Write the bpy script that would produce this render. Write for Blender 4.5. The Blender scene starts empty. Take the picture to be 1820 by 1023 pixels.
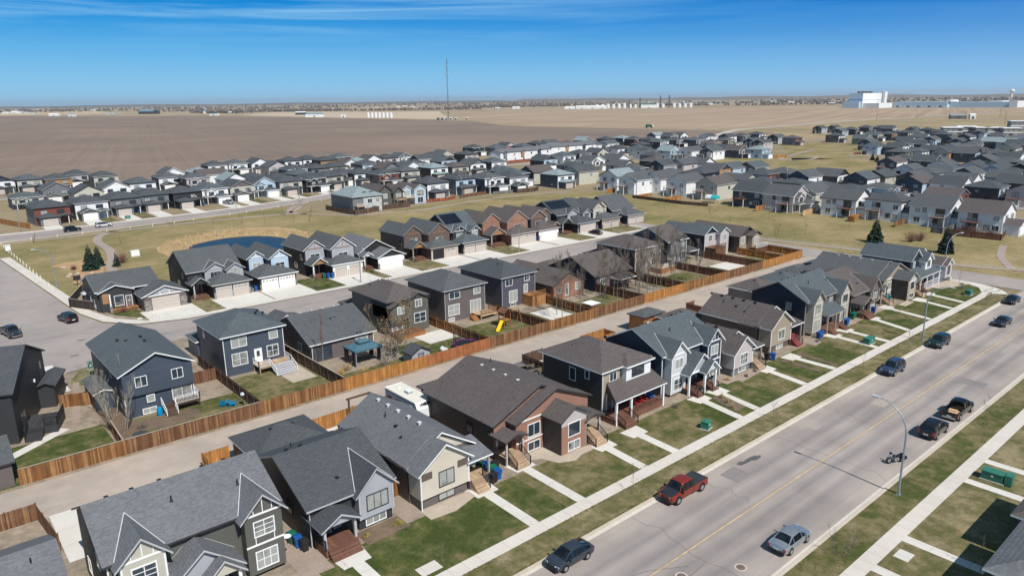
import bpy, bmesh, math, random
from mathutils import Vector, Matrix
random.seed(7)
R = random.Random(11)
rad = math.radians
scn = bpy.context.scene
COL = scn.collection

# ---------------------------------------------------------------- camera
cam_d = bpy.data.cameras.new('camera')
cam_d.sensor_width = 36.0
cam_d.lens = 25.469
cam_d.clip_start = 0.5
cam_d.clip_end = 60000
cam = bpy.data.objects.new('camera', cam_d)
COL.objects.link(cam)
_yaw, _pit, _rol = rad(49.2536), rad(14.5709), rad(0.72566)
fw = Vector((math.cos(_yaw)*math.cos(_pit), math.sin(_yaw)*math.cos(_pit), -math.sin(_pit)))
rt = Vector((math.sin(_yaw), -math.cos(_yaw), 0))
dn = fw.cross(rt)
r2 = rt*math.cos(_rol) + dn*math.sin(_rol)
d2 = -rt*math.sin(_rol) + dn*math.cos(_rol)
m = Matrix((r2, -d2, -fw)).transposed().to_4x4()
m.translation = Vector((0, 0, 38.0))
cam.matrix_world = m
scn.camera = cam

# ---------------------------------------------------------------- sky, sun, exposure
SUN_DIR = Vector((-0.0834, -0.6378, 0.7657)).normalized()      # towards the sun
world = bpy.data.worlds.new('World')
scn.world = world
world.use_nodes = True
wn, wl = world.node_tree.nodes, world.node_tree.links
wn.clear()
w_out = wn.new('ShaderNodeOutputWorld')
w_bg = wn.new('ShaderNodeBackground')
w_bg.inputs['Strength'].default_value = 0.15
sky = wn.new('ShaderNodeTexSky')
sky.sky_type = 'NISHITA'
sky.sun_disc = False
sky.sun_elevation = rad(50)
sky.sun_rotation = rad(187.4)
sky.air_density = 1.0
sky.dust_density = 0.0
sky.ozone_density = 3.0
tc = wn.new('ShaderNodeTexCoord')
# sky colours are looked up a little above each direction, so that the low band shows the clear blue over the haze
sz0 = wn.new('ShaderNodeSeparateXYZ'); wl.new(tc.outputs['Generated'], sz0.inputs[0])
za = wn.new('ShaderNodeMath'); za.operation = 'MULTIPLY_ADD'; za.inputs[1].default_value = 16.0; za.inputs[2].default_value = 1.0; wl.new(sz0.outputs['Z'], za.inputs[0])
zb2 = wn.new('ShaderNodeMath'); zb2.operation = 'MULTIPLY_ADD'; zb2.inputs[2].default_value = 0.15; wl.new(za.outputs[0], zb2.inputs[0]); wl.new(sz0.outputs['Z'], zb2.inputs[1])
sc_ = wn.new('ShaderNodeCombineXYZ'); wl.new(sz0.outputs['X'], sc_.inputs[0]); wl.new(sz0.outputs['Y'], sc_.inputs[1]); wl.new(zb2.outputs[0], sc_.inputs[2])
nm_ = wn.new('ShaderNodeVectorMath'); nm_.operation = 'NORMALIZE'
wl.new(tc.outputs['Generated'], sc_.inputs[0]); wl.new(sc_.outputs[0], nm_.inputs[0]); wl.new(nm_.outputs[0], sky.inputs[0])
hs = wn.new('ShaderNodeHueSaturation')
hs.inputs['Saturation'].default_value = 1.15
hs.inputs['Value'].default_value = 1.0
wl.new(sky.outputs[0], hs.inputs['Color'])
# thin cirrus, streaked sideways
cm = wn.new('ShaderNodeMapping'); cm.inputs['Scale'].default_value = (1.1, 1.1, 26)
cm.inputs['Rotation'].default_value = (rad(1.5), rad(-2.0), 0)
wl.new(tc.outputs['Generated'], cm.inputs['Vector'])
cn = wn.new('ShaderNodeTexNoise'); cn.inputs['Scale'].default_value = 2.2; cn.inputs['Detail'].default_value = 6; cn.inputs['Roughness'].default_value = 0.62
cn.inputs['Distortion'].default_value = 0.5
wl.new(cm.outputs[0], cn.inputs['Vector'])
cr = wn.new('ShaderNodeValToRGB'); cr.color_ramp.elements[0].position = 0.42; cr.color_ramp.elements[1].position = 0.75
wl.new(cn.outputs[0], cr.inputs[0])
sepz = wn.new('ShaderNodeSeparateXYZ'); wl.new(tc.outputs['Generated'], sepz.inputs[0])
zr = wn.new('ShaderNodeMapRange'); zr.inputs[1].default_value = 0.06; zr.inputs[2].default_value = 0.105; zr.inputs[3].default_value = 0; zr.inputs[4].default_value = 0.75
wl.new(sepz.outputs['Z'], zr.inputs[0])
xr = wn.new('ShaderNodeMapRange'); xr.inputs[1].default_value = 0.88; xr.inputs[2].default_value = 0.45; xr.inputs[3].default_value = 0.15; xr.inputs[4].default_value = 1.0
wl.new(sepz.outputs['X'], xr.inputs[0])
mu = wn.new('ShaderNodeMath'); mu.operation = 'MULTIPLY'; wl.new(cr.outputs[0], mu.inputs[0]); wl.new(zr.outputs[0], mu.inputs[1])
mu2 = wn.new('ShaderNodeMath'); mu2.operation = 'MULTIPLY'; wl.new(mu.outputs[0], mu2.inputs[0]); wl.new(xr.outputs[0], mu2.inputs[1])
cx = wn.new('ShaderNodeMixRGB'); cx.inputs[2].default_value = (2.6, 4.6, 6.0, 1)
# the polarised band of sky low over the prairie: per-channel contrast, fading out overhead
sp = wn.new('ShaderNodeSeparateColor'); wl.new(hs.outputs[0], sp.inputs[0]); cb = wn.new('ShaderNodeCombineColor')
for ci, (g_, k_) in enumerate(((4.0, 1.2), (0.62, 0.54), (0.30, 0.78))):
    m1 = wn.new('ShaderNodeMath'); m1.operation = 'MULTIPLY'; m1.inputs[1].default_value = 0.15; wl.new(sp.outputs[ci], m1.inputs[0])
    m2 = wn.new('ShaderNodeMath'); m2.operation = 'POWER'; m2.inputs[1].default_value = g_; wl.new(m1.outputs[0], m2.inputs[0])
    m3 = wn.new('ShaderNodeMath'); m3.operation = 'MULTIPLY'; m3.inputs[1].default_value = k_/0.15; wl.new(m2.outputs[0], m3.inputs[0]); wl.new(m3.outputs[0], cb.inputs[ci])
hi = wn.new('ShaderNodeMixRGB'); hi.blend_type = 'MULTIPLY'; hi.inputs[0].default_value = 1; hi.inputs[2].default_value = (0.36, 0.36, 0.36, 1); wl.new(hs.outputs[0], hi.inputs[1])
zb = wn.new('ShaderNodeMapRange'); zb.interpolation_type = 'SMOOTHSTEP'; zb.inputs[1].default_value = 0.16; zb.inputs[2].default_value = 0.42
wl.new(sepz.outputs['Z'], zb.inputs[0])
bl = wn.new('ShaderNodeMixRGB'); wl.new(zb.outputs[0], bl.inputs[0]); wl.new(cb.outputs[0], bl.inputs[1]); wl.new(hi.outputs[0], bl.inputs[2])
pz = wn.new('ShaderNodeMapRange'); pz.interpolation_type = 'SMOOTHSTEP'; pz.inputs[1].default_value = 0.124; pz.inputs[2].default_value = -0.03; pz.inputs[3].default_value = 0.0; pz.inputs[4].default_value = 0.92
wl.new(sepz.outputs['Z'], pz.inputs[0])
pl = wn.new('ShaderNodeMixRGB'); pl.inputs[2].default_value = (2.25, 4.0, 5.5, 1); wl.new(pz.outputs[0], pl.inputs[0]); wl.new(bl.outputs[0], pl.inputs[1])
wl.new(mu2.outputs[0], cx.inputs[0]); wl.new(pl.outputs[0], cx.inputs[1])
wl.new(cx.outputs[0], w_bg.inputs['Color'])
wl.new(w_bg.outputs[0], w_out.inputs[0])

sun_d = bpy.data.lights.new('sun', 'SUN')
sun_d.energy = 5.0
sun_d.angle = rad(0.5)
sun_d.color = (1.0, 0.965, 0.915)
sun = bpy.data.objects.new('sun', sun_d)
sun.rotation_euler = SUN_DIR.to_track_quat('Z', 'Y').to_euler()
sun.location = (-20, -160, 190)
COL.objects.link(sun)

vs = scn.view_settings
vs.view_transform = 'Standard'; vs.look = 'None'; vs.exposure = 0.10; vs.gamma = 1.0; vs.use_curve_mapping = False
scn.cycles.max_bounces = 5
scn.cycles.volume_bounces = 0

# ---------------------------------------------------------------- materials
MATS = {}
def _nt(name):
    mt = bpy.data.materials.new(name); mt.use_nodes = True
    n, l = mt.node_tree.nodes, mt.node_tree.links
    b = n['Principled BSDF']
    g = n.new('ShaderNodeNewGeometry')
    return mt, n, l, b, g.outputs['Position']
def _noise(n, l, pos, scale, detail=4, rough=0.55, stretch=None):
    t = n.new('ShaderNodeTexNoise'); t.inputs['Scale'].default_value = scale
    t.inputs['Detail'].default_value = detail; t.inputs['Roughness'].default_value = rough
    if stretch:
        mp = n.new('ShaderNodeMapping'); mp.inputs['Scale'].default_value = stretch
        l.new(pos, mp.inputs['Vector']); l.new(mp.outputs[0], t.inputs['Vector'])
    else: l.new(pos, t.inputs['Vector'])
    return t.outputs[0]
def _ramp(n, l, fac, stops):
    r = n.new('ShaderNodeValToRGB'); e = r.color_ramp.elements
    while len(e) < len(stops): e.new(0.5)
    for i, (p, c) in enumerate(stops):
        e[i].position = p; e[i].color = (*c, 1) if len(c) == 3 else c
    l.new(fac, r.inputs[0]); return r.outputs[0]
def _mix(n, l, fac, a, b, mode='MIX'):
    x = n.new('ShaderNodeMixRGB'); x.blend_type = mode
    for s, v in ((0, fac), (1, a), (2, b)):
        if hasattr(v, 'is_linked'): l.new(v, x.inputs[s])
        elif s == 0: x.inputs[0].default_value = v
        else: x.inputs[s].default_value = (*v, 1)
    return x.outputs[0]
def _mul(c, k): return tuple(min(1, x*k) for x in c)
def _bump(n, l, b, h, strength=0.3, dist=0.05):
    bp = n.new('ShaderNodeBump'); bp.inputs['Strength'].default_value = strength; bp.inputs['Distance'].default_value = dist
    l.new(h, bp.inputs['Height']); l.new(bp.outputs[0], b.inputs['Normal'])

def plain(name, c, rough=0.7, var=0.12, scale=1.5, metal=0, spec=0.3):
    if name in MATS: return MATS[name]
    mt, n, l, b, pos = _nt(name)
    f = _noise(n, l, pos, scale, 5)
    l.new(_ramp(n, l, f, [(0.3, _mul(c, 1-var)), (0.7, _mul(c, 1+var))]), b.inputs['Base Color'])
    b.inputs['Roughness'].default_value = rough; b.inputs['Metallic'].default_value = metal
    b.inputs['Specular IOR Level'].default_value = spec
    MATS[name] = mt; return mt
def paint(name, c, rough=0.25, metal=0.0, coat=0.6):
    if name in MATS: return MATS[name]
    mt, n, l, b, pos = _nt(name)
    b.inputs['Base Color'].default_value = (*c, 1)
    f = _noise(n, l, pos, 3.0, 4)
    l.new(_ramp(n, l, f, [(0.3, (rough*0.8,)*3), (0.7, (min(1, rough*1.5),)*3)]), b.inputs['Roughness'])
    b.inputs['Metallic'].default_value = metal; b.inputs['Coat Weight'].default_value = coat
    b.inputs['Coat Roughness'].default_value = 0.06
    MATS[name] = mt; return mt
def shingle(name, c):
    if name in MATS: return MATS[name]
    mt, n, l, b, pos = _nt(name)
    v = n.new('ShaderNodeTexVoronoi'); v.inputs['Scale'].default_value = 4.4
    mp = n.new('ShaderNodeMapping'); mp.inputs['Scale'].default_value = (1, 1.3, 1.9)
    l.new(pos, mp.inputs['Vector']); l.new(mp.outputs[0], v.inputs['Vector'])
    sx = n.new('ShaderNodeSeparateColor'); l.new(v.outputs['Color'], sx.inputs[0])
    c1 = _ramp(n, l, sx.outputs[0], [(0.0, _mul(c, 0.76)), (0.5, _mul(c, 0.9)), (1.0, _mul(c, 1.04))])
    f = _noise(n, l, pos, 0.35, 5)
    c2 = _ramp(n, l, f, [(0.3, (0.92, 0.92, 0.92)), (0.7, (1.06, 1.06, 1.05))])
    l.new(_mix(n, l, 1.0, c1, c2, 'MULTIPLY'), b.inputs['Base Color'])
    b.inputs['Roughness'].default_value = 0.85; b.inputs['Specular IOR Level'].default_value = 0.25
    w = n.new('ShaderNodeTexWave'); w.bands_direction = 'Z'; w.inputs['Scale'].default_value = 2.1; w.inputs['Distortion'].default_value = 0.6
    l.new(pos, w.inputs['Vector'])
    _bump(n, l, b, w.outputs[0], 0.35, 0.03)
    MATS[name] = mt; return mt
def siding(name, c, rough=0.55):
    if name in MATS: return MATS[name]
    mt, n, l, b, pos = _nt(name)
    f = _noise(n, l, pos, 0.5, 4)
    w = n.new('ShaderNodeTexWave'); w.bands_direction = 'Z'; w.wave_profile = 'SAW'; w.inputs['Scale'].default_value = 1.57
    w.inputs['Distortion'].default_value = 0.0
    l.new(pos, w.inputs['Vector'])
    c1 = _ramp(n, l, f, [(0.3, _mul(c, 0.93)), (0.7, _mul(c, 1.07))])
    c2 = _ramp(n, l, w.outputs[0], [(0.0, (0.72, 0.72, 0.72)), (0.22, (1, 1, 1)), (1.0, (1.03, 1.03, 1.03))])
    l.new(_mix(n, l, 1.0, c1, c2, 'MULTIPLY'), b.inputs['Base Color'])
    b.inputs['Roughness'].default_value = rough; b.inputs['Specular IOR Level'].default_value = 0.3
    _bump(n, l, b, w.outputs[0], 0.4, 0.02)
    MATS[name] = mt; return mt
def board(name, c, var=0.35, alt=None):
    """stained timber: every board (mesh island) its own tone, with upright grain"""
    if name in MATS: return MATS[name]
    mt, n, l, b, pos = _nt(name)
    g = n.new('ShaderNodeNewGeometry')
    alt = alt or _mul(c, 1+var)
    c1 = _ramp(n, l, g.outputs['Random Per Island'], [(0, _mul(c, 1-var)), (0.55, c), (1, alt)])
    f = _noise(n, l, pos, 3.0, 5, 0.6, (3, 3, 0.35))
    c2 = _ramp(n, l, f, [(0.3, (0.7, 0.7, 0.7)), (0.65, (1.1, 1.1, 1.1))])
    f2 = _noise(n, l, pos, 0.5, 3)
    c3 = _ramp(n, l, f2, [(0.35, (0.85, 0.83, 0.8)), (0.7, (1.1, 1.1, 1.1))])
    l.new(_mix(n, l, 1, _mix(n, l, 1, c1, c2, 'MULTIPLY'), c3, 'MULTIPLY'), b.inputs['Base Color'])
    b.inputs['Roughness'].default_value = 0.8; b.inputs['Specular IOR Level'].default_value = 0.2
    MATS[name] = mt; return mt
def masonry(name, c, c2, scale=3.0):
    if name in MATS: return MATS[name]
    mt, n, l, b, pos = _nt(name)
    v = n.new('ShaderNodeTexVoronoi'); v.inputs['Scale'].default_value = scale
    mp = n.new('ShaderNodeMapping'); mp.inputs['Scale'].default_value = (1, 1, 2.4); l.new(pos, mp.inputs['Vector']); l.new(mp.outputs[0], v.inputs['Vector'])
    sx = n.new('ShaderNodeSeparateColor'); l.new(v.outputs['Color'], sx.inputs[0])
    l.new(_ramp(n, l, sx.outputs[0], [(0, c), (1, c2)]), b.inputs['Base Color'])
    b.inputs['Roughness'].default_value = 0.9
    _bump(n, l, b, v.outputs['Distance'], 0.5, 0.05)
    MATS[name] = mt; return mt
def ground_mat(name, stops, s1=0.09, s2=0.7, s3=6.0, fine=0.25, bump=0.4):
    """broad patches broken by finer ones, plus a gritty fine tone"""
    if name in MATS: return MATS[name]
    mt, n, l, b, pos = _nt(name)
    f1 = _noise(n, l, pos, s1, 4); f2 = _noise(n, l, pos, s2, 6, 0.65); f3 = _noise(n, l, pos, s3, 5, 0.7)
    mm = n.new('ShaderNodeMath'); mm.operation = 'MULTIPLY_ADD'; mm.inputs[1].default_value = 0.62
    l.new(f1, mm.inputs[0])
    m2 = n.new('ShaderNodeMath'); m2.operation = 'MULTIPLY'; m2.inputs[1].default_value = 0.38; l.new(f2, m2.inputs[0]); l.new(m2.outputs[0], mm.inputs[2])
    c1 = _ramp(n, l, mm.outputs[0], stops)
    c2 = _ramp(n, l, f3, [(0.25, (1-fine,)*3), (0.75, (1+fine,)*3)])
    l.new(_mix(n, l, 1, c1, c2, 'MULTIPLY'), b.inputs['Base Color'])
    b.inputs['Roughness'].default_value = 0.95; b.inputs['Specular IOR Level'].default_value = 0.12
    _bump(n, l, b, f3, bump, 0.08)
    MATS[name] = mt; return mt
def glass(name, dark=(0.012, 0.018, 0.024), blind=(0.34, 0.35, 0.33), share=0.62):
    if name in MATS: return MATS[name]
    mt, n, l, b, pos = _nt(name)
    oi = n.new('ShaderNodeObjectInfo')
    f = _noise(n, l, pos, 0.9, 2)
    ad = n.new('ShaderNodeMath'); ad.operation = 'MULTIPLY_ADD'; ad.inputs[1].default_value = 0.8; l.new(f, ad.inputs[0]); l.new(oi.outputs['Random'], ad.inputs[2])
    c = _ramp(n, l, ad.outputs[0], [(0.0, dark), (0.40+0.75*(1-share), _mul(dark, 3)), (0.47+0.75*(1-share), _mul(blind, .45)), (0.70+0.75*(1-share), blind)])
    l.new(c, b.inputs['Base Color'])
    b.inputs['Roughness'].default_value = 0.06; b.inputs['Specular IOR Level'].default_value = 0.7
    MATS[name] = mt; return mt

# ---------------------------------------------------------------- mesh builder
class MB:
    def __init__(s): s.v, s.f, s.fm, s.mats = [], [], [], []
    def mi(s, m):
        if m not in s.mats: s.mats.append(m)
        return s.mats.index(m)
    def add(s, vs, fs, m):
        o = len(s.v); s.v += [tuple(p) for p in vs]
        for i, f in enumerate(fs):
            s.f.append([o+k for k in f]); s.fm.append(s.mi(m[i] if isinstance(m, list) else m))
        return s
    def box(s, x0, x1, y0, y1, z0, z1, m):
        vs = [(x, y, z) for z in (z0, z1) for y in (y0, y1) for x in (x0, x1)]
        return s.add(vs, [(0, 2, 3, 1), (4, 5, 7, 6), (0, 1, 5, 4), (2, 6, 7, 3), (0, 4, 6, 2), (1, 3, 7, 5)], m)
    def obox(s, c, ax, ay, az, m):
        c = Vector(c); ax, ay, az = Vector(ax), Vector(ay), Vector(az)
        vs = [c+ax*i+ay*j+az*k for k in (-1, 1) for j in (-1, 1) for i in (-1, 1)]
        return s.add(vs, [(0, 2, 3, 1), (4, 5, 7, 6), (0, 1, 5, 4), (2, 6, 7, 3), (0, 4, 6, 2), (1, 3, 7, 5)], m)
    def bar(s, p, q, w, h, m):
        p, q = Vector(p), Vector(q); d = q-p; L = d.length
        if L < 1e-6: return s
        d.normalize(); up = Vector((0, 0, 1)) if abs(d.z) < 0.95 else Vector((1, 0, 0))
        a = d.cross(up).normalized(); b = a.cross(d)
        return s.obox((p+q)/2, d*L/2, a*w/2, b*h/2, m)
    def prism(s, pts, axis, a0, a1, m, mats=None):
        n = len(pts)
        def P(p, a): return (a, p[0], p[1]) if axis == 'x' else (p[0], a, p[1]) if axis == 'y' else (p[0], p[1], a)
        vs = [P(p, a0) for p in pts]+[P(p, a1) for p in pts]
        fs = [tuple(range(n))[::-1], tuple(range(n, 2*n))]+[(i, (i+1) % n, n+(i+1) % n, n+i) for i in range(n)]
        return s.add(vs, fs, mats if mats else m)
    def cyl(s, p, q, r0, r1, n, m, caps=True):
        p, q = Vector(p), Vector(q); d = (q-p).normalized()
        up = Vector((0, 0, 1)) if abs(d.z) < 0.9 else Vector((1, 0, 0))
        a = d.cross(up).normalized(); b = d.cross(a)
        vs = [p+(a*math.cos(t)+b*math.sin(t))*r0 for t in [2*math.pi*i/n for i in range(n)]]
        vs += [q+(a*math.cos(t)+b*math.sin(t))*r1 for t in [2*math.pi*i/n for i in range(n)]]
        fs = [(i, (i+1) % n, n+(i+1) % n, n+i) for i in range(n)]
        if caps: fs += [tuple(range(n))[::-1], tuple(range(n, 2*n))]
        return s.add(vs, fs, m)
    def lathe(s, c, prof, n, m):
        c = Vector(c); k = len(prof)
        vs = [(c.x+r*math.cos(2*math.pi*i/n), c.y+r*math.sin(2*math.pi*i/n), c.z+z) for r, z in prof for i in range(n)]
        fs = [(j*n+i, j*n+(i+1) % n, (j+1)*n+(i+1) % n, (j+1)*n+i) for j in range(k-1) for i in range(n)]
        fs += [tuple(range(n))[::-1], tuple(range((k-1)*n, k*n))]
        return s.add(vs, fs, m)
    def sheet(s, pts, z, m):
        return s.add([(x, y, z) for x, y in pts], [tuple(range(len(pts)))], m)
    def gable(s, x0, x1, y0, y1, z, slope, axis, mt, mf, th=0.2, mid=None, trim=True):
        """roof slab; z = top of the lower eave edge; ridge along `axis`"""
        a0, a1 = (x0, x1) if axis == 'y' else (y0, y1)
        mid = (a0+a1)/2 if mid is None else mid
        zr = z+slope*(mid-a0) if mid-a0 >= a1-mid else z+slope*(a1-mid)
        zl, zq = zr-slope*(mid-a0), zr-slope*(a1-mid)
        pts = [(a0, zl), (mid, zr), (a1, zq), (a1, zq-th), (mid, zr-th), (a0, zl-th)]
        mats = [mf, mf, mt, mt, mf, mf, mf, mf]
        b0, b1 = (y0, y1) if axis == 'y' else (x0, x1)
        s.prism(pts, axis, b0, b1, None, mats)
        return zr
    def hip(s, x0, x1, y0, y1, z, slope, mt, mf, th=0.2):
        w, d = x1-x0, y1-y0; r = min(w, d)/2; zr = z+slope*r
        if w > d+0.01: A, B = (x0+r, (y0+y1)/2, zr), (x1-r, (y0+y1)/2, zr)
        elif d > w+0.01: A, B = ((x0+x1)/2, y0+r, zr), ((x0+x1)/2, y1-r, zr)
        else: A, B = ((x0+x1)/2, (y0+y1)/2-0.02, zr), ((x0+x1)/2, (y0+y1)/2+0.02, zr)
        vs = [(x0, y0, z), (x1, y0, z), (x1, y1, z), (x0, y1, z), (x0, y0, z-th), (x1, y0, z-th), (x1, y1, z-th), (x0, y1, z-th), A, B]
        if w > d+0.01: top = [(0, 1, 9, 8), (1, 2, 9), (2, 3, 8, 9), (3, 0, 8)]
        else: top = [(0, 1, 8), (1, 2, 9, 8), (2, 3, 9), (3, 0, 8, 9)]
        s.add(vs, top+[(0, 4, 5, 1), (1, 5, 6, 2), (2, 6, 7, 3), (3, 7, 4, 0), (4, 7, 6, 5)], [mt]*4+[mf]*5)
        return zr
    def make(s, name, off=(0, 0, 0), smooth=None):
        me = bpy.data.meshes.new(name)
        ox, oy, oz = off
        me.from_pydata([(x-ox, y-oy, z-oz) for x, y, z in s.v], [], s.f)
        for mt in s.mats: me.materials.append(mt)
        me.polygons.foreach_set('material_index', s.fm)
        bm = bmesh.new(); bm.from_mesh(me)
        if not getattr(s, 'flat', False): bmesh.ops.recalc_face_normals(bm, faces=bm.faces)
        bm.to_mesh(me); bm.free()
        if smooth is not None:
            me.polygons.foreach_set('use_smooth', [True]*len(me.polygons))
            me.set_sharp_from_angle(angle=rad(smooth))
        me.update()
        ob = bpy.data.objects.new(name, me); COL.objects.link(ob)
        return ob

class Thing:
    """an Empty at the base of a thing; its parts are child meshes"""
    def __init__(s, name, label, cat, x, y, z=0.0, rot=0.0, group=None):
        o = bpy.data.objects.new(name, None); COL.objects.link(o)
        o.empty_display_size = 0.5
        o.location = (x, y, z); o.rotation_euler = (0, 0, rot)
        o['label'] = label; o['category'] = cat
        if group: o['group'] = group
        s.o = o; s.off = (x, y, z) if rot == 0 else (0, 0, 0)
        s.b = {}; s.done = []
    def mb(s, part, key=None):
        k = (part, key)
        if k not in s.b: s.b[k] = MB()
        return s.b[k]
    def part(s, name, mb, parent=None, label=None, smooth=None):
        ob = mb.make(name, s.off, smooth); ob.parent = parent or s.o
        if label: ob['label'] = label
        return ob
    def finish(s, smooth=None):
        for (n, k), mb in s.b.items():
            if mb.v: s.part(n, mb, smooth=smooth)
        s.b = {}
        return s.o

def single(name, mb, label, cat, loc, group=None, kind=None, smooth=None):
    o = mb.make(name, loc, smooth); o.location = loc
    o['label'] = label; o['category'] = cat
    if group: o['group'] = group
    if kind: o['kind'] = kind
    return o
def struct(name, mb, smooth=None):
    o = mb.make(name, (0, 0, 0), smooth); o['kind'] = 'structure'; return o
def copy_tree(o, parent=None):
    c = o.copy(); COL.objects.link(c)
    if parent:
        c.parent = parent
    for ch in list(o.children): copy_tree(ch, c)
    return c
def relabel(o, label, group=None):
    o['label'] = label
    if group: o['group'] = group
def pave(name, pts, z, mat):
    return struct(name, MB().sheet(pts, z, mat))
def strip(name, line, w, z, mat, h=None):
    """a band of width w along a polyline"""
    L, Rr = [], []
    for i, p in enumerate(line):
        a = Vector(line[max(0, i-1)]).to_2d(); b = Vector(line[min(len(line)-1, i+1)]).to_2d()
        d = (b-a).normalized(); nrm = Vector((-d.y, d.x))*w/2
        q = Vector(p).to_2d(); L.append(q+nrm); Rr.append(q-nrm)
    mbx = MB()
    for i in range(len(line)-1):
        quad = [L[i], L[i+1], Rr[i+1], Rr[i]]
        if h: mbx.prism([tuple(q) for q in quad], 'z', z, z+h, mat)
        else: mbx.sheet([tuple(q) for q in quad], z, mat)
    return struct(name, mbx)
def smooth_line(pts, k=6):
    out = []
    P = [Vector(p).to_2d() for p in pts]
    for i in range(len(P)-1):
        a, b, c, d = P[max(0, i-1)], P[i], P[i+1], P[min(len(P)-1, i+2)]
        for j in range(k):
            t = j/k
            out.append(0.5*((2*b)+(c-a)*t+(2*a-5*b+4*c-d)*t*t+(3*b-a-3*c+d)*t**3))
    out.append(P[-1]); return [tuple(p) for p in out]

# ================================================================ ground, roads, paths
G_LAWN = ground_mat('lawn_green', [(0.40, (0.152, 0.126, 0.059)), (0.48, (0.082, 0.092, 0.03)), (0.58, (0.046, 0.063, 0.016))], 0.2, 0.8, 5, 0.32)
G_MID = ground_mat('lawn_mixed', [(0.40, (0.195, 0.160, 0.086)), (0.5, (0.129, 0.115, 0.050)), (0.6, (0.066, 0.078, 0.023))], 0.2, 0.8, 5, 0.32)
G_DRY = ground_mat('lawn_dry', [(0.40, (0.240, 0.196, 0.112)), (0.5, (0.152, 0.132, 0.064)), (0.6, (0.096, 0.098, 0.036))], 0.2, 0.8, 5, 0.32)
G_PARK = ground_mat('park_grass', [(0.38, (0.317, 0.242, 0.128)), (0.5, (0.233, 0.189, 0.088)), (0.62, (0.154, 0.141, 0.057))], 0.05, 0.35, 2.2, 0.3)
G_DIRT = ground_mat('bare_dirt', [(0.38, (0.34, 0.275, 0.21)), (0.62, (0.21, 0.172, 0.13))], 0.3, 1.2, 7)
G_GRAVEL = ground_mat('gravel', [(0.35, (0.36, 0.29, 0.24)), (0.65, (0.27, 0.21, 0.17))], 0.3, 3.0, 14, 0.4)
G_MULCH = ground_mat('mulch', [(0.35, (0.20, 0.145, 0.10)), (0.65, (0.11, 0.08, 0.06))], 0.4, 2.5, 12, 0.4)
G_STONE = ground_mat('pale_stones', [(0.35, (0.48, 0.41, 0.33)), (0.65, (0.36, 0.30, 0.24))], 0.4, 3, 14, 0.4)
G_CONC = ground_mat('concrete', [(0.35, (0.60, 0.555, 0.50)), (0.65, (0.52, 0.475, 0.42))], 0.2, 1.0, 9, 0.06, 0.1)
G_DRIVE = ground_mat('driveway_concrete', [(0.35, (0.63, 0.60, 0.55)), (0.65, (0.54, 0.51, 0.46))], 0.12, 0.8, 9, 0.06, 0.1)
G_KERB = ground_mat('kerb_concrete', [(0.35, (0.56, 0.49, 0.40)), (0.65, (0.44, 0.38, 0.31))], 0.2, 1.0, 9, 0.08, 0.1)
G_ASPH = ground_mat('asphalt_pale', [(0.38, (0.345, 0.302, 0.278)), (0.62, (0.265, 0.237, 0.222))], 0.08, 0.5, 9, 0.09, 0.1)
G_ALLEY = ground_mat('alley_asphalt', [(0.38, (0.425, 0.355, 0.295)), (0.62, (0.33, 0.28, 0.24))], 0.1, 0.4, 9, 0.09, 0.1)
G_PATH = ground_mat('path_asphalt', [(0.35, (0.36, 0.29, 0.25)), (0.65, (0.29, 0.24, 0.21))], 0.1, 0.6, 8, 0.08, 0.1)

def joints(mt, nx, ny):
    """score lines across concrete every nx / ny metres"""
    n, l = mt.node_tree.nodes, mt.node_tree.links
    b = n['Principled BSDF']; src = b.inputs['Base Color'].links[0].from_socket
    g = n.new('ShaderNodeNewGeometry'); s = n.new('ShaderNodeSeparateXYZ'); l.new(g.outputs['Position'], s.inputs[0])
    cur = src
    for ax, d in (('X', nx), ('Y', ny)):
        if not d: continue
        md = n.new('ShaderNodeMath'); md.operation = 'PINGPONG'; md.inputs[1].default_value = d/2; l.new(s.outputs[ax], md.inputs[0])
        lt = n.new('ShaderNodeMath'); lt.operation = 'LESS_THAN'; lt.inputs[1].default_value = 0.022; l.new(md.outputs[0], lt.inputs[0])
        mp = n.new('ShaderNodeMath'); mp.operation = 'MULTIPLY'; mp.inputs[1].default_value = 0.45; l.new(lt.outputs[0], mp.inputs[0])
        cur = _mix(n, l, mp.outputs[0], cur, (0.22, 0.2, 0.17))
    l.new(cur, b.inputs['Base Color'])
joints(G_CONC, 1.5, 0); joints(G_DRIVE, 3.0, 3.0)

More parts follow.
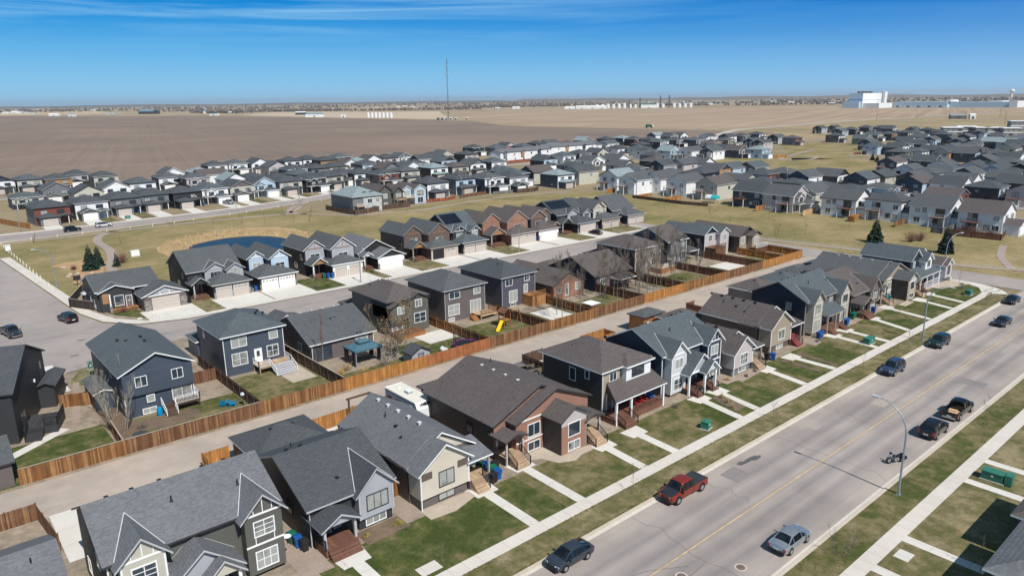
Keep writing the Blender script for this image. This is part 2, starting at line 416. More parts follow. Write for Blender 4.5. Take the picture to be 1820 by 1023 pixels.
def main_road_mat():
    mt, n, l, b, pos = _nt('main_road')
    s = n.new('ShaderNodeSeparateXYZ'); l.new(pos, s.inputs[0])
    a = n.new('ShaderNodeMath'); a.operation = 'SUBTRACT'; a.inputs[1].default_value = 31.9; l.new(s.outputs['Y'], a.inputs[0])
    ab = n.new('ShaderNodeMath'); ab.operation = 'ABSOLUTE'; l.new(a.outputs[0], ab.inputs[0])
    wob = _noise(n, l, pos, 0.05, 2); w2 = n.new('ShaderNodeMath'); w2.operation = 'MULTIPLY_ADD'; w2.inputs[1].default_value = 0.9; w2.inputs[2].default_value = -0.45
    l.new(wob, w2.inputs[0])
    ad = n.new('ShaderNodeMath'); ad.operation = 'ADD'; l.new(ab.outputs[0], ad.inputs[0]); l.new(w2.outputs[0], ad.inputs[1])
    dv = n.new('ShaderNodeMath'); dv.operation = 'DIVIDE'; dv.inputs[1].default_value = 7.5; l.new(ad.outputs[0], dv.inputs[0])
    P, D = (0.345, 0.30, 0.272), (0.252, 0.228, 0.218)
    M_ = (0.298, 0.262, 0.244)
    c = _ramp(n, l, dv.outputs[0], [(0.0, M_), (0.07, P), (0.19, D), (0.30, M_), (0.36, P), (0.47, D), (0.58, M_), (0.72, P), (0.90, (0.355, 0.305, 0.27)), (1.0, (0.27, 0.225, 0.185))])
    st = _noise(n, l, pos, 1.0, 6, 0.6, (0.05, 1.4, 1))
    c = _mix(n, l, 1, c, _ramp(n, l, st, [(0.3, (0.91, 0.91, 0.92)), (0.7, (1.08, 1.07, 1.06))]), 'MULTIPLY')
    bl = _noise(n, l, pos, 0.12, 5)
    c = _mix(n, l, 1, c, _ramp(n, l, bl, [(0.38, (0.86, 0.86, 0.86)), (0.6, (1.07, 1.07, 1.06))]), 'MULTIPLY')
    fi = _noise(n, l, pos, 12, 3)
    c = _mix(n, l, 1, c, _ramp(n, l, fi, [(0.3, (0.92, 0.92, 0.92)), (0.7, (1.07, 1.07, 1.07))]), 'MULTIPLY')
    l.new(c, b.inputs['Base Color']); b.inputs['Roughness'].default_value = 0.9; b.inputs['Specular IOR Level'].default_value = 0.2
    _bump(n, l, b, fi, 0.15, 0.02)
    return mt
G_ROAD = main_road_mat()

def far_ground_mat():
    mt, n, l, b, pos = _nt('prairie')
    f1 = _noise(n, l, pos, 0.0016, 5, 0.6, (1, 0.45, 1)); f2 = _noise(n, l, pos, 0.02, 5)
    c1 = _ramp(n, l, f1, [(0.32, (0.20, 0.155, 0.12)), (0.45, (0.30, 0.235, 0.155)), (0.55, (0.36, 0.285, 0.19)), (0.62, (0.21, 0.185, 0.11)), (0.72, (0.30, 0.235, 0.165))])
    c2 = _ramp(n, l, f2, [(0.3, (0.9, 0.9, 0.9)), (0.7, (1.1, 1.1, 1.1))])
    l.new(_mix(n, l, 1, c1, c2, 'MULTIPLY'), b.inputs['Base Color'])
    b.inputs['Roughness'].default_value = 1.0; b.inputs['Specular IOR Level'].default_value = 0.05
    return mt
def field_mat(name, c, c2, ang, per, amp):
    mt, n, l, b, pos = _nt(name)
    f1 = _noise(n, l, pos, 0.006, 5, 0.6); f2 = _noise(n, l, pos, 0.25, 4)
    mp = n.new('ShaderNodeMapping'); mp.inputs['Rotation'].default_value = (0, 0, ang); l.new(pos, mp.inputs['Vector'])
    st = _noise(n, l, mp.outputs[0], 1.0/per, 3, 0.6, (1, 0.012, 1))
    c1 = _ramp(n, l, f1, [(0.3, c), (0.7, c2)])
    l.new(_mix(n, l, 1, _mix(n, l, 1, c1, _ramp(n, l, st, [(0.35, (1-amp,)*3), (0.65, (1+amp,)*3)]), 'MULTIPLY'),
               _ramp(n, l, f2, [(0.3, (0.93,)*3), (0.7, (1.07,)*3)]), 'MULTIPLY'), b.inputs['Base Color'])
    b.inputs['Roughness'].default_value = 1.0; b.inputs['Specular IOR Level'].default_value = 0.05
    return mt

# the open prairie out to the horizon
pave('ground', [(-9000, -400), (26000, -400), (26000, 26000), (-9000, 26000)], -0.35, far_ground_mat())
pave('ploughed_field', [(-1500, 421), (150, 421), (300, 424), (560, 428), (600, 372), (742, 420), (742, 518), (742, 596), (726, 846), (832, 1069), (850, 1370), (824, 1952), (700, 2600), (390, 3540), (-1500, 3540)], -0.20,
     field_mat('ploughed_soil', (0.245, 0.185, 0.142), (0.175, 0.136, 0.112), 0.25, 5.0, 0.055))
pave('stubble_field', [(762, 520), (2330, 520), (2330, 1060), (2230, 1930), (1550, 2120), (880, 1180), (860, 1080), (760, 850)], -0.22,
     field_mat('stubble', (0.37, 0.28, 0.195), (0.30, 0.222, 0.158), 1.25, 14.0, 0.16))
pave('pale_stubble', [(905, 1240), (1560, 2200), (1250, 2900), (900, 2350), (880, 1600)], -0.21,
     field_mat('pale_stubble', (0.50, 0.40, 0.295), (0.42, 0.33, 0.24), 0.2, 12.0, 0.10))
pave('straw_field', [(400, 3560), (860, 3560), (1060, 5200), (700, 6400), (-700, 5600)], -0.21,
     field_mat('straw', (0.50, 0.39, 0.26), (0.40, 0.31, 0.2), 0.2, 18.0, 0.1))
pave('verge', [(560, -300), (2400, -300), (2400, 515), (760, 512), (740, 420), (612, 360), (570, 330)], -0.24,
     field_mat('verge_grass', (0.34, 0.26, 0.16), (0.25, 0.205, 0.115), 0.6, 20.0, 0.12))
# the housing estate's own soil and grass
pave('estate_ground', [(-60, -60), (560, -60), (640, 60), (700, 240), (640, 330), (590, 370), (560, 424), (300, 422), (-60, 419)], -0.10,
     ground_mat('estate_soil', [(0.35, (0.30, 0.235, 0.15)), (0.65, (0.20, 0.165, 0.095))], 0.05, 0.4, 3, 0.15))
pave('park_grass', [(19, 148), (30, 136), (165, 136), (178, 130), (178, 20), (206, 20), (234, 60), (229, 200), (205, 228), (160, 228), (122, 221), (112, 262), (20, 250)], -0.05, G_PARK)
pave('far_park_grass', [(420, 225), (470, 205), (560, 215), (590, 262), (600, 315), (540, 300), (470, 255)], -0.05, G_PARK)
pave('park_field_grass', [(312, 250), (322, 150), (452, 160), (450, 215), (420, 262), (360, 262)], -0.05, G_PARK)

# main street
pave('road', [(-80, 24.9), (420, 24.9), (420, 39.1), (-80, 39.1)], 0.0, G_ROAD)
pave('side_road', [(167.6, 39.0), (177.8, 39.0), (177.8, 146), (167.6, 146)], 0.004, G_ASPH)
pave('inner_road', [(30, 123.5), (172, 123.5), (172, 134.6), (38, 134.6), (34, 134.5)], 0.008, G_ASPH)
pave('west_road', [(2, 300), (19.2, 224), (23.6, 152), (25.5, 143), (30, 137), (38, 134.6), (38, 123.5), (22, 120), (6, 116), (-30, 120), (-40, 300)], 0.012, G_ASPH)
A_BOT = [(5, 249), (22.6, 251), (36.6, 251.4), (60, 253.3), (89, 257.2), (110, 262.5), (128.6, 268.4), (142, 274), (160, 288)]
A_TOP = [(5, 266.5), (22, 266.5), (36.4, 266.0), (60, 267.5), (89, 270.2), (105.8, 273.9), (120, 277.6), (135, 281.5), (152, 291)]
mb_ = MB()
for i in range(len(A_BOT)-1):
    mb_.sheet([A_BOT[i], A_BOT[i+1], A_TOP[i+1], A_TOP[i]], 0.016, G_ASPH)
struct('park_road', mb_)
strip('sidewalk', smooth_line(A_TOP, 4), 1.6, 0.0, G_CONC, 0.12)
strip('kerb', smooth_line(A_BOT, 4), 0.5, 0.0, G_KERB, 0.12)
# kerbs of the main street
mbk = MB().box(-80, 166.5-8, 39.0, 39.35, -0.02, 0.13, G_KERB); mbk.box(-80, 420, 24.65, 25.0, -0.02, 0.13, G_KERB)
mbk.box(-80, 159, 38.65, 39.0, -0.02, 0.008, G_CONC); mbk.box(-80, 420, 25.0, 25.35, -0.02, 0.008, G_CONC)
struct('kerb', mbk)
# raised ground of the long block, its street corner rounded off
def arc(cx, cy, r, a0, a1, n=8): return [(cx+r*math.cos(rad(a0+(a1-a0)*i/n)), cy+r*math.sin(rad(a0+(a1-a0)*i/n))) for i in range(n+1)]
blk = [(-80, 39.3)]+arc(158.5, 48.3, 9.0, -90, 0)+[(167.5, 123.3), (30, 123.3), (20, 118), (-80, 118)]
struct('block_ground', MB().prism(blk, 'z', -0.3, 0.10, G_DIRT))
pave('boulevard_grass', [(-80, 39.35), (158.5, 39.35)]+arc(158.5, 48.3, 8.9, -90, -50)+[(155, 42.3), (-80, 42.3)], 0.108, G_DRY)
lot = [(-80, 6.9, G_MID), (6.9, 21.8, G_GRAVEL), (21.8, 32.8, G_LAWN), (32.8, 44.3, G_LAWN), (44.3, 59.6, G_MID), (59.6, 71.2, G_MID), (71.2, 84.0, G_LAWN),
       (84.0, 92.5, G_MID), (92.5, 107.5, G_LAWN), (107.5, 123.0, G_MID), (123.0, 136.0, G_LAWN), (136.0, 150.0, G_LAWN), (150.0, 161.0, G_LAWN)]
for a, b_, gm in lot:
    pave('front_lawn', [(a, 43.6), (b_, 43.6), (b_, 51.6), (a, 51.6)], 0.108, gm)
pave('front_lawn', [(161.0, 43.6), (163.5, 44.5)]+arc(158.5, 48.3, 8.6, -20, 0)+[(167.1, 60), (161, 60)], 0.108, G_LAWN)
pave('sidewalk', [(-80, 42.2), (156, 42.2), (161, 43.0), (164.5, 41.6)]+arc(158.5, 48.3, 8.95, -42, 0)+[(167.42, 52), (165.8, 52), (165.6, 48.5), (163.8, 45.6), (160, 43.9), (156, 43.65), (-80, 43.65)], 0.116, G_CONC)
pave('sidewalk_ramp', arc(158.5, 48.3, 8.97, -68, -30, 5)+[(163.0, 43.2), (160.2, 42.2)], 0.122, G_DRIVE)
# front walks
def walk(pts, w=1.15): strip('front_walk', pts, w, 0.124, G_DRIVE)
for pts in ([(24.9, 50.9), (24.9, 43.6)], [(40.2, 52.2), (40.0, 43.6)], [(46.4, 53.4), (46.2, 43.6)], [(56.4, 50.6), (55.8, 43.6)], [(61.6, 50.4), (61.2, 43.6)],
            [(75.4, 51.0), (74.2, 43.6)], [(79.2, 50.8), (78.0, 43.6)], [(91.2, 50.9), (90.0, 43.6)], [(98.6, 51.0), (98.6, 43.6)], [(113.0, 51.6), (112.2, 43.6)], [(117.2, 51.6), (116.4, 43.6)],
            [(127.2, 51.4), (124.6, 43.6)], [(135.8, 52.6), (133.8, 43.6)], [(145.6, 50.6), (143.6, 43.6)], [(151.4, 51.2), (149.6, 43.6)]):
    walk(pts)
    x, y = pts[0]
    pave('walk_pad', [(x-1.3, y-1.6), (x+1.3, y-1.6), (x+1.5, y+0.4), (x-1.5, y+0.4)], 0.128, G_DRIVE)
# planting beds and stone borders
def blob(cx, cy, rx, ry, seed, n=18):
    q = random.Random(seed)
    return [(cx+rx*(1+q.uniform(-.14, .14))*math.cos(2*math.pi*i/n), cy+ry*(1+q.uniform(-.14, .14))*math.sin(2*math.pi*i/n)) for i in range(n)]
pave('planting_bed', [(26.9, 51.0), (31.4, 51.2), (32.0, 53.4), (26.9, 53.4)], 0.132, G_MULCH)
pave('gravel_bed', [(20.6, 50.4), (23.2, 50.2), (23.0, 56), (20.4, 56)], 0.132, G_GRAVEL)
pave('gravel_bed', [(31.3, 51.6), (33.4, 52.2), (33.4, 60), (31.3, 60)], 0.136, G_GRAVEL)
pave('gravel_bed', [(33.3, 50.6), (36, 50.3), (39, 51.2), (39, 52.4), (33.3, 52.6)], 0.14, G_STONE)
pave('gravel_bed', [(47.4, 53.2), (49, 52.4), (49.8, 50.4), (51.6, 49.6), (53, 50.1), (54.8, 50.1), (55.6, 51.2), (51, 51.6), (51, 54.4), (47.4, 54.4)], 0.132, G_STONE)
pave('gravel_bed', [(84.6, 49.9), (89.6, 50.2), (89.9, 51.8), (84.6, 51.8)], 0.132, G_GRAVEL)
pave('gravel_bed', [(82.2, 50.8), (84.6, 50.6), (84.8, 56), (82.2, 56)], 0.136, G_GRAVEL)
pave('planting_bed', [(75.4, 45.0), (77.6, 45.0), (78.6, 49.4), (76.6, 49.4)], 0.132, G_MULCH)
pave('gravel_bed', [(106.0, 50.4), (108.6, 50.6), (108.8, 56), (105.4, 56)], 0.132, G_GRAVEL)
pave('planting_bed', [(95.6, 44.2), (96.4, 44.2), (97.2, 50.6), (95.8, 50.6)], 0.132, G_MULCH)
pave('planting_bed', [(99.9, 44.2), (100.6, 44.2), (101.6, 50.6), (100.2, 50.6)], 0.132, G_MULCH)
pave('gravel_bed', [(139, 49.9), (143.2, 50.0), (143.4, 51.4), (139, 51.4)], 0.132, G_STONE)
pave('gravel_bed', [(157, 50.2), (166, 47.6), (166.5, 52), (157, 53)], 0.132, G_STONE)
pave('dry_patch', blob(130.5, 48.6, 2.6, 1.4, 3), 0.112, G_DRY)
pave('utility_slab', [(28.0, 44.1), (30.0, 44.1), (30.0, 45.4), (28.0, 45.4)], 0.14, G_CONC)
# alley and the service yards along it
pave('alley', [(-80, 75.4), (167.5, 75.4), (167.5, 83.6), (-80, 83.6)], 0.112, G_ALLEY)
for a, b_, c0 in ((6.5, 9.5, 66), (9.9, 22.5, 66.5), (24, 32, 74.5), (46.5, 58, 71), (60, 70, 66), (84.2, 90.5, 66), (97.5, 106, 72), (109, 118, 66), (128, 136, 70), (146, 155, 72)):
    pave('parking_pad', [(a, c0), (b_, c0), (b_, 75.6), (a, 75.6)], 0.118, G_DRIVE)
pave('patio', [(34, 68.5), (43.2, 68.5), (43.2, 75.0), (34, 75.0)], 0.122, G_DRIVE)
# back yards
for a, b_, y0, y1, gm in ((-6, 15.2, 84.4, 95, G_LAWN), (18.5, 31.0, 84.4, 94, G_MID), (15.6, 18.5, 84.4, 108, G_MULCH), (31.2, 42.6, 84.4, 99, G_MID), (43, 56, 84.4, 90, G_MID), (56, 67.8, 84.4, 95, G_LAWN),
                          (68, 80.8, 84.4, 95.5, G_MID), (81, 91.9, 84.4, 95, G_MID), (94, 106, 86, 94, G_MID), (118, 133, 84.4, 95, G_MID), (134, 147, 84.4, 94, G_LAWN), (149, 165, 84.4, 94, G_MID)):
    pave('back_lawn', [(a, y0), (b_, y0), (b_, y1), (a, y1)], 0.108, gm)
pave('earth_bed', blob(21.5, 91.0, 4.0, 2.2, 5), 0.116, G_MULCH)
pave('patio', [(62.2, 92.5), (68, 92.5), (68, 97.6), (62.2, 97.6)], 0.12, G_DRIVE)
pave('patio', [(38.5, 91.8), (42.2, 91.8), (42.2, 98.5), (38.5, 98.5)], 0.12, G_STONE)
pave('patio', [(85.5, 88.5), (91, 88.5), (91, 94.5), (85.5, 94.5)], 0.12, G_DRIVE)
pave('patio', [(141, 88.5), (148, 88.5), (148, 94), (141, 94)], 0.12, G_DRIVE)
pave('garden_path', [(5.5, 91.5), (12, 96.2), (11.2, 97.3), (5.2, 92.9)], 0.116, G_DRIVE)
pave('west_side_path', [(12.5, 97.6), (13.4, 97.6), (16.2, 113), (15.4, 113)], 0.118, G_GRAVEL)
# fronts of the inner street, south side
for a, b_ in ((11.6, 14.6), (27.2, 30.5), (36, 41), (46, 52), (62, 67), (73, 79), (86, 92), (97, 103), (108, 114), (124, 130), (137, 142), (150, 156)):
    pave('driveway', [(a, 110), (b_, 110), (b_, 123.4), (a, 123.4)], 0.12, G_DRIVE)
pave('front_lawn', [(15, 113), (18, 108), (21.5, 108), (21.5, 118), (17, 118)], 0.114, G_DRY)
# north side of the inner street
nblk = [(26.2, 143), (30.8, 137.4), (38, 134.8), (172, 134.8), (172, 166), (26.2, 166), (24.2, 155)]
struct('block_ground', MB().prism(nblk, 'z', -0.3, 0.09, G_DIRT))
pave('sidewalk', [(19.4, 224), (23.8, 152), (25.8, 143.2), (30.2, 137.2), (38, 134.7), (172, 134.7), (172, 136.5), (39, 136.5), (32, 138.4), (28.0, 143.8), (25.9, 152), (21.6, 224)], 0.10, G_CONC)
pave('front_lawn', [(27.2, 152), (28.6, 146), (32, 140.4), (38, 137.6), (40, 137.2), (38, 142.4), (33, 146), (32.4, 150.4)], 0.1, G_LAWN)
for a, b_ in ((32.4, 41.8), (45.6, 55.0), (55.4, 64.2), (71.2, 80.2), (82.6, 90.4), (98.4, 107.2), (107.8, 116.4), (124.2, 133.8), (134.6, 142.6), (149.8, 158.6), (171, 172)):
    pave('driveway', [(a, 136.45), (b_, 136.45), (b_, 145), (a, 145)], 0.104, G_DRIVE)
for a, b_, gm in ((41.8, 45.4, G_DRY), (64.4, 71.0, G_LAWN), (80.3, 82.4, G_MID), (90.6, 98.2, G_DRY), (116.6, 124, G_DRY), (142.8, 149.6, G_DRY), (159, 170, G_DRY)):
    pave('front_lawn', [(a, 136.6), (b_, 136.6), (b_, 148), (a, 148)], 0.1, gm)
pave('back_lawn', [(26.4, 158), (171, 158), (171, 165.8), (26.4, 165.8)], 0.097, G_PARK)
# south side of the main street
struct('south_ground', MB().prism([(-80, -60), (420, -60), (420, 24.65), (-80, 24.65)], 'z', -0.3, 0.10, G_DRY))
pave('boulevard_grass', [(-80, 21.6), (420, 21.6), (420, 24.65), (-80, 24.65)], 0.106, G_MID)
pave('sidewalk', [(-80, 20.2), (420, 20.2), (420, 21.6), (-80, 21.6)], 0.112, G_CONC)
for x in (56.6, 62.8, 77.8, 83.8, 98.5, 104.5): strip('front_walk', [(x, 20.2), (x, 13.9)], 1.1, 0.116, G_DRIVE)
pave('utility_slab', [(59.4, 18.6), (60.9, 18.6), (60.9, 19.8), (59.4, 19.8)], 0.12, G_DRIVE)
# centre line
M_YEL = plain('line_paint', (0.52, 0.37, 0.18), 0.8, 0.28, 1.2)
pave('centre_line', [(-80, 31.84), (420, 31.84), (420, 31.97), (-80, 31.97)], 0.006, M_YEL)
# wear on the carriageway: crack sealant, wet patch, iron covers
M_SEAL = plain('crack_sealant', (0.10, 0.095, 0.095), 0.7, 0.2)
for k, (x, y, w, s) in enumerate(((65.5, 37.3, 1.7, 1), (66.6, 37.0, 0.9, 2), (64.3, 37.5, 0.6, 3))):
    pave('oil_stain', blob(x, y, w, 0.26, 40+s, 22), 0.005+k*0.0005, M_SEAL)
for pts in ([(39.6, 33.4), (42.6, 32.4), (45.5, 30.6)], [(39.0, 30.2), (42.5, 29.6), (46.8, 29.9)]): strip('crack_seal', pts, 0.05, 0.005, M_SEAL)
for x, w_ in ((33.0, 1), (47.5, 1), (58.2, .6), (72.6, 1), (84.5, .7), (98.0, 1), (116.0, .8), (131, 1), (146, 1)):
    q_ = random.Random(int(x)); y0_, y1_ = (25.6, 38.4) if w_ == 1 else ((25.6, 31.2) if q_.random() < .5 else (32.6, 38.4))
    strip('crack_seal', [(x+q_.uniform(-.5, .5)+(y-30)*q_.uniform(-.02, .08), y) for y in [y0_+(y1_-y0_)*k/9 for k in range(10)]], 0.045, 0.0052, M_SEAL)
M_PATCH = ground_mat('asphalt_patch', [(0.38, (0.245, 0.222, 0.212)), (0.62, (0.20, 0.184, 0.178))], .3, 1.2, 10, .1, .1); M_PATCHL = ground_mat('asphalt_patch_pale', [(0.38, (0.37, 0.32, 0.285)), (0.62, (0.32, 0.28, 0.25))], .3, 1.2, 10, .1, .1)
for x0, x1, y0, y1, m_ in ((60.5, 63.2, 35.4, 37.6, M_PATCH), (90.2, 96.5, 33.4, 35.2, M_PATCHL), (41.0, 43.2, 27.0, 28.4, M_PATCHL), (106, 108.4, 27.2, 30.4, M_PATCH), (78.0, 79.4, 36.0, 38.6, M_PATCHL), (124, 130, 29.0, 30.4, M_PATCHL)):
    pave('road_patch', [(x0, y0), (x1, y0+.05), (x1-.06, y1), (x0+.05, y1-.04)], 0.0045, m_)
M_IRON = plain('iron', (0.16, 0.12, 0.10), 0.6, 0.2)
for x, y in ((48.6, 27.6), (44.0, 30.2), (43.6, 29.0)):
    mm = MB(); mm.lathe((x, y, 0.0), [(0.38, 0.002), (0.38, 0.012), (0.0, 0.012)], 20, M_IRON)
    mm.lathe((x, y, 0.0), [(0.52, 0.002), (0.52, 0.009), (0.44, 0.009)], 20, G_KERB); struct('manhole_cover', mm)
for pts in ([(14, 139.5), (21, 139), (27, 133), (33, 128)], [(6, 141), (14, 139.5)], [(27, 128), (60, 128.6), (110, 128.4)]): strip('crack_seal', pts, 0.12, 0.018, M_SEAL)
for x, y in ((20, 134), (17.5, 126), (21.5, 155)):
    pave('drain_grate', [(x, y), (x+1.2, y), (x+1.2, y+.6), (x, y+.6)], 0.02, M_IRON)

# park: paths, pond, reeds
def path(pts, w): strip('park_path', smooth_line(pts, 6), w, -0.02, G_PATH, 0.03)
path([(22, 256.5-6.2), (32, 248.6), (43, 247.6), (56, 248.4), (68, 248.6), (89, 246.8), (104, 243.6), (110, 240), (117.4, 228.4), (124, 223.0), (131.2, 220.8), (146, 217.5), (161.5, 220.5), (185, 223), (205, 220.6), (219, 216)], 2.0)
path([(52, 248.4), (47, 243.5), (44.8, 238), (43.6, 230), (43.4, 218), (41.6, 206), (38.5, 194), (36, 180), (33, 172), (26, 167.5)], 2.3)
path([(122.5, 264.5), (114, 257), (109, 248), (111, 238.6)], 2.2)
path([(104, 243.6), (112, 250), (118, 259)], 1.8)
path([(179.6, 136), (180.5, 100), (184.2, 78), (183, 57), (187, 46), (192, 38), (205, 28)], 1.7)
path([(187, 46), (200, 52), (216, 56)], 1.7)
path([(430, 262), (455, 240), (452, 226), (430, 222), (425, 236), (470, 250), (520, 262)], 2.6)
pave('park_road', [(478, 216), (512, 196), (516, 203), (484, 222)], -0.03, G_ASPH)
mt, n, l, b, pos = _nt('pond_water')
b.inputs['Base Color'].default_value = (0.005, 0.024, 0.042, 1); b.inputs['Roughness'].default_value = 0.3; b.inputs['Specular IOR Level'].default_value = 0.2
_bump(n, l, b, _noise(n, l, pos, 1.2, 4), 0.25, 0.05)
POND = [(59.5, 203), (61.2, 207.2), (67, 210.4), (73, 212), (80.3, 209.6), (84.6, 203), (85.2, 196), (82.5, 188), (77, 182.6), (69, 182), (62.5, 186), (59, 194)]
pave('pond', smooth_line(POND+[POND[0]], 4)[:-1], -0.02, mt)
pave('reed_bank', [(52.4, 205), (53.6, 211), (58, 217), (65, 222), (74, 225), (84, 225.2), (91, 221), (94.5, 213), (94.5, 204), (90, 194), (85, 184), (78, 177), (66, 177), (57, 184), (52.5, 195)], -0.035,
     ground_mat('reed_litter', [(0.35, (0.46, 0.33, 0.17)), (0.65, (0.36, 0.25, 0.125))], 0.2, 0.9, 6, 0.3))
pave('shrub_bed', [(27.2, 204), (31, 207), (36, 207), (39, 201), (36, 190), (33.5, 178), (29, 174), (28, 182), (31.5, 192), (30, 198)], -0.03,
     ground_mat('bark_mulch', [(0.35, (0.46, 0.30, 0.16)), (0.65, (0.34, 0.22, 0.12))], 0.2, 1.2, 8, 0.35))

# low far hills, as terrain
def hills(name, pts, h, seed, c):
    q = random.Random(seed); mbh = MB(); mt = field_mat(name+'_soil', c, _mul(c, 0.7), 0.4, 60, 0.1)
    L = []
    for i in range(len(pts)-1):
        a, b_ = Vector(pts[i]).to_2d(), Vector(pts[i+1]).to_2d()
        for j in range(10): L.append(a.lerp(b_, j/10))
    H_ = [h*(0.45+0.55*q.random()) for _ in L]
    H_ = [(H_[max(0, i-1)]+H_[i]*2+H_[min(len(H_)-1, i+1)])/4 for i in range(len(H_))]; H_[0] = H_[-1] = 0.1
    vs, fs = [], []
    for i, p in enumerate(L):
        d = p.normalized()
        for k, (off, hh) in enumerate(((-900, 0), (-350, .55), (0, 1), (500, .7), (1400, 0))): 
            qv = p+d*off; vs.append((qv.x, qv.y, -0.36+H_[i]*hh))
    for i in range(len(L)-1):
        for k in range(4): fs.append((i*5+k, i*5+k+1, (i+1)*5+k+1, (i+1)*5+k))
    mbh.add(vs, fs, mt); struct(name, mbh, smooth=180)
hills('hills', [(10500, -300), (9900, 2600), (8900, 4800), (8000, 6500), (6800, 8200)], 48, 4, (0.20, 0.165, 0.13))
hills('hills', [(7600, 8600), (5600, 10000), (3000, 11600), (500, 12400), (-2500, 12600)], 40, 9, (0.17, 0.15, 0.12))

# ================================================================ houses
S_CHAR = shingle('roof_charcoal', (0.072, 0.079, 0.086)); S_GREY = shingle('roof_grey', (0.148, 0.153, 0.164)); S_BROWN = shingle('roof_brown', (0.108, 0.092, 0.088))
S_TEAL = shingle('roof_slate', (0.088, 0.104, 0.115)); S_DUSK = shingle('roof_dusk', (0.092, 0.099, 0.104)); S_LT = shingle('roof_pale_slate', (0.235, 0.29, 0.30))
S_OLV = shingle('roof_olive', (0.115, 0.112, 0.10))
WHITE = plain('white_trim', (0.78, 0.78, 0.77), 0.5, 0.04); DARK = plain('dark_trim', (0.045, 0.042, 0.045), 0.5, 0.1); TAUPE = plain('taupe_trim', (0.33, 0.29, 0.25), 0.5, 0.06)
GREYT = plain('grey_trim', (0.42, 0.42, 0.42), 0.5, 0.05)
BLACK = plain('black_plastic', (0.018, 0.018, 0.02), 0.5, 0.1)
GLASS = glass('window_glass'); GLASSD = glass('dark_window_glass', share=0.12)
FLASH = plain('valley_metal', (0.48, 0.49, 0.49), 0.5, 0.05)
DECKB = board('brown_deck_board', (0.17, 0.085, 0.06), 0.2); DECKT = board('tan_deck_board', (0.46, 0.33, 0.22), 0.2); DECKD = board('dark_deck_board', (0.055, 0.055, 0.06), 0.2)
CEDAR = board('cedar_board', (0.33, 0.145, 0.055), 0.35, (0.40, 0.20, 0.085)); CEDAR_D = board('dark_cedar_board', (0.17, 0.085, 0.05), 0.35)
CEDAR_O = board('orange_cedar_board', (0.40, 0.18, 0.055), 0.3, (0.47, 0.23, 0.075)); CEDAR_B = board('umber_board', (0.11, 0.07, 0.05), 0.3)
CONCW = plain('foundation_concrete', (0.42, 0.39, 0.35), 0.9, 0.12)
STONE = masonry('stone_veneer', (0.10, 0.09, 0.085), (0.34, 0.31, 0.28)); STONE_L = masonry('pale_stone_veneer', (0.36, 0.31, 0.26), (0.58, 0.53, 0.46))
GD_WHITE = plain('white_garage_door', (0.80, 0.80, 0.79), 0.45, 0.03); GD_TAUPE = plain('taupe_garage_door', (0.50, 0.44, 0.39), 0.5, 0.04); GD_DARK = plain('dark_garage_door', (0.06, 0.058, 0.062), 0.5, 0.06)
def W(name, c): return siding('siding_'+name, c)
W_OLIVE = W('olive_grey', (0.108, 0.108, 0.094)); W_CREAM = W('cream', (0.48, 0.46, 0.39)); W_LGREY = W('light_grey', (0.36, 0.37, 0.40)); W_NAVY = W('navy', (0.045, 0.058, 0.085)); W_NAVYD = W('dark_navy', (0.022, 0.03, 0.05))
W_CHAR = W('charcoal', (0.04, 0.042, 0.045)); W_BROWN = W('brown', (0.13, 0.095, 0.08)); W_DBROWN = W('dark_brown', (0.062, 0.048, 0.045)); W_WHITE = W('white', (0.74, 0.74, 0.74)); W_TAN = W('tan', (0.34, 0.28, 0.21))
W_TAUPE = W('taupe', (0.135, 0.115, 0.112)); W_SLATE = W('slate_blue', (0.062, 0.078, 0.105)); W_BLUE = W('pale_blue', (0.42, 0.52, 0.62)); W_SAGE = W('sage', (0.22, 0.25, 0.17)); W_RED = W('barn_red', (0.20, 0.06, 0.045)); W_BRICK = W('brick_brown', (0.30, 0.16, 0.115)); W_PINKG = W('warm_grey', (0.47, 0.43, 0.42)); W_GREY = W('mid_grey', (0.17, 0.178, 0.19)); W_WOOD = board('timber_siding', (0.42, 0.22, 0.10), 0.2)
W_BEIGE = W('beige', (0.58, 0.52, 0.43)); W_BLK = W('black', (0.028, 0.027, 0.028))

def rail_bars(mbx, p, q, h, m, gap=0.16, post=True, bar=0.03):
    p, q = Vector(p), Vector(q); L = (q-p).length; up = Vector((0, 0, h))
    mbx.bar(p+up, q+up, 0.06, 0.05, m); mbx.bar(p+Vector((0, 0, .09)), q+Vector((0, 0, .09)), 0.04, 0.04, m)
    k = max(1, int(L/gap))
    for i in range(1, k): a = p.lerp(q, i/k); mbx.bar(a+Vector((0, 0, .1)), a+up, bar, bar, m)
    if post:
        for a in (p, q): mbx.bar(a, a+up*1.06, 0.09, 0.09, m)

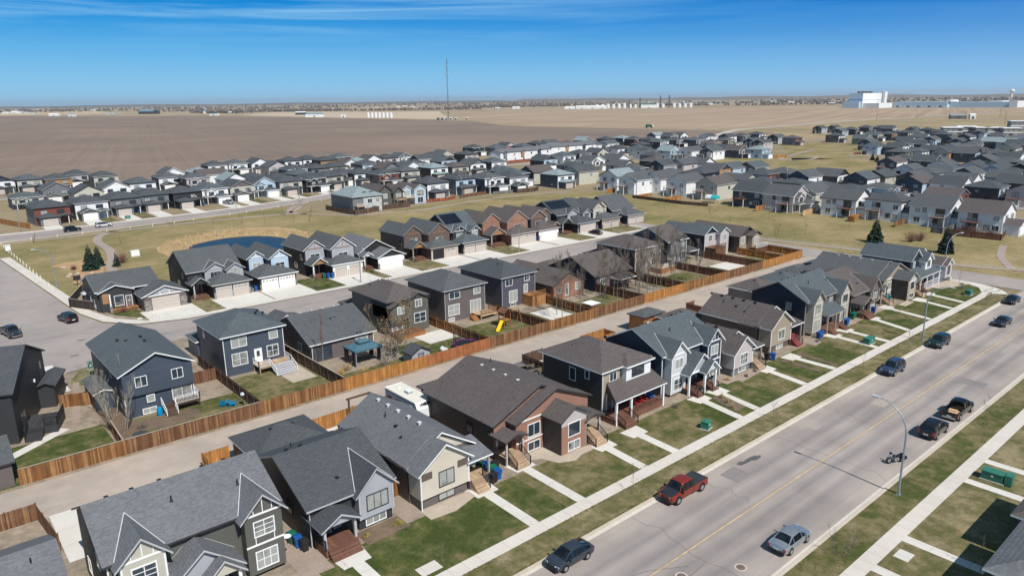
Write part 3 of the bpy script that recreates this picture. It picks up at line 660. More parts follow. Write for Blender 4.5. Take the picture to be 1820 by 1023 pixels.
class House(Thing):
    def __init__(s, label, x, y, cat='house', name='house', rot=0.0, group=None):
        super().__init__(name, label, cat, x, y, 0.0, rot, group)
        s.trim = WHITE
    def body(s, x0, x1, y0, y1, z0, zw, kind, slope, wall, roof, fascia=None, oh=0.45, part='wall', rpart='roof', mid=None, ohy=None):
        fascia = fascia or s.trim; ohy = oh if ohy is None else ohy
        s.n = getattr(s, 'n', 0)+1
        w = s.mb(part, s.n); r = s.mb(rpart, s.n)
        th = 0.17; e = 0.02
        if kind == 'hip':
            w.box(x0, x1, y0, y1, z0, zw, wall)
            return r.hip(x0-oh, x1+oh, y0-oh, y1+oh, zw+0.16, slope, roof, fascia, th)
        a0, a1 = (x0, x1) if kind == 'y' else (y0, y1)
        mid = (a0+a1)/2 if mid is None else mid
        zr = zw+slope*max(mid-a0, a1-mid)
        zl, zq = zr-slope*(mid-a0), zr-slope*(a1-mid)
        if kind == 'y': w.prism([(x0, z0), (x1, z0), (x1, zq), (mid, zr), (x0, zl)], 'y', y0, y1, wall)
        else: w.prism([(y0, z0), (y1, z0), (y1, zq), (mid, zr), (y0, zl)], 'x', x0, x1, wall)
        zo = min(zl, zq)-slope*oh+th+e if abs(zl-zq) > .01 else zl-slope*oh+th+e
        def slab(b0, b1):
            pts = [(a0-oh, zl-slope*oh+th+e), (mid, zr+th+e), (a1+oh, zq-slope*oh+th+e), (a1+oh, zq-slope*oh+e), (mid, zr+e), (a0-oh, zl-slope*oh+e)]
            r.prism(pts, 'y' if kind == 'y' else 'x', b0, b1, None, [fascia, fascia, roof, roof, fascia, fascia, fascia, fascia])
        if kind == 'y': slab(y0-ohy, y1+ohy)
        else: slab(x0-ohy, x1+ohy)
        return zr+th+e
    def bay(s, x0, x1, y0, y1, z0, zw, slope, wall, roof, main=None, fascia=None, oh=0.4, yb=None, part='bay_wall', rpart='bay_roof', front=None):
        """a front-facing gabled bay whose roof dies into the main roof; main = (y of the wall, wall plate, slope)"""
        xc = (x0+x1)/2; zr = zw+slope*(x1-x0)/2
        fascia = fascia or s.trim
        if main: ym, zm, sm = main; yb = min(ym+(zr-zm)/sm, ym+6)
        yb = yb or y1
        s.n = getattr(s, 'n', 0)+1
        w = s.mb(part, s.n)
        w.prism([(x0, z0), (x1, z0), (x1, zw), (xc, zr), (x0, zw)], 'y', y0, y1, wall)
        r = s.mb(rpart, s.n); th, e = 0.18, 0.015
        a0, a1 = x0-oh, x1+oh; zo = zw-slope*oh
        pts = [(a0, zo+th+e), (xc, zr+th+e), (a1, zo+th+e), (a1, zo+e), (xc, zr+e), (a0, zo+e)]
        r.prism(pts, 'y', y0-0.4, yb, None, [fascia, fascia, roof, roof, fascia, fascia, fascia, fascia])
        if main:
            T = 0.24
            def yz(z): return ym+(z-zm)/sm
            for sg in (-1, 1):
                f = s.mb('valley_flashing', (s.n, sg))
                zt = zr+th+e; zbm = max(zo+th+e, zm-sm*0.45+0.22)
                xb = xc+sg*(zt-zbm)/slope
                p = Vector((xc, yz(zt-T+.02)-.0, zt+0.03)); q = Vector((xb, yz(zbm-T+.02), zbm+0.03))
                f.bar(p, q, 0.065, 0.03, FLASH)
        return zr
    def win(s, face, c, z, w, h, at, mull=(2, 1), trim=None, gl=None, fw=0.09, out=0.05, part='window'):
        """face F (-y), L (-x), R (+x), B (+y); c along the face, z of the sill"""
        trim = trim or s.trim; gl = gl or GLASS
        fr, pn = MB(), MB()
        def B(m_, a0, a1, z0, z1, o0, o1, mt):
            if face == 'F': m_.box(a0, a1, at-o1, at-o0, z0, z1, mt)
            elif face == 'B': m_.box(a0, a1, at+o0, at+o1, z0, z1, mt)
            elif face == 'L': m_.box(at-o1, at-o0, a0, a1, z0, z1, mt)
            else: m_.box(at+o0, at+o1, a0, a1, z0, z1, mt)
        a0, a1 = c-w/2, c+w/2
        B(fr, a0-fw, a0, z-fw, z+h+fw, -.02, out, trim); B(fr, a1, a1+fw, z-fw, z+h+fw, -.02, out, trim)
        B(fr, a0, a1, z-fw, z, -.02, out, trim); B(fr, a0, a1, z+h, z+h+fw, -.02, out, trim)
        for i in range(1, mull[0]): x = a0+w*i/mull[0]; B(fr, x-.03, x+.03, z, z+h, -.02, out*.8, trim)
        for j in range(1, mull[1]): zz = z+h*j/mull[1]; B(fr, a0, a1, zz-.025, zz+.025, -.02, out*.7, trim)
        B(pn, a0+.004, a1-.004, z+.004, z+h-.004, -.015, 0.018, gl)
        fo = s.part(part, fr); s.part('pane', pn, fo)
        return fo
    def door(s, face, c, z, at, w=0.95, h=2.05, m=None, trim=None, glazed=True):
        trim = trim or s.trim; m = m or plain('front_door_paint', (0.16, 0.14, 0.14), 0.4)
        d, t = MB(), MB()
        def B(m_, a0, a1, z0, z1, o0, o1, mt):
            if face == 'F': m_.box(a0, a1, at-o1, at-o0, z0, z1, mt)
            elif face == 'L': m_.box(at-o1, at-o0, a0, a1, z0, z1, mt)
            else: m_.box(at+o0, at+o1, a0, a1, z0, z1, mt)
        B(d, c-w/2-.1, c-w/2, z, z+h+.1, -.02, .05, trim); B(d, c+w/2, c+w/2+.1, z, z+h+.1, -.02, .05, trim); B(d, c-w/2, c+w/2, z+h, z+h+.1, -.02, .05, trim)
        B(d, c-w/2+.003, c+w/2-.003, z, z+h-.003, -.02, .025, m)
        do = s.part('door', d)
        B(t, c+w/2-.14, c+w/2-.08, z+.95, z+1.05, .025, .07, plain('brass', (0.4, 0.3, 0.15), 0.3, metal=.8)); s.part('handle', t, do)
        if glazed:
            g = MB(); B(g, c-w*.24, c+w*.24, z+.95, z+h-.25, .02, .032, GLASSD); s.part('door_glass', g, do)
        return do
    def garage_door(s, x0, x1, y, z0, z1, m, trim=None, rows=4, lights=False):
        trim = trim or s.trim; g = MB()
        hgt = (z1-z0)/rows
        for i in range(rows):
            za = z0+i*hgt+.012
            g.box(x0, x1, y-.05, y+.03, za, za+hgt-.03, m)
            n = max(2, int((x1-x0)/.62))
            for j in range(n):
                w_ = (x1-x0)/n; g.box(x0+j*w_+.07, x0+(j+1)*w_-.07, y-.062, y-.05, za+.09, za+hgt-.12, m)
        g.box(x0, x1, y-.02, y+.02, z0, z1, DARK)
        t = MB(); t.box(x0-.14, x0-.002, y-.07, y+.03, z0, z1+.14, trim); t.box(x1+.002, x1+.14, y-.07, y+.03, z0, z1+.14, trim); t.box(x0-.002, x1+.002, y-.07, y+.03, z1+.002, z1+.14, trim)
        go = s.part('garage_door', g); s.part('door_frame', t, go)
        if lights:
            q = MB(); n = max(2, int((x1-x0)/.62)); w_ = (x1-x0)/n; za = z0+(rows-1)*hgt
            for j in range(n): q.box(x0+j*w_+.1, x0+(j+1)*w_-.1, y-.072, y-.063, za+.12, za+hgt-.14, GLASSD)
            s.part('door_glass', q, go)
    def post(s, x, y, z0, z1, w=0.2, m=None, base=None):
        m = m or s.trim; p = MB().box(x-w/2, x+w/2, y-w/2, y+w/2, z0, z1, m)
        if base: p.box(x-w*.9, x+w*.9, y-w*.9, y+w*.9, z0, z0+base[1], base[0])
        p.box(x-w*.7, x+w*.7, y-w*.7, y+w*.7, z1-.1, z1, m)
        s.part('post', p)
    def steps(s, x0, x1, y0, y1, z0, z1, m, n=4, riser=None):
        """rises from y0 (low) to y1"""
        t = MB(); d = (y1-y0)/n; h = (z1-z0)/n
        for i in range(n):
            t.box(x0, x1, y0+i*d+.02, y1, z0+i*h, z0+(i+1)*h-.04, riser or m); t.box(x0-.03, x1+.03, y0+i*d-.02, y0+(i+1)*d+.01, z0+(i+1)*h-.04, z0+(i+1)*h, m)
        s.part('steps', t)
    def steps_x(s, xl, xh, y0, y1, z0, z1, m, n=4):
        t = MB(); d = (xh-xl)/n; h = (z1-z0)/n
        for i in range(n):
            a, b_ = sorted((xl+i*d, xl+(i+1)*d)); t.box(a, b_, y0, y1, z0+(i+1)*h-.05, z0+(i+1)*h, m); t.box(a+.02, b_-.02, y0+.04, y1-.04, z0, z0+(i+1)*h-.05, m)
        s.part('steps', t)
    def deck(s, x0, x1, y0, y1, z, m, skirt=None, part='deck'):
        t = MB(); n = max(2, int((x1-x0)/.15)); w_ = (x1-x0)/n
        for i in range(n): t.box(x0+i*w_+.004, x0+(i+1)*w_-.004, y0, y1, z-.05, z, m)
        if skirt: t.box(x0+.03, x1-.03, y0+.03, y1, 0, z-.052, skirt)
        else:
            for px in (x0+.1, x1-.1):
                for py in (y0+.1, y1-.1): t.box(px-.07, px+.07, py-.07, py+.07, 0, z-.05, m)
            t.box(x0, x1, y0, y0+.05, z-.25, z-.052, m)
        s.part(part, t)
    def rail(s, pts, h=0.95, m=None, gap=0.16):
        t = MB()
        for p, q in zip(pts[:-1], pts[1:]): rail_bars(t, p, q, h, m or s.trim, gap)
        s.part('railing', t)
    def vents(s, pts, m=None, w=0.28, h=0.18):
        for x, y, z in pts:
            s.part('roof_vent', MB().box(x-w/2, x+w/2, y-w/2, y+w/2, z-.1, z+h, m or BLACK).box(x-w*.62, x+w*.62, y-w*.62, y+w*.62, z+h, z+h+.05, m or BLACK))
    def stack(s, x, y, z, h=0.5):
        s.part('vent_pipe', MB().cyl((x, y, z-.2), (x, y, z+h), 0.06, 0.06, 8, BLACK).cyl((x, y, z-.02), (x, y, z+.08), 0.16, 0.08, 8, BLACK))
    def spout(s, x, y, z1, m=None, z0=0.15):
        s.part('downspout', MB().box(x-.045, x+.045, y-.045, y+.045, z0, z1, m or s.trim))
    def plane(s, name, x0, x1, y0, y1, z0, z1, m):
        s.part(name, MB().box(x0, x1, y0, y1, z0, z1, m))
    def shed_roof(s, x0, x1, y0, y1, zf, zb, roof, fascia=None, part='porch_roof', th=0.16, hipl=0, hipr=0):
        fascia = fascia or s.trim; r = MB()
        vs = [(x0, y0, zf), (x1, y0, zf), (x1-hipr, y1, zb), (x0+hipl, y1, zb), (x0, y0, zf-th), (x1, y0, zf-th), (x1-hipr, y1, zf-th), (x0+hipl, y1, zf-th)]
        r.add(vs, [(0, 1, 2, 3), (0, 4, 5, 1), (1, 5, 6, 2), (3, 7, 4, 0), (2, 6, 7, 3), (4, 7, 6, 5)], [roof, fascia, roof if hipr else fascia, roof if hipl else fascia, fascia, fascia])
        s.part(part, r)

# ---------------------------------------------------------------- the row of homes facing the main street
ROW = 'homes facing the main street'
def duplex_two(x0, label, side, face, bayw, roof, gablew, porch='gable', trim=WHITE, grey=False, deckm=DECKB, depth=9.6, wd=13.0):
    h = House(label, x0+wd/2, 59, group=ROW); h.trim = trim
    x1 = x0+wd; yf, yb = 54.2, 54.2+depth; zw, sl = 5.9, 0.5; main = (yf, zw, sl)
    h.body(x0, x1, yf, yb, 0.1, zw, 'x', sl, side, roof, DARK if grey else trim, oh=.5, ohy=.3)
    if face is not side: h.plane('front_wall', x0+.01, x1-.01, yf-.03, yf+.1, .1, zw-.15, face)
    bw = 3.1
    for k, (a, b_) in enumerate(((x0+.7, x0+.7+bw), (x1-.15-bw, x1-.15))):
        h.bay(a, b_, 53.1, 54.3, .5, zw, 1.0, bayw if (k == 0 or porch == 'shed') else face, roof, main, trim if not grey else GREYT, oh=.45)
        c = (a+b_)/2
        h.win('F', c, 3.9, 1.6, 1.25, 53.1, (2, 1) if not grey else (2, 3)); h.win('F', c, 0.95, 1.7, 1.5, 53.1, (2, 2) if not grey else (3, 2))
        for zz in (3.05, 5.75): h.plane('trim_band', a-.02, b_+.02, 53.06, 53.1, zz, zz+.16, trim)
        for xx in ((a+.06, b_-.06) if not (grey and k) else ()): h.plane('corner_board', xx-.07, xx+.07, 53.055, 53.1, .5, 5.7, trim)
        bt = h.mb('batten', k)
        for i in range(1, 4):
            xx = a+(b_-a)*i/4; zt = zw+1.0*(min(xx-a, b_-xx)) - .1
            bt.box(xx-.035, xx+.035, 53.07, 53.1, 5.95, zt, trim); 
            if i != 2: bt.box(xx-.035, xx+.035, 53.07, 53.1, 3.2, 3.75, trim)
    xc = (x0+x1)/2
    if porch == 'gable':
        h.bay(xc-2.9, xc+2.1, 51.9, 54.3, 3.2, 3.3, .82, gablew, roof, (yf, 3.0, 50), trim if not grey else GREYT, oh=.5, part='porch_gable', rpart='porch_roof')
        h.bay(xc-.6, xc+2.0, 51.0, 52.2, 3.1, 3.2, .9, bayw, roof, None, trim if not grey else GREYT, oh=.35, yb=53.6, part='porch_gable', rpart='porch_roof')
        for px in (xc-2.8, xc-.5, xc+1.9): h.post(px, 52.0 if px < xc-1 else 51.2, .1, 3.25, .24)
        h.plane('porch_beam', xc-2.9, xc+2.1, 51.85, 52.05, 3.0, 3.25, trim)
        h.deck(xc-2.9, xc+2.1, 51.9, 54.18, .75, deckm, W_CHAR)
        for sx in (xc-2.6, xc+.7):
            h.steps(sx, sx+1.3, 50.6, 51.9, .1, .75, deckm, 4)
            h.rail([(sx-.02, 50.7, .25), (sx-.02, 51.9, .8)], .9, BLACK); h.rail([(sx+1.34, 50.7, .25), (sx+1.34, 51.9, .8)], .9, BLACK)
    else:
        h.shed_roof(xc-3.0, xc+3.0, 51.9, 54.18, 3.2, 4.3, roof, trim)
        for px in (xc-2.85, xc, xc+2.85): h.post(px, 52.1, .1, 3.1, .2, TAUPE)
        h.deck(xc-3, xc+3, 52.0, 54.18, .75, deckm, CEDAR_D)
        for sx in (xc-2.6, xc+1.2): h.steps(sx, sx+1.4, 50.7, 52.0, .1, .75, deckm, 4)
        h.win('F', xc-2, 4.3, 1.1, 1.1, yf-.03); h.win('F', xc+2, 4.3, 1.1, 1.1, yf-.03)
    h.door('F', xc-1.9, .76, yf-.03); h.door('F', xc+1.3, .76, yf-.03)
    h.win('F', xc-.5, 1.3, .9, 1.2, yf-.03, (1, 2))
    h.win('L', 57.0, 4.0, .9, 1.2, x0, (1, 1), gl=GLASSD); h.win('L', 61.5, 1.2, .9, 1.2, x0, (1, 1), gl=GLASSD)
    h.win('R', 57.0, 4.0, .9, 1.2, x1, (1, 1), gl=GLASSD); h.win('B', x0+3, 4.0, 1.6, 1.2, yb); h.win('B', x1-3, 4.0, 1.6, 1.2, yb)
    for xx in (x0+.08, x1-.08): h.spout(xx, yf-.06, zw-.1)
    zr = zw+sl*depth/2
    h.vents([(x0+wd*k, 59.35, zr-.05) for k in (.12, .26, .42, .68, .82, .93)], None, .26, .1)
    h.stack(x0+wd*.43, 56.9, zw+sl*2.9+.1); h.stack(x0+wd*.82, 56.4, zw+sl*2.4+.1)
    h.finish(); return h

def bilevel_x(x0, label, wall, bayw, roof, mirror=False, wd=8.3, garage=None, trim=GREYT, zw=4.05, yb=66.2, deckm=DECKB):
    """low ridge parallel to the street, a tall gabled bay on one side, a small gabled porch on the other"""
    h = House(label, x0+wd/2, 59.5, group=ROW); h.trim = trim
    x1 = x0+wd; yf = 54.0; sl = .42; main = (yf, zw, sl)
    def X(a): return x0+wd-a if mirror else x0+a
    h.body(x0, x1, yf, yb, .1, zw, 'x', sl, wall, roof, trim, oh=.5, ohy=.35)
    a, b_ = sorted((X(wd-3.8), X(wd-.2)))
    h.bay(a, b_, 53.3, 54.1, 1.25, zw, 1.0, bayw, roof, main, trim, oh=.45)
    h.plane('basement_wall', a+.05, b_-.05, 53.6, 54.1, .1, 1.25, wall)
    c = (a+b_)/2
    h.win('F', c+.1, 1.95, 2.1, 1.45, 53.3, (3, 1), DARK); h.win('F', c, .35, 2.0, .6, 53.6, (3, 1), WHITE)
    for xx in (a+.07, b_-.07): h.plane('corner_board', xx-.08, xx+.08, 53.25, 53.3, 1.25, zw-.15, trim)
    pa, pb = sorted((X(.3), X(3.5)))
    h.bay(pa, pb, 51.9, 54.1, 2.75, 2.8, .55, W_LGREY if bayw is W_LGREY else bayw, roof, None, trim, oh=.35, yb=55.4, part='porch_gable', rpart='porch_roof')
    for px in (pa+.15, pb-.15): h.post(px, 52.05, .1, 2.85, .22)
    h.deck(pa, pb, 51.7, 53.98, .85, deckm, deckm)
    h.steps(pa+.2, pb-.2, 50.7, 51.7, .1, .85, deckm, 4)
    h.rail([(pa+.05, 51.75, .85), (pa+.05, 53.9, .85)], .9, BLACK)
    h.door('F', (pa+pb)/2-.5, .86, yf); h.win('F', (pa+pb)/2+.7, 1.2, .5, 1.6, yf, (1, 1), gl=GLASSD)
    h.win('L', 58, 1.8, 1.0, 1.1, x0, (1, 1), DARK, GLASSD); h.win('R', 58, 1.8, 1.0, 1.1, x1, (1, 1), DARK, GLASSD); h.win('B', (x0+x1)/2, 1.8, 1.8, 1.2, yb)
    zr = zw+sl*(yb-yf)/2
    h.vents([(x0+1.2, 60.5, zr), (x0+2.6, 60.5, zr)], None, .28, .14); h.vents([(X(wd-4.6), 55.6, zw+.8)], None, .24, .14); h.stack(x0+2.2, 61.8, zr-.5)
    for xx in (x0+.06, x1-.06): h.spout(xx, yf-.06, zw-.1)
    h.finish(); return h

def bilevel_y(x0, label, wall, frontw, roof, xp, ztop, zw, yf, yb, trim, x1, sl=.6, second=True, porchw=2.6, accent=None, win_trim=DARK, deckm=DECKT, zsill=1.9, skylights=False, grids=False):
    """ridge running back from the street; front bay under its own gable; porch tucked on the right"""
    h = House(label, (x0+x1)/2, (yf+yb)/2, group=ROW); h.trim = trim
    ym = yf+2.0
    h.body(x0, x1, ym, yb, .1, zw, 'y', sl, wall, roof, trim, oh=.4)
    h.mb('gable_panel', 'g').prism([(x0+1.2, zw+.45), (x1-.5, zw+.2), ((x0+x1)/2, zw+sl*(x1-x0)/2-.25)], 'y', ym-.04, ym, frontw)
    w2 = 2*(xp-x0)
    s2 = (ztop-zw)/(w2/2)
    h.body(x0, x0+w2, yf, ym+.2, 1.2, zw, 'y', s2, frontw, roof, trim, oh=.4, part='front_wall', rpart='front_roof')
    # carry the front roof back into the main one
    h.mb('front_roof', 'back').gable(x0-.4, x0+w2+.4, ym+.15, ym+3.4, zw-s2*.4+.2, s2, 'y', roof, trim)
    h.plane('basement_wall', x0+.12, x0+w2-.12, yf+.3, ym+.1, .1, 1.2, wall)
    c = x0+w2/2
    h.win('F', c+.15, zsill, 1.7, 1.5, yf, (2, 1) if not grids else (3, 2), win_trim); h.win('F', c+.3, .3, 1.8, .65, yf+.3, (2, 1), win_trim)
    if accent:
        for xx in (x0+.75, x0+w2-.75): h.plane('accent_panel', xx-.65, xx+.65, yf-.02, yf, zw-.95, zw-.2, accent)
    for xx in (x0+.06, x0+w2-.06): h.plane('corner_board', xx-.07, xx+.07, yf-.05, yf, 1.2, zw-.1, trim)
    px0, px1 = x0+w2, x0+w2+porchw
    h.shed_roof(px0-.3, px1+.3, yf-.3, ym+1.4, 3.35, 4.15, roof, trim)
    for px in (px1-.1,): h.post(px, yf, .1, 3.2, .2, TAUPE)
    h.plane('porch_beam', px0, px1, yf-.1, yf+.06, 3.0, 3.2, trim)
    h.deck(px0+.05, px1, yf, ym-.05, 1.15, deckm, wall)
    h.steps(px0+.2, px0+1.6, yf-1.3, yf, .1, 1.15, deckm, 6)
    h.rail([(px0+1.7, yf-1.2, .3), (px0+1.7, yf, 1.15)], .9, BLACK); h.rail([(px1, yf+.02, 1.15), (px1, ym, 1.15)], .9, BLACK)
    h.door('F', px0+.9, 1.16, ym); h.win('F', px0+2.0, 1.5, .5, 1.6, ym, (1, 1), gl=GLASSD)
    h.win('L', ym+4, 1.8, 1.0, 1.1, x0, (1, 1), DARK, GLASSD); h.win('L', ym+8, .4, 1.0, .6, x0, (1, 1), DARK, GLASSD); h.win('B', (x0+x1)/2, 1.6, 1.8, 1.4, yb)
    zr = zw+sl*(x1-x0)/2; xm = (x0+x1)/2
    vt = plain('pale_vent', (0.6, 0.6, 0.6), .5) if skylights else None
    h.vents([(xm-.35, ym+3+k*2.0, zr+.02) for k in range(5)], vt, .3, .14); h.vents([(x0+1.6, ym+3.5, zw+sl*1.6+.15), (x0+2.2, ym+5.5, zw+sl*2.2+.15)], None, .28, .16)
    h.stack(x0+2.5, ym+8, zw+sl*2.5+.2)
    h.spout(x0+.06, yf-.05, zw-.2, WHITE)
    h.finish(); return h

def duplex_one(x0, label, side, facew, roof, trim=DARK, gabw=None, mirror_label=''):
    h = House(label, x0+6.6, 61, group=ROW); h.trim = trim
    x1 = x0+13.2; ym, yb = 55.7, 68.2; zw, sl = 4.2, .42; xm = x0+6.7
    h.body(x0, x1, ym, yb, .1, zw, 'y', sl, side, roof, trim, oh=.45)
    h.plane('front_wall', x0+.01, x1-.01, ym-.04, ym, .1, zw-.05, facew)
    h.mb('gable_panel', 'a').prism([(x0+.6, zw+.02), (x1-.6, zw+.02), (xm, zw+sl*6.2)], 'y', ym-.035, ym, gabw or facew)
    # second gable, forward and to the right
    gx0, gx1 = x0+2.0, x0+13.2; xm2 = x0+7.8; s2 = .42
    h.body(gx0, gx1, 54.3, 56, .2, zw, 'y', s2, facew, roof, trim, oh=.4, part='front_wall', rpart='front_roof', mid=xm2)
    # projecting block
    bx0, bx1 = x0+6.0, x0+9.9
    h.body(bx0, bx1, 51.4, 54.4, .1, zw, 'y', .58, side, roof, trim, oh=.4, part='wall', rpart='front_roof')
    h.mb('front_roof', 'bk').gable(bx0-.4, bx1+.4, 54.35, 57.5, zw-.58*.4+.2, .58, 'y', roof, trim)
    h.plane('front_wall', bx0+.02, bx1-.02, 51.36, 51.4, .1, zw-.75, facew); h.mb('gable_panel', 'b').prism([(bx0+.02, zw-.75), (bx1-.02, zw-.75), (bx1-.02, zw), ((bx0+bx1)/2, zw+.58*1.9), (bx0+.02, zw)], 'y', 51.36, 51.4, W_PINKG if gabw is None else gabw)
    bc = (bx0+bx1)/2
    h.win('F', bc, 2.05, 1.75, 1.5, 51.36, (1, 1), WHITE, GLASSD); h.win('F', bc, .35, 1.75, .95, 51.36, (2, 1), WHITE)
    wc = x0+4.6
    h.win('F', wc, 2.05, 1.7, 1.4, 54.3, (2, 1), WHITE); h.win('F', wc, .35, 1.7, .95, 54.3, (2, 1), WHITE)
    h.plane('trim_band', gx0, bx0, 54.24, 54.3, 1.7, 1.82, WHITE)
    h.plane('trim_band', gx0, bx0, 54.24, 54.3, 4.1, 4.24, WHITE)
    # porches
    for k, (pa, pb, yy) in enumerate(((x0-.1, x0+2.6, 53.6), (bx1, bx1+2.7, 51.6))):
        h.bay(pa, pb, yy, yy+1.9, 2.95, 3.0, .32, facew, roof, None, trim, oh=.3, yb=yy+2.6, part='porch_gable', rpart='porch_roof')
        h.post(pa+.2, yy+.1, .1, 3.0, .2, W_PINKG); h.post(pb-.2, yy+.1, .1, 3.0, .2, W_PINKG)
        h.deck(pa, pb, yy+.1, yy+2.05, 1.1, DECKT, side); h.steps(pa+.5, pb-.5, yy-1.5, yy+.1, .1, 1.1, DECKT, 6)
        h.rail([(pa+.4, yy-1.4, .2), (pa+.4, yy+.1, 1.1)], .9, BLACK); h.rail([(pb-.4, yy-1.4, .2), (pb-.4, yy+.1, 1.1)], .9, BLACK)
        h.door('F', (pa+pb)/2, 1.1, ym-.04 if k == 0 else 54.26, m=plain('brown_door', (0.10, 0.05, 0.035), .4)); h.win('F', (pa+pb)/2-.85, 1.5, .4, 1.6, ym-.04 if k == 0 else 54.26, (1, 1), gl=GLASS)
    # low rear wing
    h.body(x0+1.5, x0+8.5, yb, yb+3.6, .1, 3.3, 'hip', .42, side, roof, trim, part='rear_wall', rpart='rear_roof')
    h.win('L', 60, 1.9, 1.0, 1.1, x0, (1, 1), DARK, GLASSD); h.win('B', x0+11, 1.6, 1.6, 1.3, yb)
    zr = zw+sl*6.7
    h.vents([(xm-.7, 58.5+2.2*k, zr-.2) for k in range(4)], plain('pale_vent', (0.6, 0.6, 0.6), .5), .28, .14); h.stack(xm+1.4, 66, zr-.5)
    h.finish(); return h

duplex_two(7.4, 'olive grey two storey duplex with cream gabled bays at the bottom left corner', W_OLIVE, W_OLIVE, W_CREAM, S_GREY, W_LGREY, grey=True)
bilevel_x(22.9, 'dark grey home with pale blue-grey window bay and brown porch, right of the olive duplex', W_CHAR, W_LGREY, S_CHAR)
bilevel_y(33.4, 'grey roofed home with beige front bay and white gable trim, left of brown duplex', W_TAUPE, W_BEIGE, S_GREY, 36.3, 6.15, 4.1, 52.4, 67.2, WHITE, 41.0, accent=W_BROWN, skylights=True)
duplex_one(45.1, 'brown single storey duplex with brick coloured front, two porches and a broad brown roof', W_DBROWN, W_BRICK, S_BROWN)
# two storey with a hip roof and a full-width porch
h = House('two storey home, brown hip roof, white upper box and red chairs on its wide porch', 65.7, 60, group=ROW)
h.body(61.6, 70.0, 55.1, 65.4, .1, 6.0, 'hip', .45, W_CHAR, S_BROWN, WHITE, oh=.5)
h.plane('front_wall', 61.62, 64.9, 55.06, 55.1, .1, 5.9, W_TAN)
h.plane('upper_box', 65.2, 69.9, 54.3, 55.1, 3.6, 6.0, W_WHITE)
h.mb('upper_roof', 'u').hip(64.9, 70.3, 53.9, 58, 6.16, .45, S_BROWN, WHITE)
h.win('F', 67.4, 4.5, 2.2, 1.0, 54.3, (3, 1), DARK, GLASSD); h.win('F', 63.6, 4.5, 1.2, 1.0, 55.06, (2, 1))
h.shed_roof(60.9, 70.6, 52.1, 55.08, 3.2, 4.5, S_BROWN, WHITE, hipl=1.6)
for px in (61.3, 64.0, 70.2): h.post(px, 52.4, .1, 3.1, .24)
h.deck(61.1, 70.3, 52.3, 55.0, .85, DECKB, DECKB); h.steps(61.4, 63.6, 50.9, 52.3, .1, .85, DECKB, 5)
h.rail([(61.35, 51, .25), (61.35, 52.35, .85)], .9, BLACK); h.rail([(63.65, 51, .25), (63.65, 52.35, .85)], .9, BLACK); h.rail([(64, 52.4, .85), (70.2, 52.4, .85)], .85, DECKB, .14)
h.door('F', 63.0, .86, 55.06); h.win('F', 66.6, 1.3, 1.8, 1.4, 55.1, (2, 1)); h.win('L', 60, 3.7, .95, 1.6, 61.6, (1, 1), gl=GLASSD); h.win('L', 57.5, 4.6, .6, 1.0, 61.6, (1, 1), gl=GLASSD); h.win('B', 66, 4.2, 1.6, 1.2, 65.4)
h.vents([(67.6, 60, 7.9)], None); h.stack(63.5, 62, 6.9); h.spout(61.66, 55.0, 5.9)
h.finish()
duplex_two(72.0, 'navy two storey duplex with white gabled bays and a steep central porch gable', W_NAVY, W_NAVY, W('bay_white', (0.54, 0.55, 0.57)), S_TEAL, W_LGREY, wd=11.9)
bilevel_y(85.0, 'small grey bungalow with white gridded front window, right of the navy duplex', W_GREY, W_PINKG, S_BROWN, 87.4, 5.5, 3.6, 51.7, 62.0, WHITE, 91.6, sl=.62, win_trim=WHITE, porchw=2.3, grids=True, zsill=1.5, deckm=DECKT)
bilevel_y(97.2, 'brown roofed home with tan front, white gable trim and a red painted porch', W_BROWN, W_TAN, S_BROWN, 100.2, 6.3, 4.2, 53.2, 65.6, WHITE, 105.0, sl=.58, win_trim=WHITE, porchw=3.2, deckm=board('red_deck_board', (0.25, 0.06, 0.06), .2))
duplex_two(109.1, 'dark navy two storey duplex with white timbered bays and one lean-to porch roof', W_NAVYD, W_TAUPE, W_CREAM, S_TEAL, W_LGREY, porch='shed', trim=TAUPE, wd=13.4)
bilevel_x(125.2, 'brown gabled home with taupe siding and white valley lines, beyond the lean-to porch duplex', W_DBROWN, W_TAUPE, S_BROWN, wd=10.0, trim=TAUPE, deckm=DECKB)
duplex_one(137.0, 'grey roofed single storey duplex with tan front and turquoise bins by its porch', W_DBROWN, W_TAN, S_DUSK, trim=TAUPE, gabw=W_PINKG)
h = House('tall dark blue home with slate roof, white gables and wide front porch', 156.3, 59.5, group=ROW)
h.body(151.8, 156.6, 54.6, 64.2, .1, 6.1, 'y', .75, W_NAVYD, S_TEAL, WHITE, oh=.4)
h.body(156.6, 160.4, 54.9, 63.5, .1, 6.0, 'y', .75, W_SLATE, S_TEAL, WHITE, oh=.35)
h.bay(156.0, 159.2, 53.3, 55.0, 3.3, 5.6, .85, W_WHITE, S_TEAL, (54.9, 5.9, 4), WHITE)
h.win('F', 157.6, 4.1, 1.5, 1.4, 53.3, (2, 1), gl=GLASSD); h.win('F', 153.6, 4.2, .9, 1.3, 54.6, (1, 1))
h.shed_roof(151.0, 161.2, 51.9, 54.6, 3.1, 4.3, S_TEAL, WHITE)
for px in (151.4, 154.6, 157.8, 160.9): h.post(px, 52.2, .1, 3.0, .2)
h.deck(151.2, 161.0, 52.1, 54.5, .7, DECKB, W_PINKG); h.steps(151.6, 153.2, 50.9, 52.1, .1, .7, DECKB, 4); h.rail([(153.6, 52.2, .7), (160.9, 52.2, .7)], .9, WHITE)
h.door('F', 152.6, .71, 54.6); h.win('F', 157.8, 1.3, 1.6, 1.4, 54.9); h.win('L', 60, 4.0, 1.0, 1.2, 151.8, (1, 1), gl=GLASSD); h.win('L', 57, 1.0, 1.2, 1.2, 151.8, (1, 1), gl=GLASSD)
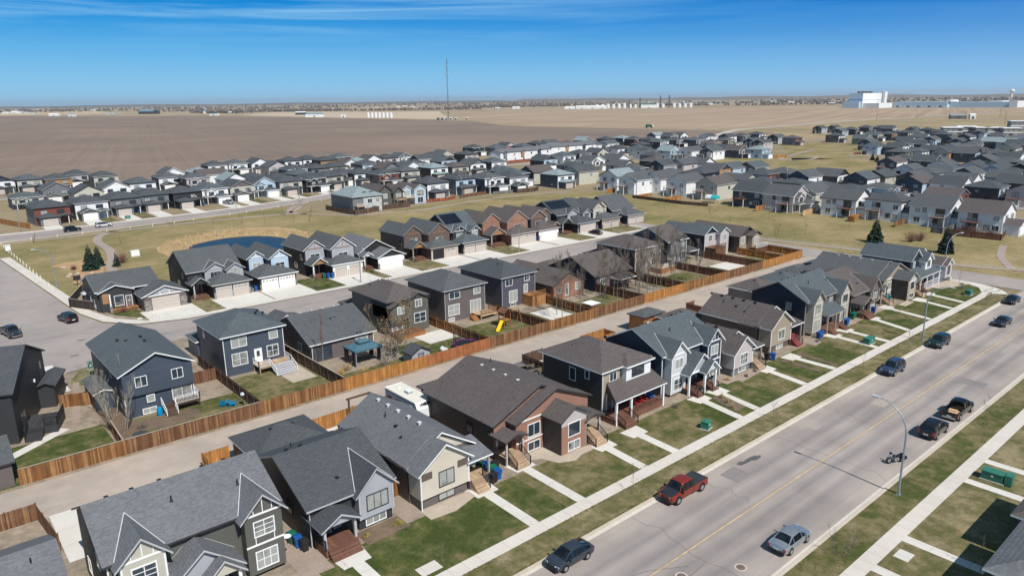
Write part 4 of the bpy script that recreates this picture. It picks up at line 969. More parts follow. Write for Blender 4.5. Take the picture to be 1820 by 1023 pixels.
h.vents([(155.2, 57.5, 7.6), (155, 61, 7.6)], None); h.finish()
h = House('small brown roofed corner home with pale blue-grey front at the far end of the row', 164, 57, group=ROW)
h.body(161.5, 166.2, 52.4, 63.0, .1, 4.0, 'y', .5, W_BLUE, S_BROWN, WHITE, oh=.4)
h.body(162.2, 165.6, 51.5, 52.5, 1.2, 3.9, 'y', .7, W_PINKG, S_BROWN, WHITE, oh=.35, part='bay_wall', rpart='bay_roof')
h.win('F', 163.9, 1.9, 1.1, 1.7, 51.5, (1, 1), DARK, GLASSD); h.win('F', 163.9, .35, 1.4, .6, 52.4); h.door('F', 161.9+4.0, 1.0, 52.4, w=.8)
h.plane('front_step', 165.3, 166.5, 51.5, 52.4, .1, .95, CONCW); h.win('L', 57, 1.7, 1.0, 1.2, 161.5, (1, 1), gl=GLASSD); h.win('R', 57, 1.7, 1.0, 1.2, 166.2, (1, 1), gl=GLASSD); h.finish()
# the roof that cuts into the bottom left corner of the view
h = House('grey shingled home of which only the roof shows at the bottom left edge', 0, 60, group=ROW)
h.body(-7.6, 5.0, 54.6, 64.4, .1, 4.0, 'x', .42, W_OLIVE, S_GREY, WHITE, oh=.45, ohy=.3)
h.win('F', 1.5, 1.4, 1.6, 1.3, 54.6); h.win('F', -4, 1.4, 1.6, 1.3, 54.6); h.door('F', -1.4, .5, 54.6); h.plane('front_step', -2.2, -.6, 53.4, 54.6, .1, .48, CONCW); h.vents([(1.5, 56.6, 5.05)], None); h.stack(3.4, 58.2, 5.6); h.finish()
# homes on the near side of the main street: their roofs just enter the view
for lab, x0, x1, yf, dep in (('grey roofed home on the near side of the main street, bottom right corner', 56.9, 65.3, 12.2, 11), ('brown roofed home at the right edge, above the corner roof', 66.6, 75.4, 13.1, 10)):
    h = House(lab, (x0+x1)/2, yf-dep/2, group='homes on the near side of the main street')
    h.body(x0, x1, yf-dep, yf, .1, 4.0, 'hip', .42, W_TAUPE, S_GREY if x0 < 60 else S_BROWN, WHITE, oh=.5)
    h.win('B', x0+6, 1.5, 1.6, 1.3, yf); h.win('B', x0+2, 1.5, 1.6, 1.3, yf); h.win('L', yf-4, 1.5, 1.6, 1.3, x0); h.finish()
# garages and sheds along the alley
def garage(label, x0, x1, y0, y1, zw, wall, roof, kind='hip', sl=.42, trim=WHITE, name='garage', door=GD_DARK, z0=.1):
    g = House(label, (x0+x1)/2, (y0+y1)/2, cat='garage' if name == 'garage' else 'shed', name=name); g.trim = trim
    g.body(x0, x1, y0, y1, z0, zw, kind, sl, wall, roof, trim, oh=.35)
    gx = (x0+x1)/2; wdt = min(4.8, (x1-x0)-1.2)
    q = MB(); q.box(gx-wdt/2, gx+wdt/2, y1-.03, y1+.05, z0, 2.3, door); g.part('garage_door', q)
    g.door('F', x0+1.0, z0, y0, m=plain('steel_door', (0.5, 0.5, 0.5), .4), glazed=False)
    g.vents([(x0+(x1-x0)*.35, (y0+y1)/2-.3, zw+sl*min(x1-x0, y1-y0)/2), (x0+(x1-x0)*.65, (y0+y1)/2-.4, zw+sl*min(x1-x0, y1-y0)/2-.05)], None, .22, .12)
    g.finish(); return g
garage('dark hip roofed garage behind the charcoal roofed home, beside the alley', 23.9, 32.0, 67.6, 74.6, 2.8, W_CHAR, S_CHAR)
garage('brown roofed garage behind the red porch home', 93.4, 99.6, 66.4, 71.4, 2.8, W_BROWN, S_BROWN)
garage('cedar shed with a grey hip roof standing at the alley edge', 91.0, 96.0, 72.4, 77.2-1.7, 2.9, CEDAR, S_DUSK, sl=.38, trim=DARK, name='shed')
garage('brown roofed garage behind the dark navy duplex', 119.0, 126.6, 67.6, 74.6, 2.8, W_TAUPE, S_BROWN)
garage('slate roofed garage beside the alley, third from its far end', 128.6, 135.4, 67.6, 74.4, 2.8, W_SLATE, S_TEAL)
garage('grey roofed garage beside the alley, second from its far end', 137.2, 144.4, 70.0, 75, 2.8, W_TAUPE, S_DUSK)
garage('long brown roofed garage at the far end of the alley', 146.2, 155.6, 66.6, 74.0, 3.2, W_CHAR, S_BROWN, kind='x', sl=.36)

# ---------------------------------------------------------------- homes whose back yards meet the alley fence
BACK = 'homes with back yards along the alley fence'
def back_home(label, x0, x1, y0, y1, zw, kind, sl, wall, roof, trim, wins, mid=None, oh=.45, garage=True, gtop=2.8, extra=None):
    h = House(label, (x0+x1)/2, (y0+y1)/2, group=BACK); h.trim = trim
    zr = h.body(x0, x1, y0, y1, .1, zw, kind, sl, wall, roof, trim, oh=oh, mid=mid)
    for w in wins: h.win(*w)
    if garage:
        h.body(x0-.3, x0+5.6, y1-.05, y1+4.2, .1, gtop, 'hip', .42, wall, roof, trim, oh=.35, part='garage_wall', rpart='garage_roof')
        q = MB(); q.box(x0+.4, x0+5, y1+4.15, y1+4.25, .1, 2.3, GD_WHITE); h.part('garage_door', q)
    h.spout(x0+.06, y0-.05, zw-.1, WHITE if trim is WHITE else trim); h.spout(x1-.06, y0-.05, zw-.1, WHITE if trim is WHITE else trim)
    return h, zr
# at the cul-de-sac corner, turned off the grid
h = House('black two storey home turned to the cul-de-sac, with dark deck and stairs, at left edge', 6.4, 104.5, rot=rad(-20), group=BACK); h.trim = DARK
h.body(-6.5, 3.4, -8, 7.5, .1, 6.3, 'x', .42, W_CHAR, S_CHAR, DARK, oh=.35)
h.body(3.4, 5.2, 2.6, 8.5, .1, 3.0, 'y', .42, W_CHAR, S_CHAR, DARK, oh=.3, part='porch_wall', rpart='porch_roof')
h.win('F', -4.6, 3.9, 1.3, 1.2, -8, (1, 1), DARK); h.win('F', -2.6, 1.6, 2.4, 1.3, -8, (2, 1), DARK); h.win('R', 5.6, 3.6, 1.0, 2.0, 3.4, (1, 1), DARK, GLASSD); h.win('R', -4.9, .8, 1.9, 2.0, 3.4, (2, 1), DARK)
h.deck(3.45, 7.0, -6.2, -2.0, 1.1, DECKD, W_CHAR); h.steps(4.0, 5.6, -8.2, -6.2, .1, 1.1, DECKD, 6)
h.rail([(3.5, -6.1, 1.1), (3.95, -6.1, 1.1)], .95, BLACK); h.rail([(5.65, -6.1, 1.1), (6.95, -6.1, 1.1), (6.95, -2.1, 1.1)], .95, BLACK); h.rail([(3.98, -8.1, .2), (3.98, -6.2, 1.1)], .95, BLACK)
h.vents([(-4.5, -2.6, 8.3), (-2.6, -2.4, 8.5), (-.6, -2.2, 8.5), (1.5, -1.8, 8.6)], None, .4, .1); h.stack(-1.5, -5, 7.4); h.part('wall_lamp', MB().box(3.4, 3.56, 1.6, 1.85, 4.1, 4.45, WHITE))
h.finish()
g = House('dark garage with charcoal roof opening on the alley at the left edge', 0.6, 88, cat='garage', name='garage'); g.trim = DARK
g.body(-5.0, 5.0, 84.7, 92, .1, 2.8, 'x', .40, W_TAUPE, S_DUSK, DARK, oh=.35); g.garage_door(-3.4, 2.2, 84.7, .1, 2.35, GD_DARK, GREYT); g.finish()

h, zr = back_home('slate blue gabled home with sliding door and white railed back stairs, beside black home', 17.9, 26.2, 94.4, 111, 5.9, 'y', .48, W_SLATE, S_TEAL, WHITE,
    [('F', 20.0, 4.1, 1.25, 1.2, 94.4), ('F', 24.3, 4.1, 1.25, 1.2, 94.4), ('F', 20.9, 1.75, .8, .8, 94.3, (1, 1)), ('F', 20.6, .3, 1.5, .6, 94.3), ('L', 100, 4.2, .9, 1.1, 17.9, (1, 1), None, GLASSD)], garage=False)
h.plane('upper_overhang', 17.9, 26.2, 94.05, 94.4, 2.95, 5.8, W_SLATE)
h.win('F', 20.0, 4.1, 1.25, 1.2, 94.05, fw=.08); h.win('F', 24.3, 4.1, 1.25, 1.2, 94.05, fw=.08)
h.win('F', 24.7, 1.2, 2.3, 2.0, 94.4, (2, 1), part='sliding_door')
h.deck(23.3, 26.3, 92.6, 94.36, 1.15, CEDAR_B); h.steps(21.9, 23.2, 91.6, 93.6, .1, 1.15, CEDAR_B, 6)
h.rail([(23.3, 92.65, 1.15), (26.25, 92.65, 1.15), (26.25, 94.3, 1.15)]); h.rail([(21.9, 91.7, .2), (21.9, 93.6, 1.15)]); h.rail([(23.22, 91.7, .2), (23.22, 92.6, .9)])
h.body(15.7, 17.85, 99.6, 106, .1, 2.4, 'y', .35, W_SLATE, S_TEAL, WHITE, oh=.25, part='side_wing', rpart='side_wing_roof')
h.vents([(20.2, 105, 7.2), (20.9, 103.2, 7.4)], None, .3, .2); h.vents([(22.4, 100, 8.0), (22.5, 102.3, 8.0)], None, .3, .08); h.finish()

h, zr = back_home('slate blue home with teal hip roof, white back door and broad white stairs', 32.3, 41.2, 100.2, 111, 6.0, 'hip', .42, W_SLATE, S_TEAL, WHITE,
    [('F', 34.6, 4.25, 2.1, 1.35, 100.2), ('F', 39.7, 4.4, 1.2, 1.1, 100.2, (1, 1)), ('F', 34.5, 1.55, 2.1, 1.7, 100.2, (2, 2)), ('F', 39.4, 1.75, 1.6, 1.6, 100.2, (2, 2)), ('L', 108, 4.2, .8, 1.3, 32.3, (1, 1), None, GLASSD)])
h.door('F', 37.2, 1.2, 100.2, m=WHITE); h.deck(36.3, 41.1, 97.9, 100.16, 1.15, DECKT); h.steps(38.0, 41.0, 95.7, 97.9, .1, 1.15, plain('pale_step', (0.55, 0.55, 0.57), .6), 7, W_CHAR)
h.rail([(36.3, 97.95, 1.15), (37.9, 97.95, 1.15)]); h.rail([(36.3, 100, 1.15), (36.3, 97.95, 1.15)]); h.rail([(37.95, 95.8, .2), (37.95, 97.9, 1.15)]); h.rail([(41.05, 95.8, .2), (41.05, 97.9, 1.15), (41.05, 100, 1.15)])
h.vents([(38.9, 104.2, 7.5), (39.5, 105.0, 7.6), (40.0, 104.2, 7.3)], None, .26, .16); h.finish()

h, zr = back_home('low dark taupe bungalow with long grey roof behind a teal garden gazebo', 44.0, 54.5, 97.0, 111, 3.1, 'x', .40, W_TAUPE, S_DUSK, WHITE,
    [('F', 52.4, 1.3, 1.9, 1.2, 97.0), ('F', 46.0, .4, 2.4, 2.0, 97.0, (2, 1), DARK), ('L', 101, 1.2, 1.2, 1.2, 44.0, (1, 1), WHITE, GLASSD)])
h.body(44.3, 48.6, 111, 115, .1, 3.0, 'y', .5, W_TAUPE, S_DUSK, WHITE, oh=.4, part='front_wing', rpart='front_wing_roof')
h.vents([(49.6, 101.4, 4.9), (50.3, 101.6, 4.9)], None, .28, .2); h.vents([(46+1.9*k, 104.4, 5.95) for k in range(4)], plain('pale_vent', (0.6, 0.6, 0.6), .5), .24, .12); h.stack(47.6, 100.6, 4.5); h.finish()

h, zr = back_home('olive grey two storey home with brown roof and twin gables over its back wall', 59.2, 67.0, 100.2, 112, 5.9, 'hip', .45, W_OLIVE, S_BROWN, DARK,
    [('F', 65.0, 4.4, 1.2, 1.1, 99.75, (2, 1), WHITE), ('F', 65.2, 1.6, 2.2, 1.6, 99.75, (2, 2), WHITE)])
h.body(62.9, 67.0, 99.8, 106, .1, 5.6, 'y', .5, W_OLIVE, S_BROWN, DARK, oh=.3, part='back_gable', rpart='back_gable_roof'); h.body(59.2, 62.8, 99.0, 105, 2.9, 5.2, 'y', .45, W_OLIVE, S_BROWN, DARK, oh=.3, part='back_gable', rpart='back_gable_roof')
h.win('F', 61.0, 4.0, 1.2, 1.1, 99.0, (2, 1), WHITE); h.win('F', 60.9, .9, 2.0, 2.0, 100.2, (2, 1), WHITE, part='sliding_door')
h.deck(59.4, 64.5, 97.2, 100.1, .9, CEDAR_D, CEDAR); h.vents([(61, 108, 8.0), (62.6, 108, 8.0), (64.3, 107.6, 7.8)], WHITE, .26, .16); h.finish()

h, zr = back_home('taupe two storey home with grey hip roof and a cedar railed deck', 70.4, 79.4, 99.8, 111.3, 5.9, 'hip', .42, W_TAUPE, S_DUSK, GREYT,
    [('F', 72.6, 4.3, 2.2, 1.1, 99.8, (2, 1), WHITE), ('F', 77.6, 4.3, 1.4, 1.1, 99.8, (2, 1), WHITE), ('F', 72.4, 1.3, 2.3, 1.8, 99.8, (2, 2), WHITE), ('F', 71.8, .25, 1.2, .5, 99.8, (2, 1), WHITE)])
h.win('F', 77.2, .95, 2.3, 2.2, 99.8, (3, 1), WHITE, part='sliding_door'); h.deck(76.2, 80.2, 97.0, 99.76, .95, DECKT); h.steps(74.9, 76.1, 97.2, 98.6, .1, .95, CEDAR, 5)
h.rail([(76.3, 97.05, .95), (80.1, 97.05, .95), (80.1, 99.7, .95)], .9, CEDAR, .12); h.vents([(75.3, 104.5, 7.8)], None); h.finish()

h, zr = back_home('violet grey two storey home with charcoal hip roof and tall cedar skirted deck', 83.6, 92.0, 100.0, 112.6, 5.9, 'hip', .42, W('violet_grey', (0.085, 0.082, 0.11)), S_CHAR, GREYT,
    [('F', 85.4, 4.3, 1.6, 1.1, 100.0, (2, 1), WHITE), ('F', 89.9, 4.5, 1.2, 1.0, 100.0, (2, 1), WHITE), ('F', 86.4, 1.0, 1.9, 2.1, 100.0, (2, 1), WHITE), ('F', 86.4, .2, 1.2, .5, 100.0, (2, 1), WHITE), ('F', 89.6, 2.3, .9, 1.5, 100.0, (1, 1), WHITE)])
h.deck(88.6, 92.1, 97.0, 99.96, 2.1, CEDAR, CEDAR); h.rail([(88.7, 97.05, 2.1), (92.0, 97.05, 2.1)], .9, CEDAR, .12); h.steps_x(95.4, 92.15, 97.1, 98.3, .1, 2.1, CEDAR, 9)
h.vents([(86.6, 104.6, 7.4), (87.6, 104.2, 7.4), (88.4, 104.4, 7.4), (87.2, 103.2, 7.1)], None, .28, .16); h.vents([(88.2, 107, 7.8)], None); h.finish()

h, zr = back_home('brown roofed bungalow with orange brick gable end among bare aspens', 94.2, 102.6, 97.2, 112, 3.2, 'y', .5, W_BRICK, S_BROWN, DARK,
    [('F', 96.0, 1.5, .9, 1.0, 97.2, (1, 1), WHITE), ('F', 97.9, .7, .8, 2.2, 97.2, (1, 1), WHITE), ('F', 101.0, 1.4, 1.2, 1.4, 97.2, (2, 1), WHITE)])
h.body(93.2, 99, 108, 115, .1, 3.2, 'x', .5, W_DBROWN, S_BROWN, DARK, oh=.4, part='front_wing', rpart='front_wing_roof'); h.vents([(96.6, 104, 4.8), (95.8, 105, 4.4)], None); h.finish()

h, zr = back_home('brown roofed bungalow with dark navy gable end behind white patio posts', 105.4, 116.4, 96.6, 110, 3.2, 'x', .45, W_NAVYD, S_BROWN, DARK,
    [('F', 112.5, 1.0, 2.2, 1.6, 96.5, (2, 1), WHITE), ('F', 107.5, 1.2, 1.2, 1.2, 96.5, (2, 1), WHITE)])
h.plane('back_wall', 105.45, 116.35, 96.54, 96.6, .1, 3.1, W_TAUPE); h.shed_roof(109.6, 115, 93.6, 96.5, 2.4, 2.9, S_BROWN, WHITE, part='patio_roof')
for px in (109.8, 112.3, 114.8): h.post(px, 93.8, .1, 2.3, .14)
h.vents([(108+1.6*k, 103.6, 6.25) for k in range(4)], None); h.finish()

h, zr = back_home('brown two storey home with tan stone back and brown hip roof, behind bare aspens', 121.6, 130.4, 99.8, 111, 5.9, 'hip', .42, W_TAN, S_BROWN, WHITE,
    [('F', 124, 4.4, 1.8, 1.0, 99.74, (2, 1)), ('F', 128.6, 4.4, 1.5, 1.0, 99.74, (2, 1)), ('F', 124.2, 1.2, 2.2, 2.0, 99.74, (2, 1)), ('F', 128, 1.6, 1.4, 1.5, 99.74, (2, 1))])
h.plane('back_wall', 121.65, 130.35, 99.74, 99.8, .1, 5.85, masonry('tan_stone', (0.24, 0.2, 0.16), (0.36, 0.31, 0.25))); h.plane('side_panel', 121.54, 121.6, 99.9, 111, .1, 5.8, W_DBROWN)
h.deck(127, 132, 96.8, 99.7, 1.3, DECKT, CEDAR); h.rail([(127.1, 96.9, 1.3), (131.9, 96.9, 1.3)], .9, WHITE); h.finish()

h, zr = back_home('blue-grey two storey home with brown roof, small back gables and wide patio glazing', 135.0, 142.2, 101.2, 112.5, 5.7, 'x', .45, W_SLATE, S_BROWN, WHITE,
    [('F', 136.6, 3.9, 1.1, 1.3, 100.35, (2, 1)), ('F', 140.6, 3.9, 1.1, 1.3, 101.15, (2, 1))])
h.body(135.0, 138.6, 100.4, 106, 2.7, 5.4, 'y', .5, W_GREY, S_BROWN, DARK, oh=.35, part='back_gable', rpart='back_gable_roof'); h.body(138.7, 142.2, 101.16, 106, .1, 5.6, 'y', .5, W_GREY, S_BROWN, DARK, oh=.3, part='back_gable', rpart='back_gable_roof')
h.win('F', 136.8, .6, 2.6, 2.1, 101.2, (3, 1), part='sliding_door'); h.win('F', 140.6, .8, 2.2, 1.9, 101.12, (3, 1)); h.shed_roof(142.3, 146, 100, 104, 2.6, 3.2, S_DUSK, WHITE, part='patio_roof'); h.post(145.8, 100.2, .1, 2.5, .14); h.finish()

h, zr = back_home('teal roofed two storey home with warm grey back and white rake trim', 148.6, 153.4, 100.6, 113, 5.8, 'y', .62, W_NAVYD, S_TEAL, WHITE, [('F', 151, 3.9, 1.2, 1.3, 100.55, (2, 1))])
h.plane('back_wall', 148.65, 153.35, 100.55, 100.6, .1, 5.7, W_PINKG); h.body(153.4, 157.2, 99.4, 110, .1, 5.6, 'y', .6, W_PINKG, S_TEAL, WHITE, oh=.35, part='back_gable', rpart='back_gable_roof')
h.win('F', 155.4, 3.7, 1.4, 1.5, 99.4, (1, 1)); h.win('F', 155.4, .8, 1.4, 1.5, 99.4, (1, 1)); h.deck(148.8, 153.2, 97.4, 100.5, 2.6, CEDAR_D, CEDAR_D); h.rail([(148.9, 97.5, 2.6), (153.1, 97.5, 2.6)], .9, CEDAR_D, .12); h.finish()

h, zr = back_home('brown roofed home with tan timbered back gables at the end of the alley fence', 158.4, 166.0, 97.2, 112, 4.4, 'y', .5, W_DBROWN, S_BROWN, DARK, [('F', 160, 2.4, 1.2, 1.6, 97.12, (1, 1), WHITE)], garage=False)
h.plane('back_wall', 158.5, 165.9, 97.12, 97.2, .1, 4.3, W_TAN); h.body(161.8, 165.6, 95.6, 103, .1, 4.3, 'y', .5, W_TAN, S_BROWN, DARK, oh=.4, part='back_gable', rpart='back_gable_roof')
h.win('F', 163.7, 2.2, 1.6, 1.6, 95.6, (2, 1), WHITE); h.deck(160.6, 166, 93.6, 95.5, 1.6, CEDAR_D, CEDAR_D); h.rail([(160.7, 93.7, 1.6), (165.9, 93.7, 1.6)], .9, WHITE, .14); h.finish()

# ---------------------------------------------------------------- homes with front garages on the inner street
GAR = 'homes with front garages on the inner street'
def craft(label, x0, x1, g0, g1, wall, roof, trim, doorm, face, doors=2, bay=None, bayw=None, zw=5.3, sl=.55, stone=None, left=True, two=True, kind='x', gable_garage=False, timber=None, yb=161.5, solar=None, gbay=True):
    h = House(label, (x0+x1)/2, 153, group=GAR); h.trim = trim
    ym = 149.2; yg = 144.6; timber = timber or trim; x0, x1 = x0+.25, x1-.35
    if kind == 'yy': zw += .75; sl += .1
    if kind == 'yy':   # two gables side by side, one standing forward of the other
        xm = x0+(x1-x0)*(.46 if left else .54); f0, f1 = (ym+1.2, ym-1.6) if left else (ym-1.6, ym+1.2)
        for k_, (a, b_, ff) in enumerate(((x0, xm, f0), (xm, x1, f1))):
            h.body(a, b_, ff, yb-2*k_, .1 if ff > ym else 2.6, zw, 'y', sl, wall, roof, trim, oh=.4)
            c = (a+b_)/2; wd_ = b_-a; gz = zw+sl*wd_/2
            h.mb('gable_panel', k_).prism([(a+.5, zw+.02), (b_-.5, zw+.02), (c, gz-.35)], 'y', ff-.04, ff, bayw or face)
            t = h.mb('gable_bracket', k_); t.box(c-.06, c+.06, ff-.12, ff-.045, zw+.1, gz-.2, timber); t.box(c-wd_*.32, c+wd_*.32, ff-.12, ff-.045, zw-.02, zw+.14, timber)
            h.plane('bay_wall', a+.25, b_-.25, ff-.04, ff, 3.0, zw-.05, bayw or face); h.win('F', c, 3.45, min(2.2, wd_*.45), 1.4, ff-.04, (2, 2), trim, GLASSD)
        gbay = False
        if f1 < ym: h.plane('wall', xm, x1, ym, yb-2, .1, 2.6, wall)
        else: h.plane('wall', x0, xm, ym, yb, .1, 2.6, wall)
    else: h.body(x0, x1, ym, yb, .1, zw, kind, sl, wall, roof, trim, oh=.4)
    main = (ym, zw, sl) if kind == 'x' else None
    # garage block
    if gable_garage: h.body(g0, g1, yg, ym+1.2, .1, 2.9, 'y', .42, wall, roof, trim, oh=.45, part='garage_wall', rpart='garage_roof'); zt = 2.9
    else:
        h.mb('garage_wall', 'g').box(g0, g1, yg, ym, .1, 2.9, wall); h.mb('garage_roof', 'g').hip(g0-.45, g1+.45, yg-.45, ym+4.2, 3.05, .42, roof, trim)
    h.plane('garage_front', g0+.01, g1-.01, yg-.04, yg, .1, 2.85, face)
    ws = (g1-g0)
    if doors == 2:
        dw = (ws-1.5)/2
        for a in (g0+.5, g1-.5-dw): h.garage_door(a, a+dw, yg-.04, .12, 2.35, doorm, trim, lights=True)
    elif doors == 1: h.garage_door(g0+1.1, g1-1.1, yg-.04, .12, 2.35, doorm, trim)
    else:
        dw = (ws-1.5)/2; h.garage_door(g1-.5-dw, g1-.5, yg-.04, .12, 2.35, doorm, trim, lights=True); h.plane('bay_shade_panel', g0+.5, g0+.5+dw, yg-.06, yg-.02, .12, 2.35, BLACK)  # black sheet over the wall stands for the shade inside the bay
    for xx in ([g0+.22, g1-.22] if doors == 1 else [g0+.22, (g0+g1)/2, g1-.22]): h.plane('stone_pillar', xx-.24, xx+.24, yg-.1, yg-.02, .1, 1.5 if stone is None else 2.6, stone or STONE)
    if two and gbay:
        b0, b1 = (g1-3.6, g1-.2) if left else (g0+.2, g0+3.6)
        h.bay(b0, b1, ym-1.9, ym+(.2 if kind == 'x' else 1.5), 2.9, zw-.1, .62, bayw or wall, roof, main, trim, oh=.4)
        c = (b0+b1)/2; h.win('F', c, 3.55, 1.9, 1.5, ym-1.9, (3, 2), trim, GLASSD)
        t = h.mb('gable_bracket', 't'); t.box(c-.05, c+.05, ym-1.97, ym-1.9, zw+.05, zw+.95, timber); t.box(c-1.2, c+1.2, ym-1.97, ym-1.9, zw-.1, zw+.05, timber)
        m0, m1 = (g0-.1, g0+4.2) if left else (g1-4.2, g1+.1)
        h.bay(m0, m1, ym-.5, ym+(.2 if kind == 'x' else 1.5), 2.9, zw, .6, bayw if bayw else face, roof, main, trim, oh=.4)
        c = (m0+m1)/2; h.win('F', c, 3.5, 2.0, 1.2, ym-.5, (3, 1), trim, GLASSD)
        t = h.mb('gable_bracket', 't2'); t.box(c-.05, c+.05, ym-.57, ym-.5, zw+.1, zw+1.05, timber); t.box(c-1.5, c+1.5, ym-.57, ym-.5, zw-.05, zw+.1, timber)
    p0, p1 = (x0, g0) if left else (g1, x1)
    if p1-p0 > 1.8:
        h.bay(p0+.1, p1-.1, ym-2.2, ym+.1, 3.1, 3.2, .7, timber if timber is not trim else face, roof, None, trim, oh=.35, yb=ym+1.2, part='porch_gable', rpart='porch_roof')
        h.post(p0+.4, ym-2.0, .1, 3.2, .26, trim, (STONE, 1.0)); h.deck(p0+.1, p1-.1, ym-2.2, ym-.02, .6, DECKB, STONE); h.steps(p0+.4, p1-.3, ym-3.2, ym-2.2, .1, .6, DECKB, 3)
        h.door('F', (p0+p1)/2+.3, .61, ym, m=plain('brown_door', (0.10, 0.05, 0.035), .4)); h.win('L', ym+3, 3.6 if two else 1.4, .9, 1.2, x0, (1, 1), trim, GLASSD)
    else: h.door('F', x0+.9 if left else x1-.9, .3, ym)
    h.win('L', ym+6, 1.4, 1.0, 1.2, x0, (1, 1), trim, GLASSD); h.win('B', (x0+x1)/2, 1.2, 2.2, 1.8, yb); h.win('B', (x0+x1)/2+1, zw-1.8, 1.8, 1.2, yb)
    zr = zw+sl*((yb-ym) if kind == 'x' else (x1-x0) if kind == 'y' else (x1-x0)*.46)/2
    if solar:
        sx0, sx1, n = solar; t = MB()
        for r_ in range(2):
            for i in range(n):
                a = sx0+(sx1-sx0)*i/n; b_ = sx0+(sx1-sx0)*(i+1)/n-.06
                ya, yb_ = ym+2.2+r_*1.7, ym+3.85+r_*1.7
                t.add([(a, ya, zw+sl*(ya-ym)+.3), (b_, ya, zw+sl*(ya-ym)+.3), (b_, yb_, zw+sl*(yb_-ym)+.3), (a, yb_, zw+sl*(yb_-ym)+.3)], [(0, 1, 2, 3)], paint('solar_glass', (0.008, 0.009, 0.014), .15))
        h.part('solar_panels', t)
    vx = [x0+2, x0+4] if kind == 'x' else [(x0+x1)/2-.1, (x0+x1)/2+.3] if kind == 'y' else [x0+(x1-x0)*.22]
    h.vents([(v_, (ym+yb)/2+.3, zr-.1) for v_ in vx], None, .24, .12)
    h.finish(); return h

TIM = board('honey_timber', (0.36, 0.20, 0.10), .2)
h = House('slate roofed bungalow with white fascia and gabled taupe garage on the corner by spruces', 34, 153, group=GAR)
h.body(26.6, 37.6, 150.2, 161.6, .1, 4.1, 'x', .38, W_CHAR, S_DUSK, WHITE, oh=.5, ohy=.35)
h.bay(27.0, 32.6, 149.5, 150.4, .1, 3.9, .38, W_CHAR, S_DUSK, (150.2, 4.1, .38), WHITE); h.plane('timber_panel', 27.4, 28.4, 149.42, 149.5, 1.7, 3.6, TIM); h.win('F', 30.2, 1.0, 1.5, 1.9, 149.5, (1, 1), WHITE)
h.body(33.3, 41.0, 144.8, 152.5, .1, 2.95, 'y', .40, W_TAUPE, S_DUSK, WHITE, oh=.45, part='garage_wall', rpart='garage_roof')
h.mb('gable_panel', 'x').prism([(34.2, 3.1), (40.1, 3.1), (37.15, 4.25)], 'y', 144.76, 144.8, W_LGREY)
for k in range(4): h.plane('gable_trim', 34.6+1.7*k-.06, 34.6+1.7*k+.06, 144.7, 144.76, 3.0, 3.1+.4*(1.6-abs(k-1.5)), WHITE)
h.plane('trim_band', 33.4, 40.9, 144.7, 144.8, 2.8, 3.0, WHITE); h.garage_door(34.7, 39.7, 144.8, .12, 2.5, GD_TAUPE, W_TAUPE)
for xx in (34.0, 40.4): h.plane('stone_pillar', xx-.55, xx+.55, 144.7, 144.8, .1, 2.0, STONE)
h.deck(28.2, 33.2, 148.0, 149.45, .6, CEDAR, CEDAR_D); h.post(28.4, 148.2, .1, 3.7, .22, WHITE, (STONE, 1.4)); h.door('F', 31.9, .61, 149.5); h.win('L', 155, 1.4, 1.0, 1.8, 26.6, (1, 1), WHITE, GLASSD); h.win('L', 152.4, .6, .9, 1.6, 26.6, (1, 1), WHITE, GLASSD)
h.finish()
craft('slate grey home with steep gables and twin taupe garage doors, second from corner', 42.6, 53.7, 46.2, 53.6, W_CHAR, S_DUSK, GREYT, GD_TAUPE, W_CHAR, bayw=W_LGREY)
craft('dark blue home with white timbered gables and twin white garage doors before the pond', 55.4, 64.0, 55.6, 63.6, W_NAVYD, S_DUSK, WHITE, GD_WHITE, W_CHAR, bayw=W_BLUE, kind='yy', sl=.6)
craft('grey home with white rake trim, wooden lattice porch and twin grey garage doors', 68.2, 79.8, 72.2, 79.7, W_CHAR, S_DUSK, WHITE, GD_TAUPE, W_WHITE, bayw=W_LGREY, timber=TIM, sl=.62, kind='yy')
craft('grey bungalow with black gable and one wide white garage door', 81.0, 91.0, 83.7, 90.8, W_BLK, S_GREY, WHITE, GD_WHITE, W_WHITE, doors=1, two=False, zw=3.6, gable_garage=True, kind='y')
craft('brown timbered home with one garage bay standing open', 94.4, 106.8, 98.6, 106.7, W_BROWN, S_DUSK, TAUPE, GD_TAUPE, W_TAUPE, doors=3, bayw=W_BROWN, timber=TIM, sl=.62, stone=STONE_L, kind='yy')
craft('slate home with rooftop solar array and white gable brackets over taupe garage doors', 107.8, 117.4, 108.4, 116.2, W_CHAR, S_TEAL, GREYT, GD_TAUPE, W_CHAR, bayw=W_CHAR, timber=WHITE, solar=(108.2, 113.6, 6), sl=.62)
craft('brown brick home with timbered garage gables and small taupe doors', 119.2, 133.5, 124.6, 133.4, W_BRICK, S_BROWN, W_PINKG, GD_TAUPE, W_BRICK, bayw=W_BRICK, timber=TIM, stone=STONE_L, kind='yy', sl=.6)
craft('brown roofed timbered home with one white garage door', 134.2, 145.0, 134.6, 142.2, W_TAUPE, S_BROWN, W_PINKG, GD_WHITE, W_WHITE, doors=1, bayw=W_BROWN, timber=TIM, left=False, kind='yy', sl=.6)
craft('charcoal home with black solar roof and arched grey dormer, black car on its driveway', 145.8, 158.6, 150.0, 158.5, W_CHAR, S_CHAR, GREYT, GD_TAUPE, W_CHAR, doors=1, bayw=W_LGREY, solar=(146.2, 154.2, 7))
craft('slate roofed home with cream stone bays, next after the solar roof', 159.2, 169.2, 160.4, 168.4, W_CHAR, S_DUSK, TAUPE, GD_TAUPE, STONE_L, bayw=W_CREAM, left=False, kind='yy', sl=.6)
